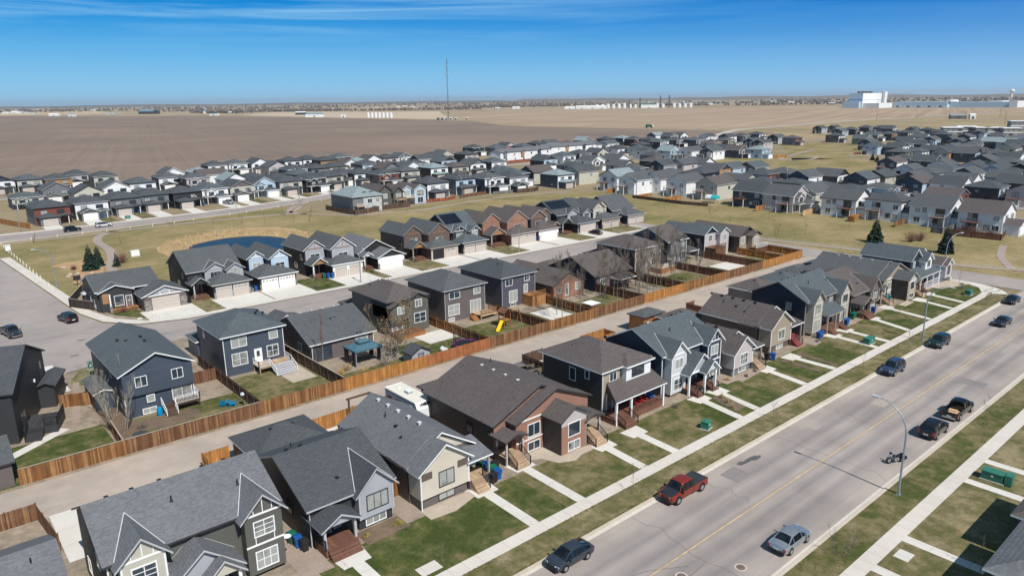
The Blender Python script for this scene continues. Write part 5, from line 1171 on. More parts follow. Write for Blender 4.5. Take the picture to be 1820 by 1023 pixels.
craft('last slate roofed home of the inner street, with twin pale garage doors', 168.6+1, 180.6, 172.0, 180.0, W_NAVYD, S_DUSK, GREYT, GD_TAUPE, STONE, two=False, zw=4.2, bayw=W_LGREY, sl=.62)

# ================================================================ the rest of the estate
# each home: x, y, code (roof form * 100 + wall paint * 10 + shingle), height
FAR = {
    'field-edge-left': [(40,399,100,8), (51,398,12,8), (61,391,60,8), (72,407,30,8), (80,389,10,8)],
    'second-left': [(41,335,12,6), (53,347,121,8), (60,325,110,8), (72,335,101,8), (84,343,2,8), (100,359,1,8), (108,346,91,8), (119,358,203,8), (119,330,104,8)],
    'field-edge-mid': [(108,381,101,8), (119,374,54,8), (139,409,0,8), (150,409,2,8), (162,407,100,8), (160,379,191,8), (180,404,0,8), (193,408,0,8), (196,392,60,8), (213,406,72,8), (218,379,103,8), (229,379,40,8), (240,380,102,8), (241,357,200,8), (258,372,20,8), (269,377,111,8)],
    'middle-left': [(131,336,40,7), (138,324,40,7), (149,325,32,8), (158,351,0,8), (169,348,20,8), (180,350,10,8), (194,362,103,8), (204,369,4,8), (199,350,50,8), (171,308,0,8), (177,296,70,8), (196,324,123,8), (207,321,101,8), (192,301,11,8), (217,330,30,8), (211,304,4,8), (241,337,152,8), (222,301,13,8), (238,307,101,8), (254,309,2,8), (223,262,12,8)],
    'greenbelt-left': [(167,243,0,9), (184,247,50,9), (194.5,241,1,9), (205.5,238,40,8.6), (231,249,213,8.6), (218,251,32,8), (229,233,4,8)],
    'field-edge-right': [(278,364,40,8), (321,412,30,8), (331,399,22,8), (349,409,170,8), (352,394,22,8), (380,410,40,8), (394,411,201,8), (394,391,13,8), (440,419,124,8), (457,409,40,8), (479,410,4,8), (472,392,70,8), (476,379,40,8), (536,420,204,8), (534,403,130,8), (547,402,100,8), (491,346,32,8), (543,370,200,8), (552,356,200,8), (567,352,20,8), (597,355,0,8), (565,318,241,8), (556,299,73,8)],
    'middle-centre': [(283,299,150,8), (309,310,2,8), (381,377,1,8), (396,369,201,8), (415,369,201,8), (378,328,0,8), (418,340,40,8), (455,353,32,8), (482,358,30,8), (329,316,40,8), (344,315,110,8), (386,316,2,8), (371,298,0,8), (387,292,154,8), (297,276,101,8), (312,271,101,8), (346,272,20,8), (264,258,30,8), (285,244,191,8), (314,246,3,8), (301,230,230,8), (273,227,31,8), (263,214,11,7), (274,205,11,7), (393,279,201,8), (398,267,201,8), (410,276,201,8), (421,276,100,8), (419,263,193,8), (426,251,54,8), (471,317,63,8), (504,326,11,8), (505,303,230,8), (492,288,240,8), (312,226,291,8), (323,223,101,8), (277,191,30,8), (298,197,161,8), (309,196,252,8), (320,191,292,8), (281,173,111,6), (276,160,0,6), (292,169,70,8), (302,165,21,8)],
    'greenbelt-right': [(245,234,210,8.8), (241,208,204,8.8), (236,193,201,8.8), (246,189,201,8.8), (244,175,201,8.8), (244,161,213,8.8), (236,139,130,8.8), (234,126,191,8.8), (245,123,211,8.8), (238,107,101,8.8), (240,94,0,8.8), (239,80,101,8.8), (237,66,103,8.8)],
    'behind-greenbelt-right': [(296,152,201,8), (307,146,101,8), (305,132,202,8), (317,130,210,8), (319,117,211,8), (280,148,50,6), (278,135,20,6), (276,123,50,6), (287,117,51,6), (304,111,253,8), (307,99,100,8), (324,101,101,8), (303,86,50,8), (301,73,260,8), (285,93,173,6), (340,120,1,8), (352,108,201,8), (345,92,151,8), (362,94,30,8), (374,104,250,8), (330,84,100,8), (366,122,2,8), (352,132,201,8)],
    'far-right-field': [(750,374,220,8), (771,369,210,8), (694,326,232,8), (737,335,30,8), (786,342,10,8), (792,330,30,8), (782,317,130,8), (764,288,240,8), (757,272,40,8), (718,249,30,8)],
    'far-right-middle': [(593,260,182,8), (644,273,112,8), (660,268,60,8), (688,266,10,8), (635,232,151,8), (578,221,150,8), (597,211,251,8), (601,199,251,8), (583,188,230,8), (572,176,230,8), (603,173,154,8), (596,161,154,8), (582,152,140,8), (500,211,250,8), (504,198,100,8), (527,204,50,8), (539,198,100,8), (455,177,81,8), (466,172,1,8), (491,172,100,8), (472,159,260,8), (484,159,151,8), (474,147,151,8), (484,147,103,8), (477,134,51,8), (480,121,20,8), (388,154,203,8), (409,157,30,8), (409,145,150,8), (387,130,201,8), (387,117,200,8), (398,111,210,8), (391,98,221,8), (420,112,1,8), (432,126,201,8), (452,120,100,8), (500,150,30,8), (520,170,251,8), (545,168,1,8), (530,142,210,8), (560,145,50,8), (620,165,251,8), (640,182,0,8), (650,205,201,8), (680,232,30,8), (702,262,1,8), (715,215,250,8), (690,195,20,8), (668,172,201,8), (610,290,0,8), (540,232,251,8), (556,205,201,8)],
}
ROWTXT = {'field-edge-left': 'far left field row', 'second-left': 'second row behind the park road', 'field-edge-mid': 'middle row along the field',
          'middle-left': 'cluster behind the park road', 'greenbelt-left': 'row above the park path', 'field-edge-right': 'right row along the field', 'middle-centre': 'crowded estate centre',
          'greenbelt-right': 'row backing onto the green belt', 'behind-greenbelt-right': 'streets behind the green belt', 'far-right-field': 'farthest row at right', 'far-right-middle': 'crowded right side'}
GRPTXT = {k: 'distant homes, '+v for k, v in ROWTXT.items()}
ORD = ['first', 'second', 'third', 'fourth', 'fifth', 'sixth', 'seventh', 'eighth', 'ninth', 'tenth', 'eleventh', 'twelfth', 'thirteenth', 'fourteenth', 'fifteenth', 'sixteenth', 'seventeenth', 'eighteenth', 'nineteenth']
TENS = {2: 'twenty', 3: 'thirty', 4: 'forty', 5: 'fifty'}
def ordw(i):
    if i < 19: return ORD[i]
    t, u = divmod(i+1, 10)
    return TENS[t][:-1]+'ieth' if u == 0 else TENS[t]+'-'+ORD[u-1]
WALLS = {'w': (W_WHITE, 'white'), 'c': (W_CREAM, 'cream'), 'g': (W_GREY, 'grey'), 'n': (W_NAVYD, 'navy'), 'k': (W_CHAR, 'charcoal'), 'b': (W_BLUE, 'pale blue'), 'o': (W_WOOD, 'timber clad'), 'r': (W_RED, 'dark red'), 'e': (W_SAGE, 'sage'), 'p': (W_PINKG, 'warm grey')}
ROOFS = {'d': (S_CHAR, 'charcoal'), 'g': (S_DUSK, 'grey'), 't': (S_TEAL, 'slate'), 'b': (S_BROWN, 'brown'), 'l': (S_LT, 'pale slate')}
FORMS = {'h': 'hip', 'v': 'gable', 'u': 'long gable'}
SIDES = [W_NAVY, W_SLATE, W_CHAR, W_GREY, W_TAUPE, W_SLATE]
def slot(o, i, m):
    o.material_slots[i].link = 'OBJECT'; o.material_slots[i].material = m

def proto(form, var):
    """built once at the origin; front towards -y. wall / front_wall / roof take each house's own paint"""
    q = random.Random(hash_(form, var)); h = House('prototype', 0, 0); wa, fr, rf = W_GREY, W_WHITE, S_CHAR
    tr = [DARK, WHITE, GREYT][var % 3]; h.trim = tr; w2 = 4.85
    if form == 'h': h.body(-w2, w2, -4.5, 6, -.1, 5.5, 'hip', .40, wa, rf, tr, oh=.5)
    elif form == 'v': h.body(-w2, w2, -4.5, 6, -.1, 5.1, 'y', .56, wa, rf, tr, oh=.4)
    else: h.body(-6, 6, -4.2, 4.8, -.1, 5.2, 'x', .52, wa, rf, tr, oh=.4)
    yf = -4.5 if form != 'u' else -4.2
    if form != 'u':
        s = -1 if var % 2 else 1
        f = MB(); a, b_ = sorted((s*-4.3, s*1.0))
        h.part('front_wall', MB().box(-w2+.02, w2-.02, yf-.06, yf, 0 if var != 1 else 2.9, 5.3, fr))
        if var == 1: 
            c = s*1.9; h.bay(min(c-1.7, c+1.7), max(c-1.7, c+1.7), -5.6, -4.4, 2.6, 4.9, .6, fr, rf, (yf, 5.3, .5), tr, part='bay_wall', rpart='bay_roof'); h.win('F', c, 3.3, 1.7, 1.2, -5.6, (2, 1), DARK, GLASSD)
            h.win('F', -s*2.2, 3.4, 1.8, 1.1, yf-.06, (2, 1), DARK, GLASSD)
        else:
            h.win('F', -2.3, 3.4, 1.7, 1.2, yf-.06, (2, 1), DARK, GLASSD); h.win('F', 2.2, 3.4, 2.0, 1.2, yf-.06, (2, 1), DARK, GLASSD)
        h.mb('garage_wall', 1).box(a, b_, -8.2, yf, -.1, 2.7, wa)
        if var == 2: h.mb('garage_roof', 1).gable(a-.35, b_+.35, -8.6, yf+.6, 2.75, .42, 'y', rf, tr); h.mb('garage_wall', 2).prism([(a, 2.7), (b_, 2.7), ((a+b_)/2, 2.7+.4*(b_-a)/2)], 'y', -8.2, -8.05, fr)
        else: h.mb('garage_roof', 1).hip(a-.4, b_+.4, -8.6, yf+1.6, 2.85, .36, rf, tr)
        h.garage_door(a+.6, b_-.6, -8.2, .1, 2.35, GD_WHITE if var != 0 else GD_TAUPE, tr, rows=4)
        p = s*3.7; h.post(p, -6.2, 0, 2.6, .2, WHITE); h.mb('porch_roof', 1).hip(min(s*1.1, s*4.7), max(s*1.1, s*4.7), -6.6, yf+.8, 2.85, .3, rf, tr); h.door('F', s*2.4, .3, yf-.02, glazed=False)
        h.win('L', 2, 3.6, .9, 1.1, -w2, (1, 1), DARK, GLASSD); h.win('L', -1, .9, 1.2, 1.1, -w2, (1, 1), DARK, GLASSD); h.win('R', 1, 3.6, 1.0, 1.1, w2, (1, 1), DARK, GLASSD)
        h.win('B', -2, 3.5, 1.6, 1.2, 6, (2, 1)); h.win('B', 2, .8, 2.2, 1.9, 6, (2, 1))
        if var == 3 or form == 'v':   # walk-out side towards -x for homes beside the green belt
            pass
    else:
        h.part('front_wall', MB().box(-5.98, 5.98, yf-.05, yf, 0, 5.05, fr))
        xs = (-2.6, 2.0) if var % 2 else (1.4,)
        for x in xs: h.win('F', x, 3.3, .9, .9, yf-.05, (1, 1), DARK, GLASSD)
        h.win('L', -2.0, 3.4, 1.5, 1.2, -6, (2, 1), WHITE if var else DARK); h.win('L', 2.2, 3.4, 1.5, 1.2, -6, (2, 1), WHITE if var else DARK); h.win('L', 1.8, .4, 2.4, 2.0, -6, (2, 1), WHITE); h.win('R', 0, 3.4, 1.8, 1.2, 6, (2, 1))
        h.win('L', -2.2, .9, 1.4, 1.2, -6, (2, 1), WHITE)
        d = MB(); d.box(-8.6, -6.02, .2, 4.2, 2.55, 2.72, DECKB)
        for px, py in ((-8.45, .35), (-8.45, 4.05)): d.box(px-.1, px+.1, py-.1, py+.1, 0, 2.55, WHITE)
        h.part('deck', d); h.rail([(-8.55, .25, 2.72), (-8.55, 4.15, 2.72)], .9, WHITE if var else CEDAR_D, .3)
        if var == 1: h.mb('bay_roof', 9).gable(-7.2, -3, -3.9, -.4, 4.2, .6, 'x', rf, tr); h.mb('bay_wall', 9).prism([(-3.6, 0), (-.7, 0), (-.7, 4.2), (-2.15, 5.0), (-3.6, 4.2)], 'x', -6.9, -5.9, fr)
    h.vents([(1.4, .6, 5.5+1.9)] if form == 'h' else [(.8, .9, 7.1)], None, .3, .12)
    h.finish(); return h.o
def hash_(f, v): return ord(f)*7+v
PROTO = {(f, v): None for f in 'hvu' for v in range(3)}
HOUSE_COUNT = 0
def place_far(x, y, code, zs, label, group, rot=0.0, var=None, pale=False):
    global HOUSE_COUNT
    f, w, r = 'hvu'[code//100], 'w c g n k b o r e p'.split()[code//10 % 10], 'd g t b l'.split()[code % 10]; var = R.randrange(3) if var is None else var
    if PROTO[(f, var)] is None: o = PROTO[(f, var)] = proto(f, var)
    else: o = copy_tree(PROTO[(f, var)])
    HOUSE_COUNT += 1
    o.name = 'house'
    o.location = (x, y, 0); o.rotation_euler = (0, 0, rot)
    o.scale = (1, 1, 1)
    side = SIDES[R.randrange(len(SIDES))] if w not in 'gnk' else WALLS[w][0]
    if f == 'u': side = {'w': W_SLATE, 'c': W_OLIVE, 'g': W_CHAR, 'b': W_SLATE, 'p': W_TAUPE}.get(w, side)
    fw_ = WALLS[w][0] if w not in 'nk' else R.choice([W_PINKG, W_LGREY, W_WHITE, WALLS[w][0]])
    if f == 'u' and w == 'g': fw_ = W_LGREY
    if f == 'v' and w not in 'nk': side = fw_ if R.random() < .35 else side
    if pale and w not in 'nk': side = fw_ if w in 'wcgbep' else W_PINKG
    elif pale: side = R.choice([W_SLATE, W_GREY, W_NAVY])
    for c in o.children:
        n_ = c.name.split('.')[0]
        if n_ in ('wall', 'garage_wall'): slot(c, 0, side)
        elif n_ in ('front_wall', 'bay_wall'): slot(c, 0, fw_)
        elif n_.endswith('roof'):
            for i, ms in enumerate(c.material_slots):
                if c.data.materials[i] and c.data.materials[i].name.startswith('roof_'): slot(c, i, ROOFS[r][0])
    k = (zs/8.0) if f != 'u' else zs/7.8
    o.scale = (1.07, 1.07, max(.72, min(1.15, k)))
    o['label'] = label; o['group'] = group; o['category'] = 'house'
    return o
def back_deck(o, y0, y1, c):
    """walk-out back towards -x: balcony on posts, two storeys of windows"""
    h = Thing.__new__(House); h.o = o; h.off = (0, 0, 0); h.b = {}; h.trim = WHITE
    d = MB(); d.box(-7.2, -4.9, y0, y1, 2.5, 2.68, DECKB)
    for yy in (y0+.1, y1-.1): d.box(-7.1, -6.9, yy-.1, yy+.1, 0, 2.5, WHITE)
    h.part('deck', d); h.rail([(-7.15, y0+.05, 2.68), (-7.15, y1-.05, 2.68)], .9, c, .3)
    ym = (y0+y1)/2
    h.win('L', ym, 2.9, 2.2, 1.9, -4.85, (2, 1), DARK, GLASSD); h.win('L', ym, .3, 2.4, 2.0, -4.85, (2, 1), DARK, GLASSD); h.win('L', 3.8 if ym < 0 else -3, .8, 1.6, 1.3, -4.85, (2, 1)); h.win('L', 3.8 if ym < 0 else -3, 3.4, 1.4, 1.1, -4.85, (2, 1))
def far_row(key, lst):
    def px(p):
        d = Vector((p[0], p[1], 4))-Vector((0, 0, 38)); return d.dot(r2)/d.dot(fw)
    lst = sorted(lst, key=px)
    for i, (x, y, code, zs) in enumerate(lst):
        f_, w_, r_ = 'hvu'[code//100], 'w c g n k b o r e p'.split()[code//10 % 10], 'd g t b l'.split()[code % 10]
        lab = '%s house, %s roof, %s from left, %s' % (WALLS[w_][1], ROOFS[r_][1], ordw(i), ROWTXT[key])
        ho = place_far(x, y, code, zs, lab, GRPTXT[key], pale=(key == 'greenbelt-right' or (('right' in key or key == 'middle-centre') and R.random() < .5)))
        if key == 'greenbelt-right' and code < 200: back_deck(ho, -4 if i % 2 else .5, 0 if i % 2 else 4.5, WHITE if i % 3 else CEDAR_D)
# the first row, garages towards the park road
A_ROW = [(40.5, 284, 70, 0), (52.8, 287.5, 0, 2), (64.3, 291, 20, 0), (74.6, 293.5, 20, 0), (86.2, 293, 40, 0), (98, 297, 2, 1), (109.2, 298, 110, 2), (120.3, 302.5, 150, 1), (130.8, 300, 10, 0), (142, 301.5, 40, 1), (153.5, 306, 10, 0), (165, 314, 10, 2)]
for i, (x, y, code, var) in enumerate(A_ROW):
    f_, w_, r_ = 'hvu'[code//100], 'w c g n k b o r e p'.split()[code//10 % 10], 'd g t b l'.split()[code % 10]
    place_far(x, y, code, 8, '%s house, %s roof, %s from left in row facing the park road' % (WALLS[w_][1], ROOFS[r_][1], ordw(i)), 'distant homes facing the park road', var=var, rot=rad(4) if i < 9 else rad(14))
    s = -1 if var % 2 else 1; a, b_ = sorted((x+s*-4.1, x+s*.9)); top = 267+(x-36)*.03+max(0, x-90)*.25
    pave('driveway', [(a, top-.5), (b_, top-.3), (b_+.3, y-8.1), (a+.3, y-8.1)], 0.02+.0005*i, G_DRIVE)
    if i in (1, 2, 6, 7, 8, 9): pave('front_lawn', [(b_+.5, top), (b_+4.6, top+.3), (b_+4.6, y-6), (b_+.5, y-6)], 0.018+.0005*i, G_MID)
for key, lst in FAR.items(): far_row(key, lst)
# three larger homes that stand out above the park path
h = House('big grey home with pale teal hip roof and black yard fence above the park path', 128.5, 235, group='homes above the park path')
h.body(122.8, 134.4, 227, 243, 0, 5.6, 'hip', .44, W_GREY, S_LT, GREYT, oh=.6); h.plane('back_wall', 127, 134.3, 226.9, 227, 0, 5.5, masonry('pale_stone', (0.3, 0.32, 0.32), (0.55, 0.57, 0.56), 1.4))
h.win('F', 129.5, 3.2, 1.8, 1.4, 226.9, (2, 1)); h.win('F', 132.6, 3.6, 1.0, .8, 226.9, (1, 1), DARK); h.win('F', 131, .6, 1.4, 1.4, 226.9, (2, 1)); h.win('F', 125, .4, 2.6, 2.2, 227, (2, 1)); h.deck(123.2, 127.2, 224.4, 226.9, 2.7, DECKT); h.rail([(123.2, 224.5, 2.7), (127.1, 224.5, 2.7)], .9, WHITE, .25)
for xx in (128.4, 131.2): h.mb('eyebrow_dormer', xx).prism([(xx-1.3, 6.4), (xx-.8, 6.95), (xx, 7.15), (xx+.8, 6.95), (xx+1.3, 6.4)], 'y', 228.6, 231.4, S_LT, [W_CHAR]*2+[S_LT]*4+[W_CHAR])
h.finish()
h = House('big brown gabled home with balcony between the pale teal roof and the blue back wall', 140.5, 240, group='homes above the park path')
h.body(136, 141.8, 232, 246, 0, 5.8, 'y', .8, W_OLIVE, S_BROWN, DARK, oh=.5); h.body(141.8, 146, 231, 245, 0, 5.4, 'y', .8, W_OLIVE, S_BROWN, DARK, oh=.5)
h.win('F', 139, 3.4, 1.5, 1.6, 232, (2, 1)); h.win('F', 139, .5, 1.5, 1.2, 232, (2, 1)); h.win('F', 144, 3.2, 2.4, 1.8, 231, (2, 1), DARK); h.win('F', 144, .3, 2.4, 2.1, 231, (2, 1)); h.deck(142, 146, 228.8, 230.9, 2.8, DECKT); h.rail([(142, 228.9, 2.8), (145.9, 228.9, 2.8)], .9, CEDAR_D, .25); h.finish()
h = House('brown roofed home with pale blue back wall, big gable windows and white balcony', 152, 240, group='homes above the park path')
h.body(147, 151.4, 233.4, 246, 0, 5.6, 'y', .62, W_BLUE, S_BROWN, WHITE, oh=.4); h.body(151.4, 156.6, 231.6, 246, 0, 5.6, 'y', .62, W_BLUE, S_BROWN, WHITE, oh=.4)
h.win('F', 154, 3.0, 3.2, 2.2, 231.6, (3, 2)); h.win('F', 154, .4, 2.4, 2.1, 231.6, (2, 1)); h.win('F', 149.2, 3.2, 2.6, 2.0, 233.4, (2, 1)); h.win('F', 149.2, .3, 2.6, 2.1, 233.4, (2, 1)); h.deck(147.2, 151.2, 230.9, 233.3, 2.8, DECKT); h.rail([(147.2, 231, 2.8), (151.2, 231, 2.8)], .9, WHITE, .25); h.finish()
# white town-house rows behind
def townhouse(label, x0, y0, x1, y1, n):
    L = math.hypot(x1-x0, y1-y0); a = math.atan2(y1-y0, x1-x0)
    h = House(label, (x0+x1)/2, (y0+y1)/2, cat='town house', name='townhouse_row', rot=a, group='white town-house rows')
    h.body(-L/2, L/2, -4.5, 5, 0, 6.2, 'x', .4, W_WHITE, S_GREY, DARK, oh=.4)
    for i in range(n):
        xc = -L/2+L*(i+.5)/n
        if i % 2 == 0: h.bay(xc-1.3, xc+1.3, -5.2, -4.4, 3, 6.0, .6, [W_GREY, W_WOOD, W_SLATE][(i//2) % 3], S_GREY, (-4.5, 6.2, .4), DARK)
        h.win('F', xc+(0 if i % 2 == 0 else .6), 4.0, 1.0, 1.2, -5.2 if i % 2 == 0 else -4.5, (1, 1), DARK, GLASSD); h.win('F', xc+1.4, 1.0, 1.0, 1.2, -4.5, (1, 1), DARK, GLASSD)
    h.finish()
townhouse('long white town-house row with grey, orange and blue bays before the ploughed field', 291, 352, 338, 356, 6)
townhouse('long white town-house row with grey and timber bays, right of the orange bay row', 342, 366, 394, 367, 6)
# flat-roofed blocks with bright white roofs at the far right
def flat_block(label, x, y, L, hgt, rot=rad(-58)):
    h = House(label, x, y, cat='building', name='flat_roofed_building', rot=rot, group='flat roofed blocks')
    h.plane('wall', -L/2, L/2, -6, 6, 0, hgt, W_GREY); h.plane('roof', -L/2-.5, L/2+.5, -6.6, 6.6, hgt, hgt+.7, WHITE); h.plane('trim_band', -L/2-.02, L/2+.02, -6.06, -6, hgt*.45, hgt*.55, WHITE)
    for i in range(int(L/4)): h.win('F', -L/2+2+4*i, hgt*.62, 2.4, 1.4, -6, (2, 1), DARK, GLASSD); h.win('F', -L/2+2+4*i, 1, 2.4, 1.4, -6, (2, 1), DARK, GLASSD)
    h.finish()
for i, (x, y, L, hh) in enumerate(((774, 258, 16, 7), (793, 252, 16, 7.5), (787, 236, 13, 7), (791, 228, 13, 7), (786, 213, 14, 7), (922, 242, 20, 9))):
    flat_block('grey flat roofed block with white roof edge, %s from left at the far right' % ordw(i), x, y, L, hh)
# streets between those rows
for nm, pts, w_ in (('estate_road', [(20, 372), (120, 366), (230, 342), (300, 332), (360, 330)], 9), ('estate_road', [(180, 281), (230, 275), (262, 240), (268, 150), (264, 60)], 8), ('estate_road', [(291, 200), (294, 120), (292, 50)], 9), ('estate_road', [(330, 140), (345, 100), (350, 50)], 9),
                    ('estate_road', [(430, 320), (510, 345), (600, 340), (650, 290)], 9), ('estate_road', [(430, 165), (440, 110), (430, 60)], 10), ('estate_road', [(520, 205), (620, 180), (700, 210)], 9), ('estate_road', [(430, 100), (360, 100)], 8)):
    strip(nm, smooth_line(pts, 5), w_, -0.06, G_ASPH, 0.04)

# ================================================================ fences
def fence(label, pts, mat, h=1.75, rail=True, cap=None, group=None, name='fence', gap=0.0, post_m=None, step=2.44, board=0.145, side=0, zb=.1):
    """board fence along a polyline: a panel of boards with rails, and its posts"""
    P = [Vector((p[0], p[1], 0)) for p in pts]
    c = P[0].lerp(P[-1], .5); t = Thing(name, label, 'fence', c.x, c.y, 0, 0, group)
    pn = MB(); posts = []
    for a, b_ in zip(P[:-1], P[1:]):
        d = (b_-a); L = d.length; d.normalize(); nrm = Vector((-d.y, d.x, 0))
        k = max(1, int(L/board))
        for i in range(k):
            q = a+d*(L*(i+.5)/k); hh = h+R.uniform(-.015, .015)
            pn.obox((q.x, q.y, zb+hh/2), d*(L/k/2-.004-gap/2), nrm*.011, (0, 0, hh/2), mat)
        for zz in (zb+.35, zb+h-.3): pn.obox((*((a+b_)/2+nrm*(.035 if side >= 0 else -.035)).to_2d(), zz), d*L/2, nrm*.02, (0, 0, .045), mat)
        if cap: pn.obox((*((a+b_)/2).to_2d(), zb+h+.03), d*L/2, nrm*.07, (0, 0, .02), cap)
        n = max(1, round(L/step))
        for i in range(n+1): posts.append(a+d*(L*i/n)+nrm*(.06 if side >= 0 else -.06))
    t.part('fence_panel', pn)
    for q in posts: t.part('post', MB().box(q.x-.045, q.x+.045, q.y-.045, q.y+.045, 0, zb+h+.06, post_m or mat))
    return t.o
CAPW = plain('weathered_cap', (0.36, 0.31, 0.25), .8, .15)
CEDAR_N = board('honey_cedar_board', (0.255, 0.118, 0.048), .4, (0.37, 0.205, 0.095)); CEDAR_W = board('weathered_cedar_board', (0.19, 0.095, 0.05), .4, (0.30, 0.17, 0.09))
ALLEY = [(5.4, 15.5, CEDAR_N, CAPW, 'streaked honey brown fence along the alley, nearest stretch beside the black home'), (15.5, 31.1, CEDAR_W, CAPW, 'weathered brown fence along the alley behind the slate blue gabled home'),
         (31.1, 42.7, CEDAR_N, None, 'honey brown fence along the alley behind the broad white stairs'), (42.7, 56.2, CEDAR_O, None, 'bright cedar fence along the alley behind the teal gazebo'),
         (56.2, 68, board('red_cedar_board', (0.33, 0.13, 0.055), .18), None, 'reddish fence along the alley behind the trampoline'), (68, 80.9, CEDAR_W, None, 'brown fence along the alley behind the yellow slide'),
         (80.9, 92, CEDAR_N, None, 'brown fence along the alley behind the tall cedar deck'), (92, 106, CEDAR_W, None, 'dark brown fence along the alley behind the brick gable'),
         (106, 119, CEDAR_O, None, 'orange fence along the alley behind the white patio posts'), (119, 133.5, CEDAR_N, None, 'honey fence along the alley behind the tan stone home'),
         (133.5, 148, CEDAR_W, None, 'red brown fence along the alley behind the wide patio glazing'), (148, 165.8, CEDAR_O, None, 'orange fence at the far end of the alley')]
for a, b_, mt, cap, lab in ALLEY: fence(lab, [(a, 84.3), (b_-.08, 84.3)], mt, 1.8, cap=cap, group='fences along the alley', side=1)
YARD = [([(15.3, 84.5), (15.6, 93), (18.0, 108)], CEDAR_D, CAPW, 'capped dark fence between the black home and the slate blue home'), ([(31.1, 84.5), (31.1, 108)], CEDAR_B, None, 'dark fence between the slate blue homes'),
        ([(42.7, 84.5), (42.6, 106)], CEDAR_B, CAPW, 'umber fence between the broad white stairs and the low bungalow'), ([(68.0, 84.5), (68.1, 104)], CEDAR_N, None, 'honey fence between the concrete patio and the yellow slide'),
        ([(80.9, 84.5), (80.7, 98)], CEDAR_D, None, 'dark fence right of the yellow slide'), ([(92.0, 84.5), (92.3, 99)], CEDAR_N, None, 'brown fence left of the brick gable'),
        ([(106, 84.5), (105.6, 97)], CEDAR_D, None, 'dark brown fence between the brick gable and the navy gable'), ([(119, 84.5), (119, 99)], CEDAR_D, None, 'dark fence left of the tan stone home'),
        ([(133.5, 84.5), (133.6, 100)], CEDAR_D, None, 'dark fence right of the tan stone home'), ([(148, 84.5), (148, 100)], CEDAR_D, None, 'brown fence left of the high dark deck'), ([(157.6, 84.5), (157.6, 97)], CEDAR_O, None, 'orange fence beside the last back yard of the alley'),
        ([(165.8, 84.5), (166.4, 100)], CEDAR_O, None, 'orange fence turning from the alley up the side road')]
for pts, mt, cap, lab in YARD: fence(lab, pts, mt, 1.75, cap=cap, group='fences between back yards')
fence('short honey fence panel facing the cul-de-sac beside the black home', [(12.4, 104.3), (16.9, 102.2)], CEDAR_N, 1.75)
fence('brown gate fence beside the slate blue gabled home', [(26.4, 100.6), (31.0, 100.6)], CEDAR_D, 1.75)
fence('bleached cedar fence around the yard behind the grey skylit roof', [(33.6, 75.2), (44.2, 75.4)], CEDAR_O, 1.75)
fence('cedar fence corner at the dark garage, facing the alley', [(23.6, 67.4), (20.8, 68.6), (20.8, 75.2), (23.6, 75.2)], CEDAR_O, 1.75)
fence('brown fence behind the bottom left roof, beside the alley', [(-4, 75.6), (5.6, 75.6), (6.2, 68.5)], CEDAR_W, 1.75)
fence('cedar fence panel between the charcoal roofed home and the beige bay home', [(31.4, 56.4), (33.3, 56.4)], CEDAR_N, 1.75)
fence('square cedar enclosure at the alley behind the navy duplex', [(79.0, 73.0), (84.6, 73.0), (84.6, 78.0-2.6), (79.0, 75.4), (79.0, 73.0)], CEDAR_O, 1.7)
fence('dark fence beside the trailer at the alley', [(50.5, 72.4), (50.5, 75.2)], CEDAR_B, 1.8)
fence('dark fence behind the beige pickup at the alley', [(66.5, 70.6), (66.5, 75.0), (70.5, 75.0)], CEDAR_B, 1.8)
fence('brown fence behind the dark navy duplex', [(106.6, 70), (106.6, 75.2), (109, 75.2)], CEDAR_D, 1.8)
fence('dark stained fence around the side yard of the corner bungalow', [(26.4, 152.6), (23.4, 158.6), (27.6, 169.4), (32.4, 167.8), (36, 166)], board('black_stained_board', (0.062, 0.05, 0.045), .25), 1.7, cap=CAPW)
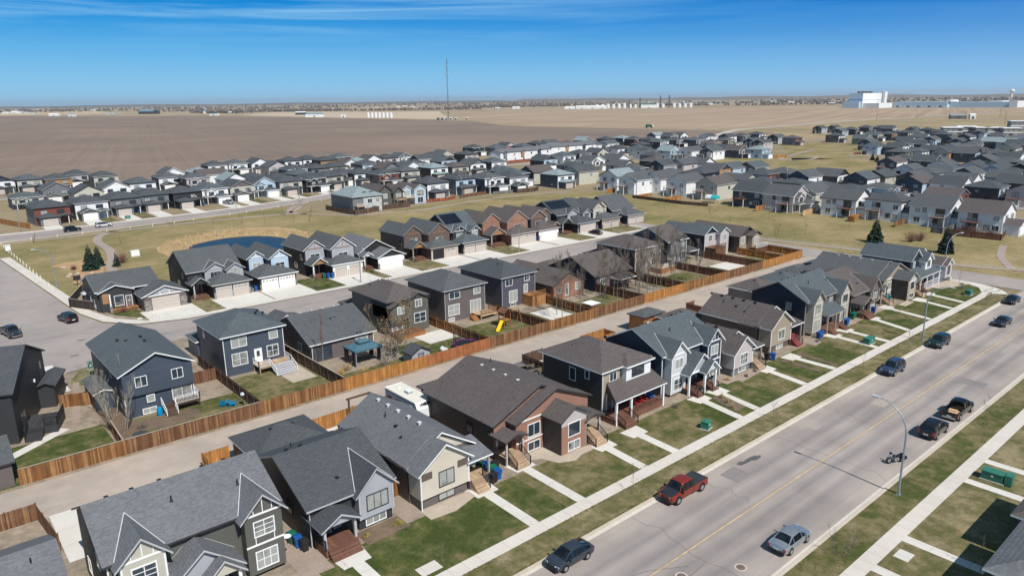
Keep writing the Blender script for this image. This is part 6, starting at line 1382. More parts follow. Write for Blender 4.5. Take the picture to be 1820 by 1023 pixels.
# yards on the green belt and above the park path
for lab, pts, mt in (('black fence around the pale teal roofed home', [(120.4, 243), (121.6, 223.4), (136, 227.8), (147, 228.2)], CEDAR_B), ('rust fence below the white walled home above the park path', [(157.4, 232.6), (165.4, 231.2), (172, 233.6)], board('rust_board', (0.28, 0.09, 0.05), .3)),
                     ('brown fence below the pale blue back wall above the park path', [(173.4, 232.8), (180, 234.8), (190, 236)], CEDAR_D), ('grey fence below the wooden balcony above the park path', [(190.6, 232.4), (200, 230.8)], board('grey_board', (0.17, 0.165, 0.16), .25)), ('black fence around the dark home above the park path', [(201, 229.2), (209, 227.2), (214, 230)], CEDAR_B),
                     ('tan fence at the green belt, leftmost', [(232.5, 202), (226.5, 201.4)], CEDAR_O), ('long dark low fence along the green belt', [(221.5, 184), (220.5, 160), (222.5, 150)], CEDAR_B), ('bright cedar fence at the green belt below the cream wall', [(232, 183), (222, 182.8)], CEDAR_O),
                     ('bright cedar fence beside the play tent', [(231, 168), (221.6, 168)], CEDAR_O), ('cedar fence between grey homes of the green belt', [(232, 132.4), (224, 132)], CEDAR_O), ('pale cedar fence next to the sage home', [(235, 116.4), (226, 116)], board('pale_cedar_board', (0.55, 0.38, 0.2), .2)),
                     ('orange fence right of the sage home', [(235, 100.6), (225, 100.8), (225, 98.6)], CEDAR_O), ('pale fence left of the tall white gable by the spruces', [(233, 87), (224.5, 86.6)], CEDAR_W), ('grey fence beside the last white gable of the green belt', [(233, 73), (222.8, 73), (222.8, 76)], board('grey_board', (0.17, 0.165, 0.16), .25)),
                     ('brown fence around the last yard of the green belt', [(231, 60), (223, 58.6), (221.6, 72)], CEDAR_D), ('orange fence of the far left home by the park road', [(26, 300), (30.6, 282), (33.4, 274.4)], CEDAR_O), ('rust fence in front of the long white town-house row', [(284, 341), (312, 343), (338, 346)], board('rust_board', (0.28, 0.09, 0.05), .3)),
                     ('orange fence behind the far white gable beside the park field', [(430, 246), (440, 240)], CEDAR_O), ('brown fence of the farthest homes at right', [(486, 218), (494, 214)], CEDAR_D), ('rust fence beside the pale tower home in the estate', [(312, 158), (322, 152)], board('rust_board', (0.28, 0.09, 0.05), .3))):
    fence(lab, pts, mt, 1.7 if 'low' not in lab else 1.2, group='fences of the distant yards', board=.3, step=3.0, zb=0)
# post-and-rail along the paths
def rail_fence(label, pts, m, h=1.0, step=2.4, group=None, rails=(.5, .9), w=.1):
    L = [Vector((p[0], p[1], 0)) for p in pts]; c = L[0].lerp(L[-1], .5); t = Thing('rail_fence', label, 'fence', c.x, c.y, 0, 0, group)
    rl = MB()
    for a, b_ in zip(L[:-1], L[1:]):
        for z in rails: rl.bar(a+Vector((0, 0, z)), b_+Vector((0, 0, z)), .05, .1, m)
        n = max(1, round((b_-a).length/step))
        for i in range(n): q = a.lerp(b_, i/n); t.part('post', MB().box(q.x-w/2, q.x+w/2, q.y-w/2, q.y+w/2, 0, h, m))
    if rl.v: t.part('rail', rl)
    return t.o
PALEW = plain('pale_post', (0.62, 0.58, 0.48), .7, .1)
rail_fence('pale rail fence along the side road and the green belt path', [(178.6, 136), (179.2, 101), (183.0, 78), (181.8, 57)], PALEW, 1.0)
rail_fence('low pale rail fence right of the corner lamp', [(181.8, 55), (184.4, 46.6), (188, 41)], PALEW, 1.0)
for i in range(17):
    x, y = 23.5-1.3*(i/16), 177+68*(i/16)
    single('bollard', MB().box(x-.1, x+.1, y-.1, y+.1, 0, .9, PALEW).box(x-.12, x+.12, y-.12, y+.12, .9, .97, PALEW), 'square pale bollard in the line along the west road', 'bollard', (x, y, 0), group='pale bollards along the west road')
for i in range(16):
    t_ = i/15; x = 30+100*t_; y = 249.6+.02*(x-30)+max(0, x-70)*.24
    single('bollard', MB().box(x-.1, x+.1, y-.1, y+.1, 0, .8, PALEW).box(x-.12, x+.12, y-.12, y+.12, .8, .87, PALEW), 'square pale bollard in the line below the park road', 'bollard', (x, y, 0), group='pale bollards along the park road')

# ================================================================ vehicles
TYRE = plain('tyre_rubber', (0.012, 0.012, 0.013), .8, .1); RIM = plain('alloy_rim', (0.42, 0.43, 0.45), .3, .08, metal=.7); CARGLASS = paint('car_glass', (0.006, 0.008, 0.010), .05, coat=.3)
REDL = paint('tail_lamp', (0.28, 0.012, 0.015), .2); HEADL = paint('head_lamp', (0.62, 0.64, 0.66), .12); CHROME = plain('chrome', (0.6, 0.6, 0.62), .2, .05, metal=.9)
PLATE = plain('number_plate', (0.7, 0.7, 0.7), .5, .03)
STN = {  # x, half width, underside, belt, top, half width at top
 'sedan': [(-2.32, .70, .36, .66, .70, .60), (-2.22, .86, .26, .86, .92, .74), (-1.5, .90, .22, .95, 1.02, .74), (-.85, .90, .22, .95, 1.38, .60), (-.15, .90, .22, .94, 1.44, .60), (.45, .90, .22, .93, 1.40, .60), (1.2, .90, .22, .90, .98, .76), (2.0, .86, .24, .78, .84, .72), (2.25, .78, .28, .66, .72, .62), (2.32, .66, .34, .56, .60, .5)],
 'hatch': [(-2.18, .72, .36, .70, .76, .62), (-2.08, .87, .26, .92, 1.0, .72), (-1.75, .90, .22, .98, 1.16, .66), (-.95, .90, .22, .96, 1.42, .60), (-.1, .90, .22, .94, 1.48, .60), (.45, .90, .22, .93, 1.43, .60), (1.3, .90, .22, .90, .98, .76), (1.95, .86, .24, .80, .86, .72), (2.15, .78, .28, .68, .72, .62), (2.2, .66, .34, .56, .60, .5)],
 'suv': [(-2.36, .78, .42, .86, .92, .70), (-2.28, .92, .34, 1.05, 1.12, .78), (-2.05, .94, .30, 1.08, 1.66, .68), (-1.2, .94, .28, 1.08, 1.76, .68), (-.2, .94, .28, 1.07, 1.78, .68), (.45, .94, .28, 1.06, 1.72, .68), (1.15, .94, .28, 1.03, 1.12, .80), (2.05, .91, .32, .96, 1.02, .78), (2.3, .84, .36, .82, .88, .7), (2.36, .74, .42, .68, .72, .6)],
 'pickup': [(-.62, .94, .42, 1.08, 1.14, .84), (-.60, .96, .36, 1.12, 1.80, .70), (-.1, .96, .36, 1.12, 1.88, .70), (.65, .96, .36, 1.11, 1.88, .70), (1.0, .96, .36, 1.10, 1.80, .70), (1.55, .96, .36, 1.10, 1.20, .84), (2.55, .94, .38, 1.04, 1.10, .82), (2.75, .90, .40, .92, .98, .76), (2.80, .84, .44, .76, .80, .7)]}
CAB = {'sedan': (2, 6), 'hatch': (1, 6), 'suv': (1, 6), 'pickup': (0, 5)}
WB = {'sedan': (-1.36, 1.38, .33), 'hatch': (-1.3, 1.34, .33), 'suv': (-1.4, 1.42, .38), 'pickup': (-1.95, 1.85, .42)}
def build_car(label, kind, col, x, y, rot, cat='car', metal=.35, hood=None, bed=None, group=None, rails=False):
    pm = col if not isinstance(col, tuple) else paint('car_paint_%d_%d_%d' % tuple(int(c*1000) for c in col), col, .22, metal)
    t = Thing('parked_car' if kind != 'pickup' else 'pickup_truck', label, cat, 0, 0, 0, 0, group); t.off = (0, 0, 0)
    S0 = STN[kind]; k0, k1 = CAB[kind]; K3 = 4
    S, seg = [], []
    for i in range(len(S0)-1):
        a_, b0_, c_, d_ = S0[max(0, i-1)], S0[i], S0[i+1], S0[min(len(S0)-1, i+2)]
        for j in range(K3):
            u_ = j/K3; ln = [b0_[n_]+(c_[n_]-b0_[n_])*u_ for n_ in range(6)]
            cm_ = [0.5*(2*b0_[n_]+(c_[n_]-a_[n_])*u_+(2*a_[n_]-5*b0_[n_]+4*c_[n_]-d_[n_])*u_*u_+(3*b0_[n_]-a_[n_]-3*c_[n_]+d_[n_])*u_**3) for n_ in range(6)]
            S.append([ln[0]]+[ln[n_]*.35+cm_[n_]*.65 for n_ in range(1, 6)]); seg.append(i)
    S.append(list(S0[-1])); c0, c1 = k0, k1
    body, gl, hd = MB(), MB(), MB()
    rings = []
    for (sx, w, zb, zl, zt, wt) in S:
        pts = [(0, zb), (w*.86, zb), (w*.98, zb+.12), (w*1.01, (zb+zl)/2), (w*.975, zl)]
        up = [(wt+(w*.975-wt)*.14, zl+(zt-zl)*.88), (wt*.90, zt-.01), (wt*.45, zt+.028), (0, zt+.04)]
        rings.append([(sx, a, z) for a, z in pts+up]); 
    n = 9
    for i in range(len(S)-1):
        so = seg[i]
        for sg in (1, -1):
            A = [(p[0], sg*p[1], p[2]) for p in rings[i]]; B_ = [(p[0], sg*p[1], p[2]) for p in rings[i+1]]
            for k in range(n-1):
                quad = [A[k], A[k+1], B_[k+1], B_[k]]
                tgt, m_ = body, pm
                incab = c0 <= so < c1
                if k == 4 and incab and (S0[so][4]-S0[so][3] > .3 or S0[so+1][4]-S0[so+1][3] > .3): tgt, m_ = gl, CARGLASS
                if k in (6, 7) and incab and (so == c0 or so == c1-1 or (kind in ('hatch',) and so == c0+1)): tgt, m_ = gl, CARGLASS
                if hood and k in (6, 7) and so >= c1 and so < len(S0)-2: tgt, m_ = hd, hood
                tgt.add(quad, [(0, 1, 2, 3)], m_)
    for ring in (rings[0], rings[-1]):
        full = ring+[(p[0], -p[1], p[2]) for p in ring[::-1]]
        body.add(full, [tuple(range(len(full)))], pm)
    def weld(mb):
        return mb
    bo = t.part('body', weld(body), smooth=35)
    # pillars over the side glass
    g_ = t.part('window_glass', gl, smooth=35)
    if hd.v: t.part('hood', hd, smooth=35)
    for i in range(c0+1, c1):
        sx, w, zb, zl, zt, wt = S0[i]
        for sg in (1, -1):
            if c0 < i < c1 and i not in (c0+1 if kind == 'pickup' else -1,):
                t.part('window_pillar', MB().bar((sx, sg*(w*.975+.006), zl-.02), (sx, sg*(wt+(w*.975-wt)*.14+.012), zl+(zt-zl)*.90), .07, .025, pm if i in (c0+1, c1-1) else BLACK))
    S = S0
    xf, xr = S[-1][0], S[0][0] if kind != 'pickup' else -2.95
    if kind == 'pickup':
        b = MB(); W_ = .95
        b.box(-2.9, -.66, -W_, -W_+.11, .42, 1.14, pm); b.box(-2.9, -.66, W_-.11, W_, .42, 1.14, pm); b.box(-2.9, -.66, -W_+.11, W_-.11, .42, .66, BLACK)
        b.box(-2.95, -2.901, -W_+.02, W_-.02, .5, 1.12, pm); b.box(-.72, -.66, -W_+.11, W_-.11, .66, 1.14, pm); t.part('truck_bed', b)
        if bed == 'cover': t.part('tonneau_cover', MB().box(-2.86, -.70, -W_+.03, W_-.03, 1.14, 1.19, plain('tonneau_vinyl', (0.03, 0.034, 0.038), .6)))
        elif bed == 'load': t.part('bed_load', MB().box(-2.2, -1.0, -.6, .45, .66, .80, plain('plywood', (0.50, 0.33, 0.2), .8)).box(-1.6, -.9, -.3, .6, .80, .88, plain('plywood', (0.50, 0.33, 0.2), .8)))
        zl_, zh_ = .86, .95
    else: zl_, zh_ = S[1][3]-.16, S[-3][3]-.06
    wf = S[-3][1]; wr_ = S[1][1] if kind != 'pickup' else .95
    for sg in (1, -1):
        t.part('headlight', MB().obox((xf-.16, sg*(wf-.24), zh_-.08), (.10, sg*.0, 0), (-.05*1, sg*.19, 0), (0, 0, .075), HEADL))
        t.part('tail_light', MB().obox((xr+.07, sg*(wr_-.13), zl_), (.07, 0, 0), (.02, sg*.12, 0), (0, 0, .12 if kind != 'suv' else .2), REDL))
        mx = S[c1-1][0]+.42; mz = S[c1][3]+.08
        t.part('mirror', MB().obox((mx, sg*(S[c1][1]+.12), mz), (.07, 0, 0), (0, .12, 0), (0, 0, .08), pm if kind != 'pickup' else BLACK))
    t.part('front_bumper', MB().box(xf-.10, xf+.05, -.72, .72, .32, .50, BLACK if kind != 'pickup' or hood else CHROME)); t.part('rear_bumper', MB().box(xr-.06, xr+.10, -.74, .74, .36, .54, BLACK if kind != 'pickup' else (pm if hood else CHROME)))
    t.part('grille', MB().box(xf-.06, xf+.03, -.45, .45, .54, S[-2][3]-.06, BLACK)); t.part('number_plate', MB().box(xr-.075, xr-.06, -.26, .26, .60, .74, PLATE))
    for sx in WB[kind][:2]:
        r_ = WB[kind][2]
        for sg in (1, -1):
            yw = sg*(S[3][1]-.10)
            wh = t.part('tyre', MB().cyl((sx, yw-sg*.11, r_), (sx, yw+sg*.125, r_), r_, r_, 20, TYRE), smooth=40)
            t.part('rim', MB().cyl((sx, yw+sg*.10, r_), (sx, yw+sg*.135, r_), r_*.64, r_*.60, 12, RIM), wh)
            t.part('wheel_arch', MB().cyl((sx, yw-sg*.2, r_+.03), (sx, yw+sg*.105, r_+.03), r_*1.17, r_*1.17, 20, BLACK))
    if rails:
        for sg in (1, -1): t.part('roof_rail', MB().bar((-1.9, sg*.6, 1.80), (.3, sg*.6, 1.82), .05, .05, BLACK))
    t.o.location = (x, y, 0.01); t.o.rotation_euler = (0, 0, rot)
    return t.o
K = 'cars parked along the main street'
PI_ = math.pi
build_car('silver blue sedan parked at the near kerb, nearest car on the right', 'sedan', (0.30, 0.345, 0.375), 54.6, 26.55, 0, group=K, metal=.5)
build_car('dark grey hatchback parked at the far kerb near the bottom edge', 'hatch', (0.045, 0.058, 0.075), 38.6, 37.75, PI_, group=K, metal=.4)
build_car('red pickup with black hood and black bed cover parked at the far kerb', 'pickup', (0.26, 0.030, 0.014), 54.5, 37.85, PI_, cat='pickup truck', hood=paint('matte_black_hood', (0.02, 0.02, 0.024), .35), bed='cover', group=K)
build_car('black station wagon with roof rails parked behind the motorcycle', 'suv', (0.014, 0.016, 0.017), 86.9, 26.5, 0, group=K, rails=True)
build_car('black pickup with plywood in its open bed, parked ahead of the black wagon', 'pickup', (0.012, 0.012, 0.013), 94.8, 26.6, 0, cat='pickup truck', bed='load', group=K)
build_car('steel blue SUV parked at the far kerb before the pale lamp post', 'suv', (0.042, 0.065, 0.115), 103.4, 37.8, PI_, group=K, rails=True)
build_car('dark teal SUV parked beyond the steel blue one', 'suv', (0.014, 0.038, 0.046), 120.4, 37.75, PI_, group=K)
build_car('dark sedan driving in the middle of the street at the right edge', 'sedan', (0.02, 0.028, 0.04), 139.6, 34.6, PI_, group=None)
build_car('black sedan parked near the street corner at the right edge', 'sedan', (0.014, 0.02, 0.028), 156.2, 37.75, PI_, group=K)
build_car('dark pickup standing on the west road at the left edge', 'pickup', (0.04, 0.05, 0.055), 12.2, 145.6, rad(-80), cat='pickup truck')
build_car('black SUV parked at the kerb where the west road bends', 'suv', (0.014, 0.015, 0.016), 21.2, 148.4, rad(103))
build_car('dark blue SUV on the driveway of the black home', 'suv', (0.03, 0.06, 0.12), 13.2, 112.2, rad(75))
build_car('black SUV on the park road, left of the white one', 'suv', (0.012, 0.016, 0.022), 42.2, 258.0, rad(2))
build_car('white SUV on the park road', 'suv', (0.55, 0.57, 0.6), 51.4, 260.2, rad(2), metal=0)
build_car('silver pickup on a driveway by the park road', 'pickup', (0.42, 0.44, 0.46), 100.4, 284.6, rad(-80), cat='pickup truck', bed='cover')
build_car('black coupe on the driveway before the solar roofed home', 'sedan', (0.010, 0.010, 0.012), 153.2, 140.6, rad(84))
build_car('white sedan on the street behind the last white gable', 'sedan', (0.6, 0.62, 0.64), 290.2, 75.4, rad(-60), metal=0)
build_car('beige pickup with an open bed beside the alley', 'pickup', (0.20, 0.17, 0.13), 63.6, 72.2, rad(168), cat='pickup truck', metal=.2)
build_car('black SUV at the alley beside the boat', 'suv', (0.016, 0.018, 0.02), 132.0, 71.4, rad(20))
build_car('white pickup on the slip road of the park field', 'pickup', (0.62, 0.63, 0.64), 506, 199.5, rad(-30), cat='pickup truck', metal=0)

# motorcycle
t = Thing('motorcycle', 'dark touring motorcycle parked at the near kerb behind the lamp post', 'motorcycle', 0, 0); t.off = (0, 0, 0)
MBK = paint('motorcycle_paint', (0.012, 0.016, 0.022), .18)
for sx in (-.78, .82):
    w_ = MB()
    for i in range(20):
        a, b_ = 2*PI_*i/20, 2*PI_*(i+1)/20
        w_.bar((sx+.29*math.cos(a), 0, .34+.29*math.sin(a)), (sx+.29*math.cos(b_), 0, .34+.29*math.sin(b_)), .12, .11, TYRE)
    wo = t.part('tyre', w_); t.part('rim', MB().cyl((sx, -.04, .34), (sx, .04, .34), .2, .2, 12, RIM), wo)
eng = MB(); eng.box(-.25, .3, -.2, .2, .28, .62, RIM); eng.cyl((-.1, -.26, .5), (-.1, .26, .5), .13, .13, 10, RIM); t.part('engine', eng)
fr = MB(); fr.bar((.82, .1, .34), (.5, .1, .98), .06, .06, CHROME); fr.bar((.82, -.1, .34), (.5, -.1, .98), .06, .06, CHROME); fr.bar((-.78, .12, .34), (.0, .12, .55), .06, .06, BLACK); fr.bar((-.78, -.12, .34), (.0, -.12, .55), .06, .06, BLACK); fr.bar((-.9, -.2, .36), (.4, -.2, .32), .09, .09, CHROME); t.part('frame', fr)
tk = MB(); tk.lathe((.2, 0, .66), [(.04, 0), (.2, .05), (.23, .14), (.16, .24), (.03, .27)], 12, MBK); t.part('fuel_tank', tk, smooth=60)
se = MB(); se.box(-.62, .02, -.17, .17, .66, .78, BLACK); se.box(-.78, -.6, -.15, .15, .74, .98, BLACK); t.part('seat', se)
fn = MB(); fn.box(-1.08, -.5, -.1, .1, .62, .70, MBK); fn.box(.6, 1.1, -.09, .09, .64, .70, MBK); t.part('fender', fn)
for sg in (1, -1): t.part('pannier', MB().box(-1.05, -.5, sg*.3-.11, sg*.3+.11, .42, .74, MBK))
hb = MB(); hb.bar((.5, -.42, 1.08), (.5, .42, 1.08), .04, .04, CHROME); hb.cyl((.62, 0, .92), (.74, 0, .92), .11, .12, 12, HEADL); t.part('handlebar', hb)
t.part('windshield', MB().obox((.66, 0, 1.10), (.008, 0, .01), (0, .17, 0), (-.07, 0, .12), CARGLASS))
t.o.location = (76.6, 26.5, .01); t.o.rotation_euler = (rad(6), 0, rad(152))

# travel trailer with lettering on its nose
t = Thing('travel_trailer', 'white travel trailer with rooftop cooler parked at the alley', 'trailer', 47.6, 72.2); CREAMW = plain('trailer_roof', (0.66, 0.63, 0.53), .6, .05); TRW = plain('trailer_white', (0.72, 0.73, 0.75), .4, .03); TRB = plain('trailer_blue', (0.16, 0.22, 0.30), .4, .06)
t.off = (0, 0, 0); t.o.location = (44.4, 71.4, .1); t.o.rotation_euler = (0, 0, rad(-90))
b = MB(); b.prism([(-3.4, .6), (3.2, .6), (3.7, 1.2), (3.75, 2.4), (3.35, 3.2), (-3.4, 3.2)], 'y', -1.2, 1.2, None, [TRB, TRB, TRW, TRW, TRW, TRW, CREAMW, TRW]); t.part('body', b)
t.part('roof_rim', MB().box(-3.42, 3.3, -1.24, -1.17, 3.12, 3.24, TRW).box(-3.42, 3.3, 1.17, 1.24, 3.12, 3.24, TRW).box(-3.46, -3.38, -1.17, 1.17, 3.12, 3.24, TRW))
t.part('roof_cooler', MB().box(-.3, .6, -.35, .35, 3.2, 3.48, plain('cooler_grey', (0.3, 0.34, 0.37), .5)).box(-.25, .55, -.3, .3, 3.48, 3.54, TRW)); t.part('roof_vent', MB().box(-2.3, -1.9, -.2, .2, 3.2, 3.32, TRW))
for xx in (-2.4, -.6, 1.4): t.part('window', MB().box(xx-.5, xx+.5, -1.23, -1.2, 1.7, 2.4, CARGLASS))
t.part('window', MB().box(-3.43, -3.40, -.6, .6, 1.8, 2.4, CARGLASS)); t.part('door', MB().box(2.1, 2.7, -1.225, -1.2, .8, 2.6, TRW))
lt = MB(); q = random.Random(5)
for i, (w_, h_) in enumerate(((.10, .10), (.14, .22), (.16, .2), (.2, .3), (.14, .2), (.2, .18))):
    yy = -.62+.25*i; lt.obox((3.565, yy, 2.86), (.014, 0, .007), (0, w_*.62, 0), (-.10, 0, h_*.62), BLACK)
t.part('lettering', lt)
for xx in (-.7, .2):
    for sg in (1, -1): t.part('wheel', MB().cyl((xx, sg*1.0, .3), (xx, sg*1.22, .3), .32, .32, 16, TYRE))
t.part('hitch', MB().bar((3.2, .5, .6), (4.6, 0, .5), .08, .1, BLACK).bar((3.2, -.5, .6), (4.6, 0, .5), .08, .1, BLACK))
t = Thing('cargo_trailer', 'dark red enclosed cargo trailer at the alley behind the brown duplex', 'trailer', 59.4, 75.0); t.off = (0, 0, 0); t.o.location = (59.2, 74.2, .1); t.o.rotation_euler = (0, 0, rad(-86))
t.part('body', MB().prism([(-2, .5), (2, .5), (2.3, 1.0), (2.3, 2.0), (2, 2.4), (-2, 2.4)], 'y', -1, 1, plain('maroon_panel', (0.10, 0.018, 0.025), .4, .08))); t.part('roof', MB().box(-2.02, 2.05, -1.02, 1.02, 2.4, 2.46, plain('maroon_roof', (0.16, 0.045, 0.05), .5, .08))); t.part('hitch', MB().bar((2, .5, .5), (3.2, 0, .45), .08, .08, BLACK).bar((2, -.5, .5), (3.2, 0, .45), .08, .08, BLACK))
for sg in (1, -1): t.part('wheel', MB().cyl((-.2, sg*.85, .3), (-.2, sg*1.08, .3), .32, .32, 14, TYRE)); t.part('fender', MB().box(-.65, .25, sg*1.04-.06, sg*1.04+.06, .62, .68, BLACK))
# covered boat
t = Thing('covered_boat', 'boat under a pale blue cover parked at the alley beyond the brown roof', 'boat', 126.4, 71.6); BLC = plain('boat_cover', (0.34, 0.47, 0.55), .6, .12)
t.off = (0, 0, 0); t.o.location = (125.0, 75.0-.6, .1); t.o.rotation_euler = (0, 0, rad(172))
vs, fs = [], []
prof = [(-3.2, .95, .7, 1.7), (-2, 1.15, .6, 2.0), (0, 1.2, .55, 2.35), (1.6, 1.05, .6, 2.1), (2.8, .6, .8, 1.75), (3.5, .08, 1.2, 1.5)]
hull, cov = MB(), MB()
for (a, b_) in zip(prof[:-1], prof[1:]):
    for sg in (1, -1):
        hull.add([(a[0], 0, a[2]-.15), (a[0], sg*a[1], a[2]+.5), (b_[0], sg*b_[1], b_[2]+.5), (b_[0], 0, b_[2]-.15)], [(0, 1, 2, 3)], TRW)
        cov.add([(a[0], sg*a[1], a[2]+.5), (a[0], sg*a[1]*.5, a[3]-.1), (b_[0], sg*b_[1]*.5, b_[3]-.1), (b_[0], sg*b_[1], b_[2]+.5), (a[0], 0, a[3]), (b_[0], 0, b_[3])], [(0, 1, 2, 3), (1, 4, 5, 2)], BLC)
hull.add([(-3.2, 0, .55), (-3.2, .95, 1.2), (-3.2, .47, 1.6), (-3.2, 0, 1.7), (-3.2, -.47, 1.6), (-3.2, -.95, 1.2)], [(0, 1, 2, 3, 4, 5)], TRW)
t.part('hull', hull, smooth=60); t.part('cover', cov, smooth=60); t.part('trailer_frame', MB().box(-3, 3, -.5, -.4, .35, .45, BLACK).box(-3, 3, .4, .5, .35, .45, BLACK))
for sg in (1, -1): t.part('wheel', MB().cyl((-.8, sg*.8, .3), (-.8, sg*1.0, .3), .3, .3, 14, TYRE))

# ================================================================ trees and plants
BARK = plain('grey_bark', (0.20, 0.175, 0.145), .9, .25, 4); BARKB = plain('brown_bark', (0.12, 0.085, 0.065), .9, .25, 4); BARKP = plain('pale_aspen_bark', (0.34, 0.31, 0.25), .85, .2, 3)
TWIG = plain('twig', (0.17, 0.14, 0.115), .9, .25, 3); TWIGR = plain('red_twig', (0.17, 0.075, 0.06), .9, .25, 3); BUDS = plain('bud_brown', (0.30, 0.20, 0.085), .9, .3, 3); TWIGP = plain('pale_twig', (0.28, 0.25, 0.20), .9, .2, 3)
def limb(mbx, p, d, L, r, q, depth, m, up=.25, spread=.55, kids=3, n=5):
    """one limb in two bends, forking at its end and along its length"""
    pts = [p]; dd = d.copy()
    for i in range(2):
        dd = (dd+Vector((q.uniform(-.16, .16), q.uniform(-.16, .16), q.uniform(-.05, .12)))).normalized(); pts.append(pts[-1]+dd*L/2)
    r1 = max(r*.58, .0075)
    mbx.cyl(pts[0], pts[1], r, (r+r1)/2, n, m, False); mbx.cyl(pts[1], pts[2], (r+r1)/2, r1, n, m, False)
    if depth <= 0: return
    for k in range(kids):
        f = q.uniform(.45, 1.0); b_ = pts[1].lerp(pts[2], (f-.5)*2) if f > .5 else pts[0].lerp(pts[1], f*2)
        a = q.uniform(0, 6.28); s = spread*q.uniform(.7, 1.3)
        nd = (dd+Vector((math.cos(a)*s, math.sin(a)*s, up*q.uniform(.3, 1.2)))).normalized()
        limb(mbx, b_, nd, L*q.uniform(.55, .78), r1*q.uniform(.7, .95), q, depth-1, m, up, spread, kids, 4 if depth > 1 else 3)
def bare_tree(label, x, y, h, seed, stems=1, spread=.55, up=.3, kids=3, depth=3, bark=None, twig=None, r=None, group=None, name='bare_tree', buds=None, zb=0.0):
    q = random.Random(seed); bark = bark or BARK; twig = twig or TWIG; r = r or h*.013
    t = Thing(name, label, 'tree', x, y, zb, 0, group)
    tr, cr_ = MB(), MB()
    for s in range(stems):
        a = q.uniform(0, 6.28); b0 = Vector((x, y, zb))+Vector((math.cos(a), math.sin(a), 0))*(.12*stems if stems > 1 else 0)
        d = Vector((math.cos(a)*.28*(stems > 1), math.sin(a)*.28*(stems > 1), 1)).normalized()
        p = b0; L = h*.16
        for i in range(5):
            d2_ = (d+Vector((q.uniform(-.07, .07), q.uniform(-.07, .07), 0))).normalized(); p2 = p+d2_*L
            ra, rb = r*(1-i*.16), r*(1-(i+1)*.16); tr.cyl(p, p2, ra, rb, 6, bark, i == 0)
            if i >= (1 if stems > 1 else 2):
                for k in range(kids):
                    aa = q.uniform(0, 6.28); nd = (Vector((math.cos(aa)*spread*1.6, math.sin(aa)*spread*1.6, up+.45))).normalized()
                    limb(cr_, p.lerp(p2, q.random()), nd, h*.20*q.uniform(.7, 1.15), rb*.55, q, depth-2, twig, up, spread, kids)
            p = p2
        limb(cr_, p, d, h*.24, r*.22, q, depth-1, twig, up, spread, kids)
    if buds:
        for i in range(len(cr_.v)//9):
            v = Vector(cr_.v[q.randrange(len(cr_.v))])+Vector((q.uniform(-.08, .08),)*3); s = q.uniform(.03, .07)
            a = Vector((q.uniform(-1, 1), q.uniform(-1, 1), q.uniform(-1, 1))).normalized()*s; b_ = a.cross(Vector((q.uniform(-1, 1), q.uniform(-1, 1), .3))).normalized()*s
            cr_.add([v-a-b_, v+a-b_, v+a+b_, v-a+b_], [(0, 1, 2, 3)], buds)
    tr.flat = cr_.flat = True
    t.part('trunk', tr); t.part('crown', cr_); return t.o
def spruce(label, x, y, h, rad_, seed, group=None, col=(0.022, 0.045, 0.032), zb=0):
    q = random.Random(seed); t = Thing('spruce_tree', label, 'tree', x, y, zb, 0, group)
    t.part('trunk', MB().cyl((x, y, zb), (x, y, zb+h*.95), h*.02, .01, 7, BARKB))
    cr_ = MB(); ms = [plain('spruce_needles_%d_%d' % (int(col[0]*1000), k), _mul(col, k_), .9, .3, 2) for k, k_ in enumerate((.7, 1.0, 1.5))]
    n = int(h*9)
    for i in range(n):
        f = (i+.5)/n; z = zb+h*(.06+.92*f); rr = rad_*(1-f)**.85*q.uniform(.8, 1.12)+.06
        for k in range(max(5, int(12*(1-f)+4))):
            a = q.uniform(0, 6.28); L = rr*q.uniform(.75, 1.1); droop = L*q.uniform(.15, .42)
            d = Vector((math.cos(a), math.sin(a), 0)); w = Vector((-d.y, d.x, 0))*L*q.uniform(.13, .22)
            p = Vector((x, y, z)); e = p+d*L-Vector((0, 0, droop)); mm = p+d*L*.55-Vector((0, 0, droop*.35))
            cr_.add([p, mm+w, e, mm-w], [(0, 1, 2, 3)], ms[q.randrange(3)])
            cr_.add([mm-Vector((0, 0, .02)), mm+w*.4-Vector((0, 0, L*.20)), e-Vector((0, 0, L*.12)), e], [(0, 1, 2, 3)], ms[q.randrange(2)])
    cr_.flat = True; t.part('crown', cr_); return t.o
def shrub(label, x, y, h, w, seed, m=None, group=None, name='shrub', n=46, zb=.1):
    q = random.Random(seed); mbx = MB(); m = m or TWIG
    for i in range(n):
        a = q.uniform(0, 6.28); el = q.uniform(.35, 1.45); L = h*q.uniform(.55, 1.1)
        d = Vector((math.cos(a)*math.cos(el)*w/h, math.sin(a)*math.cos(el)*w/h, math.sin(el))).normalized(); b_ = Vector((x+q.uniform(-.1, .1)*w, y+q.uniform(-.1, .1)*w, zb)); p = b_+d*L*.6; e = p+(d+Vector((q.uniform(-.4, .4), q.uniform(-.4, .4), .1))).normalized()*L*.4
        mbx.cyl(b_, p, .02, .013, 3, m, False); mbx.cyl(p, e, .013, .005, 3, m, False)
        for k in range(2):
            f = (d+Vector((q.uniform(-.8, .8), q.uniform(-.8, .8), q.uniform(-.1, .5)))).normalized(); s = b_.lerp(p, q.uniform(.5, 1)); mbx.cyl(s, s+f*L*.35, .010, .004, 3, m, False)
    mbx.flat = True
    return single(name, mbx, label, 'shrub', (x, y, zb), group)
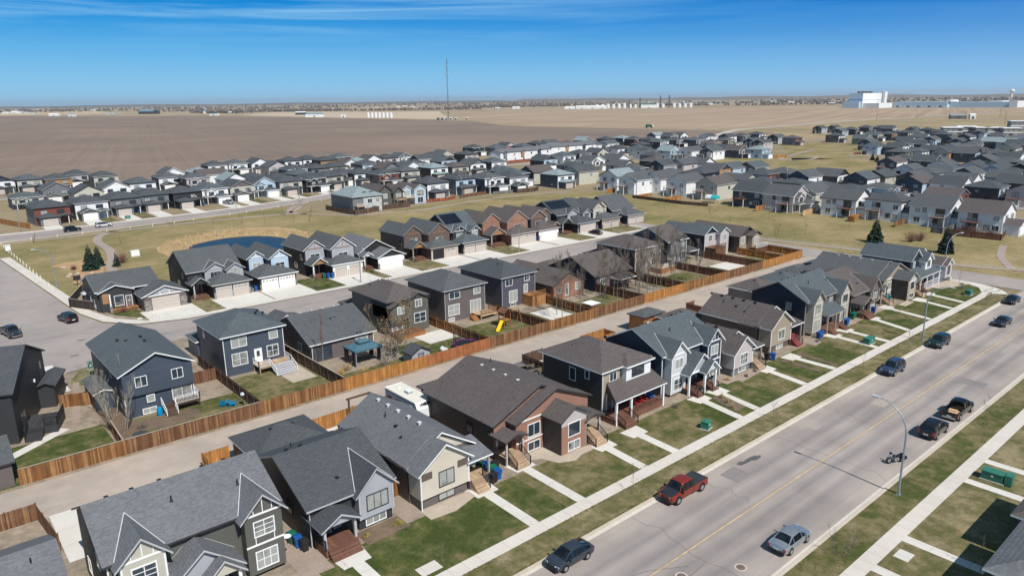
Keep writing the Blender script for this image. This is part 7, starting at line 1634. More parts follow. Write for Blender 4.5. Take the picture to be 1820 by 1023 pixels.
def tuft(label, x, y, h, seed, m, group=None):
    q = random.Random(seed); mbx = MB()
    for i in range(70):
        a = q.uniform(0, 6.28); s = q.uniform(.05, .5); d = Vector((math.cos(a)*s, math.sin(a)*s, 1)).normalized(); b_ = Vector((x+q.uniform(-.12, .12), y+q.uniform(-.12, .12), .1)); L = h*q.uniform(.6, 1.1); w = Vector((-d.y, d.x, 0)).normalized()*.018
        mbx.add([b_-w, b_+w, b_+d*L], [(0, 1, 2)], m)
    mbx.flat = True
    return single('ornamental_grass', mbx, label, 'plant', (x, y, .1), group)
# saplings on the grass strips
SAP = 'saplings planted along the main street'
for x, y, h, lab, s in ((50.9, 41.1, 2.6, 'bare sapling on the grass strip behind the red pickup', 1), (76.8, 40.9, 3.2, 'bare sapling on the grass strip opposite the motorcycle', 2), (101.8, 41.2, 3.0, 'bare sapling on the grass strip behind the steel blue SUV', 3), (117.4, 41.0, 3.2, 'bare sapling on the grass strip beside the far lamp post', 4),
                     (93.0, 23.2, 3.4, 'bare sapling on the near grass strip beside the black wagon', 5), (56.4, 22.8, 2.4, 'bushy bare sapling on the near grass strip by the silver blue sedan', 6), (30.3, 44.6, 1.8, 'thin bare sapling by the pale utility slab', 7), (155.4, 41.0, 2.2, 'bare sapling near the street corner', 9),
                     (62.6, 14.2, 2.6, 'bare sapling in the house shadow on the near side of the street', 10), (161.2, 48.4, 3.6, 'bare young tree in the corner front yard', 11), (129.6, 47.6, 2.4, 'thin bare sapling in the yard with the dry patch', 12)):
    bare_tree(lab, x, y, h, s, 1 if s != 6 else 4, .45, .5, 3, 3, BARK, TWIG, .03, SAP, 'sapling', zb=.1)
# the leafless aspens behind the brick gable
ASP = [(86.6, 87.0), (88.4, 90.2), (90.4, 86.4), (95.6, 94.0), (98.8, 88.0), (100.8, 91.0), (102.9, 87.2), (104.2, 89.6), (107.0, 86.4), (108.6, 87.8), (109.2, 86.2), (110.8, 89.6), (111.6, 86.6), (113.2, 92.0), (114.4, 87.0), (116.0, 89.4), (117.2, 86.2), (119.6, 88.4), (121.4, 86.8), (123.6, 90.2), (126.0, 86.6), (105.2, 91.4), (109.8, 92.6), (112.4, 88.8), (115.0, 92.2), (118.4, 91.2), (120.6, 92.8), (103.4, 92.6), (124.6, 88.0)]
for i, (x, y) in enumerate(ASP):
    bare_tree('tall slender leafless aspen, %s from left behind the alley fence' % ordw(i), x, y, R.uniform(7.2, 9.8), 100+i, 1, .36, .8, 5, 4, BARK, TWIG, .07, 'leafless aspens behind the alley fence', 'aspen_tree', zb=.1)
bare_tree('big many-stemmed bare tree with brown buds behind the cedar fence', 53.6, 90.4, 7.4, 31, 7, .75, .45, 3, 4, BARKP, TWIG, .07, None, 'bare_tree', BUDS, .1)
bare_tree('tall narrow tree with reddish twigs beside the low bungalow', 43.9, 93.2, 7.4, 32, 1, .14, 1.5, 6, 3, BARKP, TWIGR, .06, None, 'columnar_tree', None, .1)
bare_tree('pale willowy bare tree beside the capped dark fence', 16.7, 96.2, 6.6, 33, 5, .32, 1.0, 4, 3, BARKP, TWIGP, .05, None, 'bare_tree', None, .1)
bare_tree('second pale willowy bare tree, nearer the alley corner', 16.5, 91.2, 5.6, 34, 5, .3, 1.0, 4, 3, BARKP, TWIGP, .045, None, 'bare_tree', None, .1)
spruce('tallest dark spruce by the corner bungalow', 34.0, 193.0, 6.6, 1.9, 1); spruce('spruce standing just behind the tallest one', 36.4, 196.5, 5.4, 1.6, 2); spruce('small spruce right of the tall pair at the park path', 39.6, 192.8, 3.8, 1.0, 3)
spruce('dark spruce in the green belt right of the corner home', 195.1, 62.6, 7.8, 2.0, 4, col=(0.03, 0.05, 0.042)); spruce('spruce rising behind the tall dark blue home', 197.0, 80.4, 7.2, 2.3, 5, col=(0.028, 0.052, 0.032))
for i, (x, y, h) in enumerate(((451, 191, 5), (441, 184, 4.6), (438, 178, 4.4), (434, 173, 4))): spruce('small spruce by the slip road, %s from left' % ordw(i), x, y, h, 1.5, 20+i, 'spruces by the slip road')
for i, (x, y, h, tw) in enumerate(((29.5, 243.7, 2.8, TWIGR), (53, 256, 3.6, TWIGR), (75.4, 229.1, 5.0, TWIG), (85.9, 233.5, 4.4, TWIG), (92.3, 230.6, 4.2, TWIGP), (99.7, 225, 4.6, BUDS), (103.8, 222.6, 4.6, TWIGR), (115.4, 214.8, 4.4, BARKB), (127, 217, 3.4, TWIG), (119.6, 262, 3.4, TWIGR), (107.6, 252, 3.0, TWIG), (140, 219, 3.6, TWIG), (66, 240, 3.2, TWIG), (48, 225, 3.4, TWIG),
                                 (199.7, 151.9, 5.0, TWIG), (184.4, 101.5, 4.6, TWIGR), (193.7, 98.3, 5.2, TWIGR), (213, 156.8, 4.6, TWIG), (208.4, 139.4, 5.0, TWIG), (212, 120, 4.4, TWIG), (190, 120, 4, TWIG), (205, 178, 4.4, TWIGR), (216, 96, 4.4, TWIGR), (186, 70, 3.6, TWIG))):
    bare_tree('%s bare young tree on the park grass, %s from left' % ('reddish' if tw is TWIGR else 'grey', ordw(i)), x, y, h, 200+i, 1 if i % 3 else 2, .5, .55, 3, 3, BARKB, tw, .05, 'young bare trees of the park', 'young_tree')
for i, (x, y, h, w) in enumerate(((41.7, 196.4, 3.2, 2.6), (35, 199, 2.2, 2.2), (31, 196, 1.4, 1.6), (204.8, 74.4, 3.6, 3.6), (207.4, 73.0, 3.2, 3.0), (226, 66, 3.4, 3), (225, 62, 3, 3), (229, 70, 2.6, 2.4))):
    shrub('reddish leafless shrub, %s from left, beside the park paths' % ordw(i), x, y, h, w, 300+i, TWIGR, 'reddish leafless shrubs', n=120, zb=-.03)
for i in range(9):
    x, y = R.uniform(28.4, 35), R.uniform(180, 203); single('boulder', MB().lathe((x, y, -.1), [(.5, 0), (.62, .2), (.5, .48), (.2, .62)], 7, plain('boulder_stone', (0.40, 0.30, 0.22), .9, .3)), 'tan boulder in the bark mulch bed', 'boulder', (x, y, -.05), group='boulders in the mulch bed')
GRN = plain('leaf_green', (0.07, 0.10, 0.02), .85, .3, 5); YEL = plain('yellow_shoots', (0.30, 0.26, 0.05), .85, .3, 5); STRAW = plain('straw', (0.46, 0.34, 0.17), .9, .25, 4)
for i, (x, y) in enumerate(((75.9, 45.8), (76.8, 47.2), (77.6, 48.6))): tuft('straw coloured grass clump in the strip bed before the navy duplex, %s from street' % ordw(i), x, y, 1.0, 400+i, STRAW, 'straw grass clumps before the navy duplex')
for x, y, h, w, m_, lab in ((30.6, 52.0, .7, .9, YEL, 'yellow-green shrub in the bed by the pale blue-grey bay'), (27.4, 52.2, .5, .6, YEL, 'small yellow-green plant beside the brown porch'), (96.1, 49.0, .5, .6, YEL, 'yellowish shrub beside the red porch walk'), (86.6, 50.6, .5, .6, BARKB, 'low brown shrub under the white gridded window'), (89.2, 50.8, .5, .7, BARKB, 'brown shrub at the steps of the small bungalow'),
                            (70.8, 50.8, .8, 1.4, TWIG, 'bare shrub mound at the end of the wide porch'), (83.4, 51.6, .8, 1.0, STRAW, 'tan shrub beside the navy duplex'), (108.0, 51.2, .5, .8, TWIG, 'bare shrub in the gravel left of the lean-to porch'), (46.4, 91.0, 1.5, 1.8, BUDS, 'brown shrub before the low bungalow'), (48.2, 89.0, 1.2, 1.6, STRAW, 'straw coloured shrub before the low bungalow'), (51.6, 89.2, 1.4, 2.2, TWIG, 'grey tangled shrub before the gazebo'),
                            (45.0, 90.2, 1.0, 1.3, plain('orange_shrub', (0.45, 0.25, 0.06), .9, .3), 'orange tinted shrub at the dark umber fence'), (57.4, 91.0, 1.6, 2.0, TWIG, 'grey bare shrub right of the big bare tree'), (160.4, 47.6, .6, .8, TWIG, 'low bare shrub in the corner stone bed'), (163.6, 48.6, .6, .9, TWIG, 'second low bare shrub in the corner stone bed'), (18.6, 90.6, .9, 1.6, TWIG, 'brown tangle in the earth bed of the slate blue home'),
                            (30.2, 147.6, 1.3, 1.8, TWIGR, 'reddish shrub before the corner bungalow porch'), (65.4, 139.6, .8, 1.0, TWIG, 'low shrub on the wooden lattice lawn'), (67.6, 138.6, .7, .9, GRN, 'green shrub on the wooden lattice lawn'), (81.2, 143.4, .9, .8, GRN, 'green shrub beside the wide white garage door'), (170, 143, 1.2, 2.2, TWIGR, 'red-brown shrub by the last pale garage doors')):
    shrub(lab, x, y, h, w, int(x*10), m_)
# reeds round the pond, weeds along the alley: uncountable
def blades(name, label, cat, pts, h, m, w=.03):
    q = random.Random(len(pts)); mbx = MB()
    for (x, y, z) in pts:
        a = q.uniform(0, 6.28); L = h*q.uniform(.6, 1.15); d = Vector((q.uniform(-.2, .2), q.uniform(-.2, .2), 1)).normalized(); t_ = Vector((math.cos(a), math.sin(a), 0))*w*q.uniform(.7, 1.5); b_ = Vector((x, y, z))
        mbx.add([b_-t_, b_+t_, b_+d*L+t_*.2], [(0, 1, 2)], m)
    mbx.flat = True; return single(name, mbx, label, cat, (0, 0, 0), kind='stuff')
REED = plain('reed', (0.46, 0.35, 0.20), .9, .35, .6)
rp = []
inner = [(x, y) for x, y in POND]
for i in range(9000):
    a = R.uniform(0, 6.283); f = R.random()**.8
    x0, y0 = 72.5+13.6*math.cos(a), 197+15.4*math.sin(a); x1, y1 = 73+20.5*math.cos(a), 200+24.5*math.sin(a)
    rp.append((x0+(x1-x0)*f, y0+(y1-y0)*f, -.04))
blades('reeds', 'tan dry reeds ringing the dark blue pond', 'reeds', rp, .95, REED, .06)
wp = []
for i in range(5200):
    x = R.uniform(-4, 166); b_ = R.random()
    if math.sin(x*.55)+math.sin(x*.21+2)+math.sin(x*1.7) < .1: continue
    wp.append((x, 84.1-abs(R.gauss(0, .12)) if b_ < .75 else 75.5+R.gauss(0, .15), .1))
blades('weeds', 'dry weeds growing along the foot of the alley fence', 'weeds', wp, .22, plain('dry_weed', (0.24, 0.2, 0.08), .9, .3, 1.5), .03)
gp = []
for i in range(26000):
    x = R.uniform(5, 165); y = R.choice((R.uniform(39.4, 42.15), R.uniform(39.4, 39.6), R.uniform(41.95, 42.22), R.uniform(43.62, 43.9), R.uniform(21.62, 24.6), R.uniform(43.7, 51)))
    if math.sin(x*.9+y)+math.sin(x*.37-y*2) > R.uniform(-1.4, .9): gp.append((x, y, .108))
blades('grass', 'tufty spring grass on the strips and lawns of the main street', 'grass', gp, .11, plain('grass_blade', (0.16, 0.155, 0.055), .9, .35, .5), .035)

# ================================================================ street furniture and yard things
POLE = plain('galvanised_steel', (0.32, 0.38, 0.42), .45, .08, metal=.5)
def lamp(label, x, y, hgt, ang, arm=2.9, group='street lamps', m=None):
    m = m or POLE; t = Thing('street_lamp', label, 'street lamp', x, y, .1, 0, group); t.off = (0, 0, 0); t.o.rotation_euler = (0, 0, ang); t.o.location = (x, y, .1)
    p = MB(); p.cyl((0, 0, 0), (0, 0, hgt*.66), .11, .085, 10, m)
    pts = [Vector((0, 0, hgt*.66))]+[Vector((arm*(1-math.cos(a)), 0, hgt*.66+(hgt*.34)*math.sin(a))) for a in [rad(8*k) for k in range(1, 12)]]
    pts[-1] = Vector((arm, 0, hgt))
    for i in range(len(pts)-1): p.cyl(pts[i], pts[i+1], .085-.004*i, .081-.004*i, 8, m)
    t.part('pole', p, smooth=60)
    t.part('lamp_head', MB().box(arm-.1, arm+.62, -.14, .14, hgt-.04, hgt+.10, plain('lamp_housing', (0.5, 0.53, 0.55), .4)).box(arm+.02, arm+.5, -.1, .1, hgt-.07, hgt-.041, plain('lamp_lens', (0.7, 0.72, 0.7), .2)))
    t.part('base_plate', MB().box(-.2, .2, -.2, .2, 0, .06, m).box(-.12, .12, -.12, .12, .06, .3, m)); return t.o
lamp('tall curved street lamp on the near grass strip by the motorcycle', 70.0, 23.6, 9.3, rad(90)); lamp('curved street lamp at the far kerb before the front yards', 120.5, 40.2, 9.3, rad(-90)); lamp('curved street lamp at the corner of the side road', 168.9, 54.0, 9.3, rad(-30))
lamp('grey street lamp beside the west road and the park', 24.6, 178.8, 8.6, rad(175)); lamp('slim street lamp on the inner street by the small doors home', 120.5, 136.9, 7.6, rad(-90), 1.6); lamp('slim street lamp on the inner street by the lattice porch', 74.7, 136.9, 7.6, rad(-90), 1.6); lamp('grey street lamp on the grass left of the park road homes', 29.8, 268.6, 8.6, rad(-90), 2)
lamp('slim street lamp on the park road, middle of the home row', 99, 273, 8, rad(-70), 1.6); lamp('slim street lamp beside the park road bend', 128, 281, 8, rad(-70), 1.6); lamp('slim street lamp by the green belt at centre', 226, 178, 8.6, rad(200), 1.6); lamp('slim street lamp above the park path by the rust fence', 175, 233, 8.6, rad(80), 1.6)
for i, (x, y) in enumerate(((262, 222), (288, 156), (300, 250), (236, 320), (352, 118), (440, 330), (520, 240), (620, 190))): lamp('distant slim street lamp in the estate, %s from left' % ordw(i), x, y, 8.6, rad(40*i), 1.6, 'distant street lamps')

BINC = {'green': plain('green_bin', (0.012, 0.13, 0.075), .45, .1), 'blue': plain('blue_bin', (0.012, 0.085, 0.30), .45, .1), 'black': plain('black_bin', (0.022, 0.022, 0.024), .5, .1), 'turquoise': plain('turquoise_bin', (0.03, 0.30, 0.32), .45, .1)}
def bin_(c, x, y, rot, label, group='wheeled bins'):
    t = Thing('wheelie_bin', label, 'bin', 0, 0, 0, 0, group); t.off = (0, 0, 0); m = BINC[c]
    b = MB(); b.add([(-.24, -.27, .06), (.24, -.27, .06), (.24, .27, .06), (-.24, .27, .06), (-.3, -.36, 1.0), (.3, -.36, 1.0), (.3, .36, 1.0), (-.3, .36, 1.0)], [(0, 3, 2, 1), (4, 5, 6, 7), (0, 1, 5, 4), (1, 2, 6, 5), (2, 3, 7, 6), (3, 0, 4, 7)], m); b.box(-.33, .33, -.39, .39, .94, 1.0, m); t.part('body', b)
    t.part('lid', MB().prism([(-.4, 1.003), (.42, 1.003), (.40, 1.07), (.1, 1.13), (-.38, 1.07)], 'x', -.33, .33, m)); t.part('handle', MB().bar((-.28, .44, .98), (.28, .44, .98), .04, .04, BLACK))
    for sg in (1, -1): t.part('wheel', MB().cyl((sg*.24, .3, .11), (sg*.30, .3, .11), .11, .11, 12, BLACK))
    t.o.location = (x, y, .12); t.o.rotation_euler = (0, 0, rad(rot)); return t.o
for c, x, y, r_, lab in (('green', 22.0, 55.9, 5, 'green bin in the row beside the dark grey home'), ('blue', 22.15, 55.0, -4, 'blue bin in the row beside the dark grey home'), ('black', 22.35, 54.1, 3, 'black bin in the row beside the dark grey home'),
                         ('green', 42.2, 54.6, 80, 'green bin by the beige bay home steps'), ('blue', 42.9, 54.3, 85, 'blue bin beside the green one by the beige bay home'), ('black', 43.7, 53.8, 95, 'black bin leaning between the beige bay home and the duplex'), ('black', 42.0, 52.0, 90, 'black bin in front of the beige bay home steps'), ('blue', 42.8, 52.3, 80, 'blue bin in front of the beige bay home steps'), ('green', 42.9, 53.2, 80, 'green bin tucked behind the front blue bin'),
                         ('green', 91.3, 53.0, 0, 'green bin at the porch of the small bungalow'), ('blue', 95.4, 51.6, 20, 'blue bin left of the red porch'), ('black', 94.8, 52.2, 0, 'black bin left of the red porch'), ('blue', 109.8, 51.8, -5, 'blue bin before the lean-to porch duplex, left'), ('blue', 110.7, 51.9, 5, 'second blue bin before the lean-to porch duplex'), ('blue', 119.6, 52.0, 0, 'blue bin right of the lean-to porch'), ('blue', 120.4, 52.2, 8, 'second blue bin right of the lean-to porch'), ('green', 124.2, 53.0, 0, 'green bin beyond the lean-to porch duplex'), ('green', 125.0, 53.1, 0, 'second green bin beyond the lean-to porch duplex'),
                         ('turquoise', 139.6, 54.1-.3, 0, 'turquoise bin by the grey roofed duplex porch, left'), ('turquoise', 140.6, 53.7, 10, 'turquoise bin by the grey roofed duplex porch, right'), ('blue', 130.6, 52.2, 0, 'blue bin beside the brown gabled home steps'),
                         ('black', 41.7, 145.6, 0, 'dark bin right of the corner bungalow garage'), ('green', 54.1, 146.2, 0, 'green bin between the second and third garages'), ('blue', 54.8, 145.2, 0, 'blue bin between the second and third garages'), ('green', 70.4, 145.6, 0, 'green bin left of the lattice porch garage'), ('blue', 71.2, 145.2, 0, 'blue bin left of the lattice porch garage'), ('blue', 71.9, 144.6, 0, 'second blue bin left of the lattice porch garage'), ('black', 124.0, 145.2, 0, 'black bin left of the timbered garage gables'), ('blue', 134.0, 145.4, 0, 'blue bin between the brick home and its neighbour'), ('blue', 159.2, 145.6, 0, 'blue bin right of the solar roofed home'),
                         ('turquoise', 54.6, 281, 0, 'turquoise bin before the red home of the park road'), ('blue', 55.6, 280.8, 0, 'blue bin before the red home of the park road'), ('blue', 68.4, 285.6, 0, 'blue bin beside the fourth home of the park road'), ('blue', 91.6, 286.6, 0, 'blue bin beside the fifth home of the park road'), ('green', 124.6, 296, 0, 'green bin at the pale blue home of the park road')):
    bin_(c, x, y, r_, lab)
TGR = plain('utility_green', (0.035, 0.165, 0.115), .5, .08)
def cabinet(label, x, y, rot, L=1.7, W_=1.0, H_=.95, two=False):
    t = Thing('utility_cabinet', label, 'utility box', 0, 0); t.off = (0, 0, 0)
    t.part('pad', MB().box(-L/2-.12, L/2+.12, -W_/2-.12, W_/2+.12, 0, .08, CONCW)); t.part('cabinet', MB().box(-L/2, L/2, -W_/2, W_/2, .08, H_-.06, TGR)); t.part('lid', MB().prism([(-W_/2-.05, H_-.06), (W_/2+.05, H_-.06), (W_/2+.05, H_), (0, H_+.05), (-W_/2-.05, H_)], 'x', -L/2-.05, L/2+.05, TGR)); t.part('warning_plate', MB().box(-.1, .1, -W_/2-.012, -W_/2, .5, .7, PLATE))
    if two: t.part('side_box', MB().box(L/2+.12, L/2+.75, -W_/2, W_/2, .08, H_+.12, TGR))
    t.o.location = (x, y, .1); t.o.rotation_euler = (0, 0, rad(rot))
cabinet('green utility box on the lawn before the wide porch home', 68.6, 44.8, 12, 1.0, .9, .95); cabinet('long green utility box before the lean-to porch duplex', 113.3, 45.4, 0, 2.0, 1.0); cabinet('green utility box pair on the near side of the street', 79.9, 18.4, -88, 1.9, 1.1, 1.0, True); cabinet('green utility box near the street corner', 156.2, 45.0, 0, 1.4, 1.0); cabinet('slim green utility post box by the cul-de-sac', 18.6, 117.6, 10, .5, .45, 1.15); cabinet('green utility box by the park road driveways', 61.6, 273, 0, 1.6, 1)

ABLUE = plain('bright_blue_plastic', (0.0, 0.25, 0.50), .4, .05); ARED = plain('red_plastic', (0.40, 0.02, 0.03), .4, .05)
def chair(label, x, y, rot, m, z=.1, group=None):
    t = Thing('adirondack_chair', label, 'chair', 0, 0, 0, 0, group); t.off = (0, 0, 0)
    t.part('seat', MB().prism([(-.3, .34), (.3, .22), (.3, .26), (-.3, .38)], 'x', -.28, .28, m)); bk = MB()
    for i in range(5): bk.obox((-.24+.12*i, .42, .62), (.05, 0, 0), (0, .02, .0), (0, .16, .42-abs(i-2)*.04), m)
    t.part('backrest', bk)
    for sg in (1, -1): t.part('armrest', MB().box(sg*.36-.07, sg*.36+.07, -.4, .4, .54, .57, m)); t.part('leg', MB().box(sg*.33-.03, sg*.33+.03, -.36, -.28, 0, .54, m)); t.part('leg', MB().bar((sg*.33, .4, .56), (sg*.33, .3, 0), .06, .06, m))
    t.o.location = (x, y, z); t.o.rotation_euler = (0, 0, rad(rot))
chair('bright blue garden chair on the lawn, left of the pair', 28.4, 90.4, 150, ABLUE, group='blue garden chairs'); chair('bright blue garden chair nearer the fence', 29.3, 89.6, 60, ABLUE, group='blue garden chairs')
chair('red chair on the wide porch, left', 66.4, 53.5, 0, ARED, .85, 'red porch chairs'); chair('red chair on the wide porch, right', 67.7, 53.4, 20, ARED, .85, 'red porch chairs')
t = Thing('porch_swing', 'blue cushioned swing at the right end of the wide porch', 'seat', 69.3, 53.6); t.part('seat', MB().box(68.9, 69.9, 53.4, 54.0, 1.2, 1.32, BINC['blue'])); t.part('backrest', MB().box(68.9, 69.9, 54.0, 54.1, 1.2, 2.0, BINC['blue'])); t.part('frame', MB().bar((68.85, 53.7, .85), (68.85, 53.7, 2.5), .06, .06, BLACK).bar((69.95, 53.7, .85), (69.95, 53.7, 2.5), .06, .06, BLACK).bar((68.85, 53.7, 2.5), (69.95, 53.7, 2.5), .06, .06, BLACK))
t = Thing('water_barrel', 'bright blue water barrel by the white back stairs', 'barrel', 21.4, 93.0); t.part('barrel', MB().lathe((21.4, 93.0, .1), [(.3, 0), (.36, .3), (.36, .7), (.3, 1.0)], 14, ABLUE), smooth=40); t.part('lid', MB().lathe((21.4, 93.0, 1.1), [(.32, 0), (.3, .06), (.05, .08)], 14, ABLUE))
t = Thing('garden_table', 'round black mesh table in the yard corner by the alley', 'table', 17.6, 87.0); t.part('tabletop', MB().lathe((17.6, 87.0, .95), [(.85, 0), (.85, .03), (0.0, .04)], 20, plain('mesh_black', (0.05, 0.055, 0.06), .5))); t.part('leg', MB().cyl((17.6, 87, .1), (17.6, 87, .95), .06, .06, 8, BLACK)); t.part('foot', MB().lathe((17.6, 87, .1), [(.4, 0), (.38, .05), (.05, .07)], 14, BLACK))
# gazebo
t = Thing('gazebo', 'teal roofed garden gazebo with dark curtains behind the cedar fence', 'gazebo', 50.2, 92.8); TEALF = plain('gazebo_canvas', (0.06, 0.13, 0.17), .8, .12)
r_ = MB(); r_.hip(47.9, 52.5, 90.9, 94.7, 2.6, .38, TEALF, TEALF, .25); t.part('roof', r_); r_ = MB(); r_.hip(49.2, 51.2, 92.0, 93.6, 3.42, .4, TEALF, TEALF, .15); t.part('roof_vent', r_)
for px in (48.1, 52.3):
    for py in (91.1, 94.5): t.part('post', MB().box(px-.08, px+.08, py-.08, py+.08, .1, 2.4, POLE)); t.part('curtain', MB().box(px-.16, px+.16, py+.1 if py < 92 else py-.9, py+.9 if py < 92 else py-.1, .4, 2.4, plain('curtain_maroon', (0.05, 0.02, 0.025), .9)))
t = Thing('patio_table', 'dark patio table under the teal gazebo', 'table', 50.2, 92.8); t.part('tabletop', MB().box(49.3, 51.1, 92.3, 93.3, .78, .83, BLACK)); [t.part('leg', MB().box(x-.04, x+.04, y-.04, y+.04, .1, .78, BLACK)) for x in (49.4, 51.0) for y in (92.4, 93.2)]
g = House('small dark shed with grey gable end behind the cedar fence', 56.2, 87.2, cat='shed', name='shed'); g.trim = DARK; g.body(54.6, 57.8, 86.2, 88.6, .1, 1.7, 'y', .55, W_LGREY, S_CHAR, DARK, oh=.2); g.door('F', 56.2, .1, 86.2, w=.8, h=1.5, m=plain('shed_door', (0.25, 0.25, 0.28), .5), glazed=False); g.finish()
# trampoline
t = Thing('trampoline', 'round trampoline with purple rim and black net behind the reddish fence', 'trampoline', 65.2, 87.1); PUR = plain('purple_pad', (0.16, 0.03, 0.17), .6)
t.part('mat', MB().lathe((65.2, 87.1, .85), [(1.7, 0), (1.7, .02), (0, .02)], 28, BLACK)); rm = MB()
for i in range(28):
    a, b_ = 2*PI_*i/28, 2*PI_*(i+1)/28; rm.bar((65.2+1.85*math.cos(a), 87.1+1.85*math.sin(a), .92), (65.2+1.85*math.cos(b_), 87.1+1.85*math.sin(b_), .92), .34, .07, PUR)
t.part('rim_pad', rm)
for i in range(6):
    a = 2*PI_*i/6; t.part('net_pole', MB().cyl((65.2+1.95*math.cos(a), 87.1+1.95*math.sin(a), .1), (65.2+1.95*math.cos(a), 87.1+1.95*math.sin(a), 2.7), .035, .035, 6, BLACK))
nt = MB()
for z in (1.3, 1.75, 2.2, 2.65):
    for i in range(24):
        a, b_ = 2*PI_*i/24, 2*PI_*(i+1)/24; nt.bar((65.2+1.9*math.cos(a), 87.1+1.9*math.sin(a), z), (65.2+1.9*math.cos(b_), 87.1+1.9*math.sin(b_), z), .02, .02, BLACK)
for i in range(48): a = 2*PI_*i/48; nt.bar((65.2+1.9*math.cos(a), 87.1+1.9*math.sin(a), .95), (65.2+1.9*math.cos(a), 87.1+1.9*math.sin(a), 2.65), .012, .012, BLACK)
t.part('net', nt)
t = Thing('ride_on_toy', 'white and blue ride-on toy beside the trampoline', 'toy', 61.6, 88.0); t.part('body', MB().prism([(-.5, .3), (.6, .3), (.6, .6), (.2, .75), (-.1, 1.0), (-.5, .7)], 'y', -.3, .3, TRW)); t.done = []; t.o.children[0].location = (61.6-61.6, 0, 0)
for ch in t.o.children:
    for v in ch.data.vertices: v.co.x += 61.6; v.co.y += 88.0
for xx in (61.3, 61.95): t.part('wheel', MB().cyl((xx, 87.64, .28), (xx, 88.36, .28), .18, .18, 12, ABLUE))
# playset with the yellow slide
t = Thing('playset', 'wooden playset with yellow slide behind the weathered fence', 'playset', 76.8, 91.2)
for px in (76.2, 77.6):
    for py in (90.6, 92.0): t.part('post', MB().box(px-.06, px+.06, py-.06, py+.06, .1, 2.9, CEDAR))
t.part('platform', MB().box(76.1, 77.7, 90.5, 92.1, 1.35, 1.45, CEDAR)); rf = MB(); rf.gable(75.9, 77.9, 90.3, 92.3, 2.85, .6, 'y', CEDAR_D, CEDAR_D, .08); t.part('roof', rf); YS = plain('yellow_plastic', (0.72, 0.50, 0.02), .4, .05)
t.part('slide', MB().bar((76.15, 91.0, 1.45), (73.9, 89.6, .25), .55, .06, YS).bar((76.0, 91.28, 1.56), (73.75, 89.88, .36), .05, .16, YS).bar((76.3, 90.76, 1.56), (74.05, 89.36, .36), .05, .16, YS)); t.part('swing_beam', MB().bar((77.6, 91.3, 2.6), (80.2, 91.3, 2.6), .1, .12, CEDAR).bar((80.2, 90.6, .1), (80.2, 91.3, 2.6), .09, .09, CEDAR).bar((80.2, 92, .1), (80.2, 91.3, 2.6), .09, .09, CEDAR)); t.part('swing', MB().bar((78.9, 91.3, 2.55), (78.9, 91.3, .6), .02, .02, BLACK).box(78.7, 79.1, 91.15, 91.45, .55, .6, BINC['green']))
t = Thing('pergola_frame', 'bare wooden arch frame on the patio behind the grey skylit roof', 'pergola', 39.2, 74.4)
for px in (37.9, 40.6): t.part('post', MB().box(px-.09, px+.09, 74.3, 74.5, .1, 3.3, CEDAR_B))
t.part('beam', MB().box(37.6, 40.9, 74.28, 74.52, 3.3, 3.48, CEDAR_B))
for i, (x, y, r0) in enumerate(((36.0, 73.2, 20), (38.4, 72.2, 80), (36.8, 71.4, 130))):
    t = Thing('patio_chair', 'black metal patio chair on the pale patio, %s from left' % ordw(i), 'chair', x, y, 0, 0, 'black patio chairs'); t.part('seat', MB().box(x-.25, x+.25, y-.25, y+.25, .52, .56, BLACK)); t.part('backrest', MB().box(x-.25, x+.25, y+.23, y+.27, .6, 1.05, BLACK))
    for sx in (-.22, .22):
        for sy in (-.22, .22): t.part('leg', MB().box(x+sx-.02, x+sx+.02, y+sy-.02, y+sy+.02, .12, .52, BLACK))
t = Thing('hot_tub', 'hot tub with white cover in the yard of the brick gable home', 'hot tub', 96.6, 89.4); t.part('tub', MB().box(95.4, 97.8, 88.3, 90.5, .1, .85, CEDAR_D)); t.part('cover', MB().prism([(95.3, .86), (97.9, .86), (97.9, .98), (96.6, 1.06), (95.3, .98)], 'y', 88.2, 90.6, WHITE))
t = Thing('mailbox_unit', 'white community mailbox by the west road kerb', 'mailbox', 22.3, 233); t.part('cabinet', MB().box(21.8, 23.0, 232.6, 233.4, .4, 1.9, WHITE)); t.part('base', MB().box(22.1, 22.7, 232.8, 233.2, 0, .4, CONCW)); t.part('roof', MB().box(21.7, 23.1, 232.5, 233.5, 1.9, 1.98, TRW))
t = Thing('notice_board', 'dark notice board on a post by the shrub bed', 'sign', 28.4, 178); t.part('board', MB().box(27.7, 29.1, 177.95, 178.05, 1.1, 2.2, W_BLK)); t.part('post', MB().box(28.32, 28.48, 178.05, 178.15, 0, 2.1, BLACK))
t = Thing('park_sign', 'blank white sign box standing on the park grass by the pond', 'sign', 46.2, 202.8); t.part('panel', MB().box(45.2, 47.2, 202.2, 203.4, .2, 1.5, WHITE)); t.part('plinth', MB().box(45.1, 47.3, 202.1, 203.5, -.05, .2, CONCW))
t = Thing('garden_shed', 'tiny dark shed with pale roof inside the corner stained fence', 'shed', 27.4, 160.6); t.part('wall', MB().box(26.2, 28.6, 159.6, 161.6, 0, 1.7, W_CHAR)); rr = MB(); rr.hip(26.0, 28.8, 159.4, 161.8, 1.85, .6, plain('pale_shed_roof', (0.5, 0.52, 0.55), .5), DARK, .12); t.part('roof', rr)
t = Thing('play_tent', 'white and turquoise play tent in a green belt yard', 'tent', 232, 157); t.part('canopy', MB().prism([(230.6, 1.6), (233.4, 1.6), (233, 2.4), (232, 2.8), (231, 2.4)], 'y', 154.6, 157, TRW).prism([(230.6, 1.6), (233.4, 1.6), (233, 2.4), (232, 2.8), (231, 2.4)], 'y', 152.2, 154.59, plain('tent_turquoise', (0.02, 0.42, 0.42), .6)))
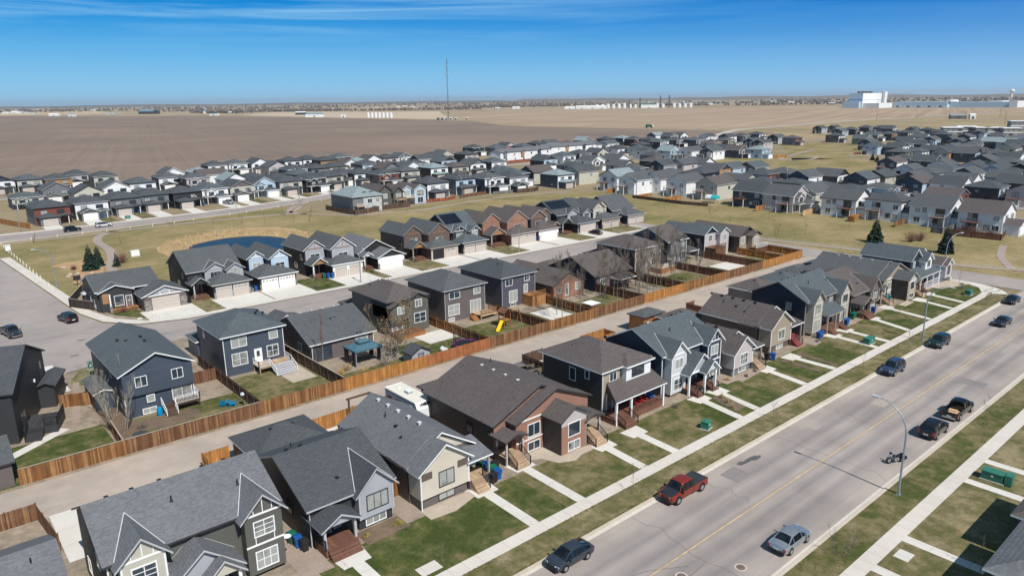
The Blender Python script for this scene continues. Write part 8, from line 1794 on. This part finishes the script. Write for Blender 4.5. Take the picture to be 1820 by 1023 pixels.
for x in (230.8, 233.2):
    for y in (152.4, 156.8): t.part('post', MB().box(x-.05, x+.05, y-.05, y+.05, 0, 1.6, WHITE))
t = Thing('satellite_dish', 'white satellite dish on the olive duplex side wall', 'dish', 20.6, 53.6); t.part('dish', MB().lathe((20.62, 53.4, 2.5), [(.05, 0), (.25, .05), (.36, .14), (.24, .06), (.04, .02)], 16, TRW)); t.part('bracket', MB().bar((20.4, 53.7, 2.4), (20.62, 53.4, 2.5), .05, .05, BLACK))
t = Thing('garden_ornament', 'white wind-turned ornament on dark stand by the umber fence', 'ornament', 30.3, 88.6); t.part('stand', MB().cyl((30.3, 88.6, .1), (30.3, 88.6, 1.5), .05, .03, 8, BLACK)); t.part('globe', MB().lathe((30.3, 88.6, 1.45), [(.05, 0), (.25, .15), (.3, .3), (.2, .5), (.03, .58)], 12, plain('globe_grey', (0.45, 0.5, 0.52), .3)), smooth=60)  # globe ornament on a slim stand
# drainage outlet in the far grass
t = Thing('culvert_outlet', 'pale rock-lined culvert outlet on the green belt grass', 'culvert', 206, 46.6); t.part('apron', MB().lathe((206, 46.6, -.1), [(1.6, 0), (1.5, .15), (.8, .2)], 9, G_STONE)); t.part('pipe', MB().cyl((206.3, 46.9, .35), (207.6, 47.6, .35), .45, .45, 14, BLACK))
for i in range(9):
    x, y = 32.6+R.uniform(-2.6, 2.4), 138.6+R.uniform(-.2, 3.2); single('landscape_rock', MB().lathe((x, y, .05), [(.2, 0), (.28, .12), (.2, .26), (.06, .3)], 7, plain('pale_rock', (0.55, 0.52, 0.47), .9, .2)), 'pale rock on the rounded corner lawn', 'rock', (x, y, .05), group='rocks on the corner lawn')

# ================================================================ far away
STEEL = plain('mast_steel', (0.085, 0.095, 0.115), .6, .1)
def mast(label, x, y, h, w, guys=True, seg=30):
    t = Thing('radio_mast', label, 'mast', x, y); mm = MB(); tri = [Vector((w*math.cos(rad(90+120*k)), w*math.sin(rad(90+120*k)), 0)) for k in range(3)]; c = Vector((x, y, 0))
    for k in range(3):
        mm.bar(c+tri[k], c+tri[k]+Vector((0, 0, h)), .28, .28, STEEL)
        for i in range(seg):
            z0, z1 = h*i/seg, h*(i+1)/seg; mm.bar(c+tri[k]+Vector((0, 0, z0)), c+tri[(k+1) % 3]+Vector((0, 0, z1)), .16, .16, STEEL); mm.bar(c+tri[k]+Vector((0, 0, z0)), c+tri[(k+1) % 3]+Vector((0, 0, z0)), .16, .16, STEEL)
    t.part('mast', mm)
    if guys:
        for k in range(3):
            for f in (.45, .95): t.part('guy_wire', MB().bar(c+Vector((0, 0, h*f)), c+tri[k].normalized()*h*.55*f, .05, .05, STEEL))
        for f in (.60, .77, .90):
            for k in range(3): t.part('antenna', MB().box(x+tri[k].x*2.2-.3, x+tri[k].x*2.2+.3, y+tri[k].y*2.2-.3, y+tri[k].y*2.2+.3, h*f-1.5, h*f+1.5, TRW if k else STEEL))
        t.part('antenna', MB().cyl((x, y, h), (x, y, h+6), .15, .08, 6, STEEL))
    return t.o
mast('tall lattice radio mast with guy wires beyond the ploughed field', 880.3, 1210.6, 116, 1.1)
mast('faint second mast on the horizon left of the tall one', 4100, 6106, 110, 2.2, False, 12)
def barn(label, x, y, L, W_, H_, rot, wall, roof, name='farm_building', cat='building', group=None, sl=.35):
    h = House(label, x, y, cat=cat, name=name, rot=rot, group=group); h.trim = WHITE
    h.body(-L/2, L/2, -W_/2, W_/2, -.3, H_, 'x', sl, wall, roof, WHITE, oh=.3); q = MB(); q.box(-1.8, 1.8, -W_/2-.06, -W_/2, 0, min(3.4, H_-.3), GD_DARK); h.part('door', q); h.finish(); return h
METW = plain('white_metal_cladding', (0.72, 0.72, 0.70), .5, .04); METB = plain('blue_metal_roof', (0.13, 0.24, 0.32), .5, .06); METG = plain('green_metal_roof', (0.06, 0.13, 0.10), .5, .06); METR = plain('rust_metal_roof', (0.22, 0.12, 0.09), .6, .1)
barn('long white shed with blue roof beyond the ploughed field', 882, 1800, 46, 18, 7, rad(-40), METW, METB); barn('low white shed right of the blue roofed one', 905, 1690, 12, 9, 4, rad(-40), METW, METW)
for i in range(7):
    x, y = 911.5+4.4*i, 1579-10*i; t = Thing('grain_bin', 'white round grain bin, %s from left in the row of seven' % ordw(i), 'grain bin', x, y, 0, 0, 'white grain bins'); t.part('wall', MB().cyl((x, y, -.2), (x, y, 9.2), 3.6, 3.6, 18, METW), smooth=40); t.part('roof', MB().cyl((x, y, 9.2), (x, y, 11.6), 3.9, .5, 18, METW), smooth=40)
for i, (dx, dy, L, c) in enumerate(((-9, 16, 5, METG), (-4, 9, 4, METB), (2, 3, 4, METW), (7, -6, 5, METW), (13, -15, 4, METW), (26, -34, 4, METW))): barn('equipment hut at the mast foot, %s from left' % ordw(i), 878+dx, 1214+dy, L, 4, 3.6, rad(-50), c if i != 1 else METB, c, 'equipment_hut', 'hut', 'huts at the mast foot')
barn('dark blue roofed barn at the far left edge of the ploughed field', 850, 3180, 70, 40, 10, rad(-60), W_CHAR, METB); barn('white farmhouse among trees at the far left', 1010, 2960, 40, 24, 9, rad(-50), METW, METB)
barn('white shed at the horizon left of the blue barn', 560, 4400, 44, 26, 8, rad(-60), METW, METW)
for i, (x, y, L) in enumerate(((2010, 1985, 38), (2040, 1950, 46), (2070, 1925, 40), (2095, 1900, 34))): barn('white farm shed of the compound left of the tank farm, %s from left' % ordw(i), x, y, L, 22, 8 if i else 5, rad(-52), METW, METW, group='white farm compound sheds')
# tank farm with stacks
for i in range(18):
    f = i/17; x, y = 2160+f*260, 1985-f*250
    if i in (9, 13): continue
    t = Thing('storage_tank', 'white storage tank, %s from left in the tank farm' % ordw(i), 'tank', x, y, 0, 0, 'white storage tanks'); t.part('shell', MB().cyl((x, y, -.3), (x, y, 13+(i % 3)), 7, 7, 16, METW), smooth=40); t.part('roof', MB().cyl((x, y, 13+(i % 3)), (x, y, 15+(i % 3)), 7.1, 1, 16, METG if i in (7, 8) else METW), smooth=40)
barn('white hall with green base in the tank farm', 2300, 1845, 60, 30, 12, rad(-44), METW, METG)
for i, (x, y, h) in enumerate(((2268, 1860, 38), (2330, 1810, 44), (2352, 1785, 45), (2240, 1890, 30), (2405, 1745, 26))): single('stack_tower', MB().cyl((x, y, 0), (x, y, h), 2.4, 1.6, 10, STEEL).cyl((x, y, h*.8), (x, y, h*.84), 4, 4, 10, STEEL).cyl((x, y, h*.95), (x, y, h), 3.4, 3.4, 10, STEEL), 'dark process tower in the tank farm, %s built' % ('tallest' if i == 2 else 'second tallest' if i == 1 else 'mid height' if i == 0 else 'short left' if i == 3 else 'shortest right'), 'tower', (x, y, 0), group='dark process towers')
# the big white plant on the right
t = Thing('processing_plant', 'large white processing plant with shaded side coloured blue-grey and roof vents on the right horizon', 'factory', 2330, 1010); FB = plain('plant_shade_and_band_blue', (0.46, 0.58, 0.68), .5, .04)  # shade of the white walls put into this blue; one band shares it
def plant(part, x0, x1, y0, y1, z1, m): t.part(part, MB().box(x0, x1, y0, y1, -.5, z1, m))
t.off = (0, 0, 0); t.o.location = (2276, 1012, 0)
plant('tower_hall', 0, 130, 0, 41, 43, METW); t.part('side_shade_skin', MB().box(-.6, 0, -.01, 41, 0, 43, FB)); t.part('side_band', MB().box(-1.0, -.6, -.2, 41, 23, 26, METB)); t.part('side_band', MB().box(0, 130, -.6, -.02, 23, 24.5, FB))  # blue skin carries the painted shade of the tower's left side
plant('low_wing', -12, -1, 4, 56, 18, FB); plant('entrance_block', 4, 96, -48, -.7, 14, METW); plant('stair_tower', 134, 152, -8, 8, 47, METW)
plant('long_hall', 100, 190, -200, -48.5, 16, FB); plant('long_hall', 120, 196, -352, -200.5, 15, FB); plant('end_hall', 112, 200, -372, -352.5, 17, METW); t.part('roof_block', MB().box(104, 170, -206, -196, 16.1, 21, METW)); t.part('roof_block', MB().box(130, 190, -330, -300, 15.1, 17.5, METW))  # long halls coloured with the blue of their shaded fronts
for i in range(4): t.part('roof_vent', MB().cyl((24+26*i, 22, 43), (24+26*i, 22, 49), 6, 5, 10, STEEL))
for i in range(14): t.part('loading_door', MB().box(99.4, 99.98, -60-10*i-5, -60-10*i, .3, 5, METW if i % 3 else GD_DARK))
t = Thing('water_tower', 'white mushroom water tower on the right horizon', 'water tower', 5790, 1593); t.part('stem', MB().cyl((5790, 1593, 0), (5790, 1593, 42), 6.5, 5.5, 14, METW), smooth=40); t.part('tank', MB().lathe((5790, 1593, 40), [(5.5, 0), (13, 6), (16, 12), (14, 18), (6, 22), (1, 23)], 18, METW), smooth=60)
barn('small shed with pale teal roof beside the slip road at right', 1298, 426, 22, 12, 5, rad(-58), W_OLIVE, S_LT); barn('white end shed beside the pale teal roofed one', 1306, 408, 8, 9, 6, rad(-58), METW, METW)
t = Thing('combine_harvester', 'green harvester parked at the edge of the stubble field', 'harvester', 768, 610); t.off = (0, 0, 0); t.o.location = (766, 612, 0); t.o.rotation_euler = (0, 0, rad(-50)); t.part('body', MB().prism([(-4.5, 1.2), (4, 1.2), (4.4, 2.6), (2.5, 4.2), (-3.5, 4.4), (-5, 2.8)], 'y', -1.6, 1.6, plain('harvester_green', (0.01, 0.09, 0.04), .5))); t.part('cab', MB().box(4.0, 6.0, -1.3, 1.3, 1.6, 3.8, TRW))  # green combine harvester at the field edge
for sx in (-3.2, 3.4): t.part('wheel', MB().cyl((sx, -1.9, .9), (sx, 1.9, .9), .95, .95, 16, TYRE))
for i, (x, y) in enumerate(((1280, 480), (1190, 380), (1080, 300), (1340, 380), (1180, 500), (1400, 440))):
    t = Thing('utility_pole', 'wooden utility pole beside the slip road at right, %s along' % ordw(i), 'utility pole', x, y, 0, 0, 'utility poles at right'); t.part('pole', MB().cyl((x, y, 0), (x, y, 15), .22, .16, 8, BARKB)); t.part('crossarm', MB().obox((x, y, 13.6), (1.4, .6, 0), (-.06, .14, 0), (0, 0, .12), BARKB))
# the highway embankment and slip road
strip('highway', smooth_line([(560, 380), (640, 425), (771, 487), (880, 500), (1000, 515), (1230, 522), (1420, 510), (2300, 470)], 5), 12, -.15, ground_mat('pale_road', [(0.35, (0.46, 0.42, 0.37)), (0.65, (0.38, 0.345, 0.3))], .05, .3, 2, .1)); strip('slip_road', smooth_line([(1230, 505), (1180, 440), (1290, 385), (1480, 330)], 5), 9, -.14, G_ASPH)
# farm clusters and shelter belts scattered on the plain
def belt(name, label, cat, boxes, cols, seed, n, kind='stuff'):
    """leafless shelter belts and copses seen from kilometres away: clumps of crowns on trunks"""
    q = random.Random(seed); mbx = MB(); ms = [plain('far_wood_%d_%d' % (seed, k), c, 1, .3, .02) for k, c in enumerate(cols)]
    for i in range(n):
        x0, y0, x1, y1, w, hh = boxes[q.randrange(len(boxes))]
        f = q.random(); x, y = x0+(x1-x0)*f+q.gauss(0, w), y0+(y1-y0)*f+q.gauss(0, w); h = hh*q.uniform(.5, 1.2); rr = h*q.uniform(.35, .7)
        k = 6; ring = []
        for z, r0 in ((h*.15, rr*.7), (h*.5, rr), (h*.8, rr*.65), (h, rr*.1)):
            ring += [(x+r0*math.cos(6.283*j/k+q.uniform(-.3, .3))*q.uniform(.75, 1.2), y+r0*math.sin(6.283*j/k)*q.uniform(.75, 1.2), z*q.uniform(.9, 1.1)) for j in range(k)]
        fs = [(a*k+j, a*k+(j+1) % k, (a+1)*k+(j+1) % k, (a+1)*k+j) for a in range(3) for j in range(k)]+[tuple(range(3*k, 4*k))]
        mbx.add(ring, fs, ms[q.randrange(len(ms))])
    return single(name, mbx, label, cat, (0, 0, 0), kind=kind)
belt('shelter_belts', 'brown leafless shelter belts scattered over the plain to the horizon', 'woodland', [(2700, 2450, 2900, 2000, 30, 11), (1500, 2700, 1950, 2480, 40, 10), (1250, 3000, 1500, 2850, 40, 11), (2900, 1800, 3500, 1400, 60, 11), (3000, 1250, 3500, 1000, 60, 12), (1000, 3050, 1080, 2800, 26, 13), (1100, 3900, 1800, 3500, 70, 11), (2200, 2900, 2700, 2700, 60, 11), (3300, 1000, 4200, 700, 90, 13),
      (2600, 3400, 3400, 2900, 120, 12), (1500, 5200, 2600, 4600, 160, 13), (3600, 2400, 4400, 1800, 160, 13), (300, 5200, 1200, 5000, 160, 13), (4600, 1500, 5600, 900, 200, 14), (3300, 4600, 4600, 3600, 220, 14), (500, 6900, 2400, 6300, 200, 15), (-900, 6400, 300, 6300, 200, 14), (5200, 3400, 6200, 2000, 260, 15), (6000, 1700, 7200, 700, 260, 16), (3000, 6400, 4800, 5400, 260, 16), (4400, 700, 6400, 200, 200, 14)],
     [(0.12, 0.098, 0.085), (0.10, 0.085, 0.078), (0.14, 0.11, 0.09), (0.085, 0.082, 0.075)], 3, 3400)
for i in range(46):
    a = rad(R.uniform(17, 84)); d = R.uniform(2300, 6400); x, y = d*math.cos(a), d*math.sin(a)
    if 2100 < x < 2600 and y < 2100: continue
    barn('tiny distant farm building on the plain, %s from right' % ordw(i), x, y, R.uniform(16, 38), R.uniform(10, 16), R.uniform(4, 8), rad(R.uniform(-70, -20)), R.choice((METW, METW, W_CREAM, W_CHAR)), R.choice((METW, METB, METG, METR, METW)), 'distant_farm_building', 'building', 'tiny distant farm buildings')
# tractor tracks in the ploughed field
M_TRK = field_mat('track_soil', (0.30, 0.24, 0.20), (0.26, 0.205, 0.17), .3, 4, .08)
for pts, w_ in (([(150, 700), (230, 790), (330, 860), (430, 920), (520, 950)], 2.5), ([(60, 640), (110, 690), (150, 720)], 3), ([(40, 560), (140, 520), (240, 500), (330, 470)], 3)): strip('field_track', smooth_line(pts, 6), w_, -.19, M_TRK)

# ================================================================ the air over the prairie
hz = MB().box(-9200, 26200, -600, 26200, -1.6, 135, None)
hz.mats = []; hz.fm = []
me = bpy.data.meshes.new('haze'); me.from_pydata(hz.v, [], hz.f)
hm = bpy.data.materials.new('haze_air'); hm.use_nodes = True; hn, hl = hm.node_tree.nodes, hm.node_tree.links; hn.clear()
ho_ = hn.new('ShaderNodeOutputMaterial'); hv = hn.new('ShaderNodeVolumePrincipled'); hv.inputs['Color'].default_value = (0.86, 0.93, 1.0, 1); hv.inputs['Density'].default_value = 4.5e-5; hv.inputs['Anisotropy'].default_value = 0.2
hl.new(hv.outputs[0], ho_.inputs['Volume']); me.materials.append(hm)
hb_ = bpy.data.objects.new('haze', me); COL.objects.link(hb_); hb_['kind'] = 'stuff'; hb_['label'] = 'thin blue haze lying over the plain towards the horizon'; hb_['category'] = 'haze'
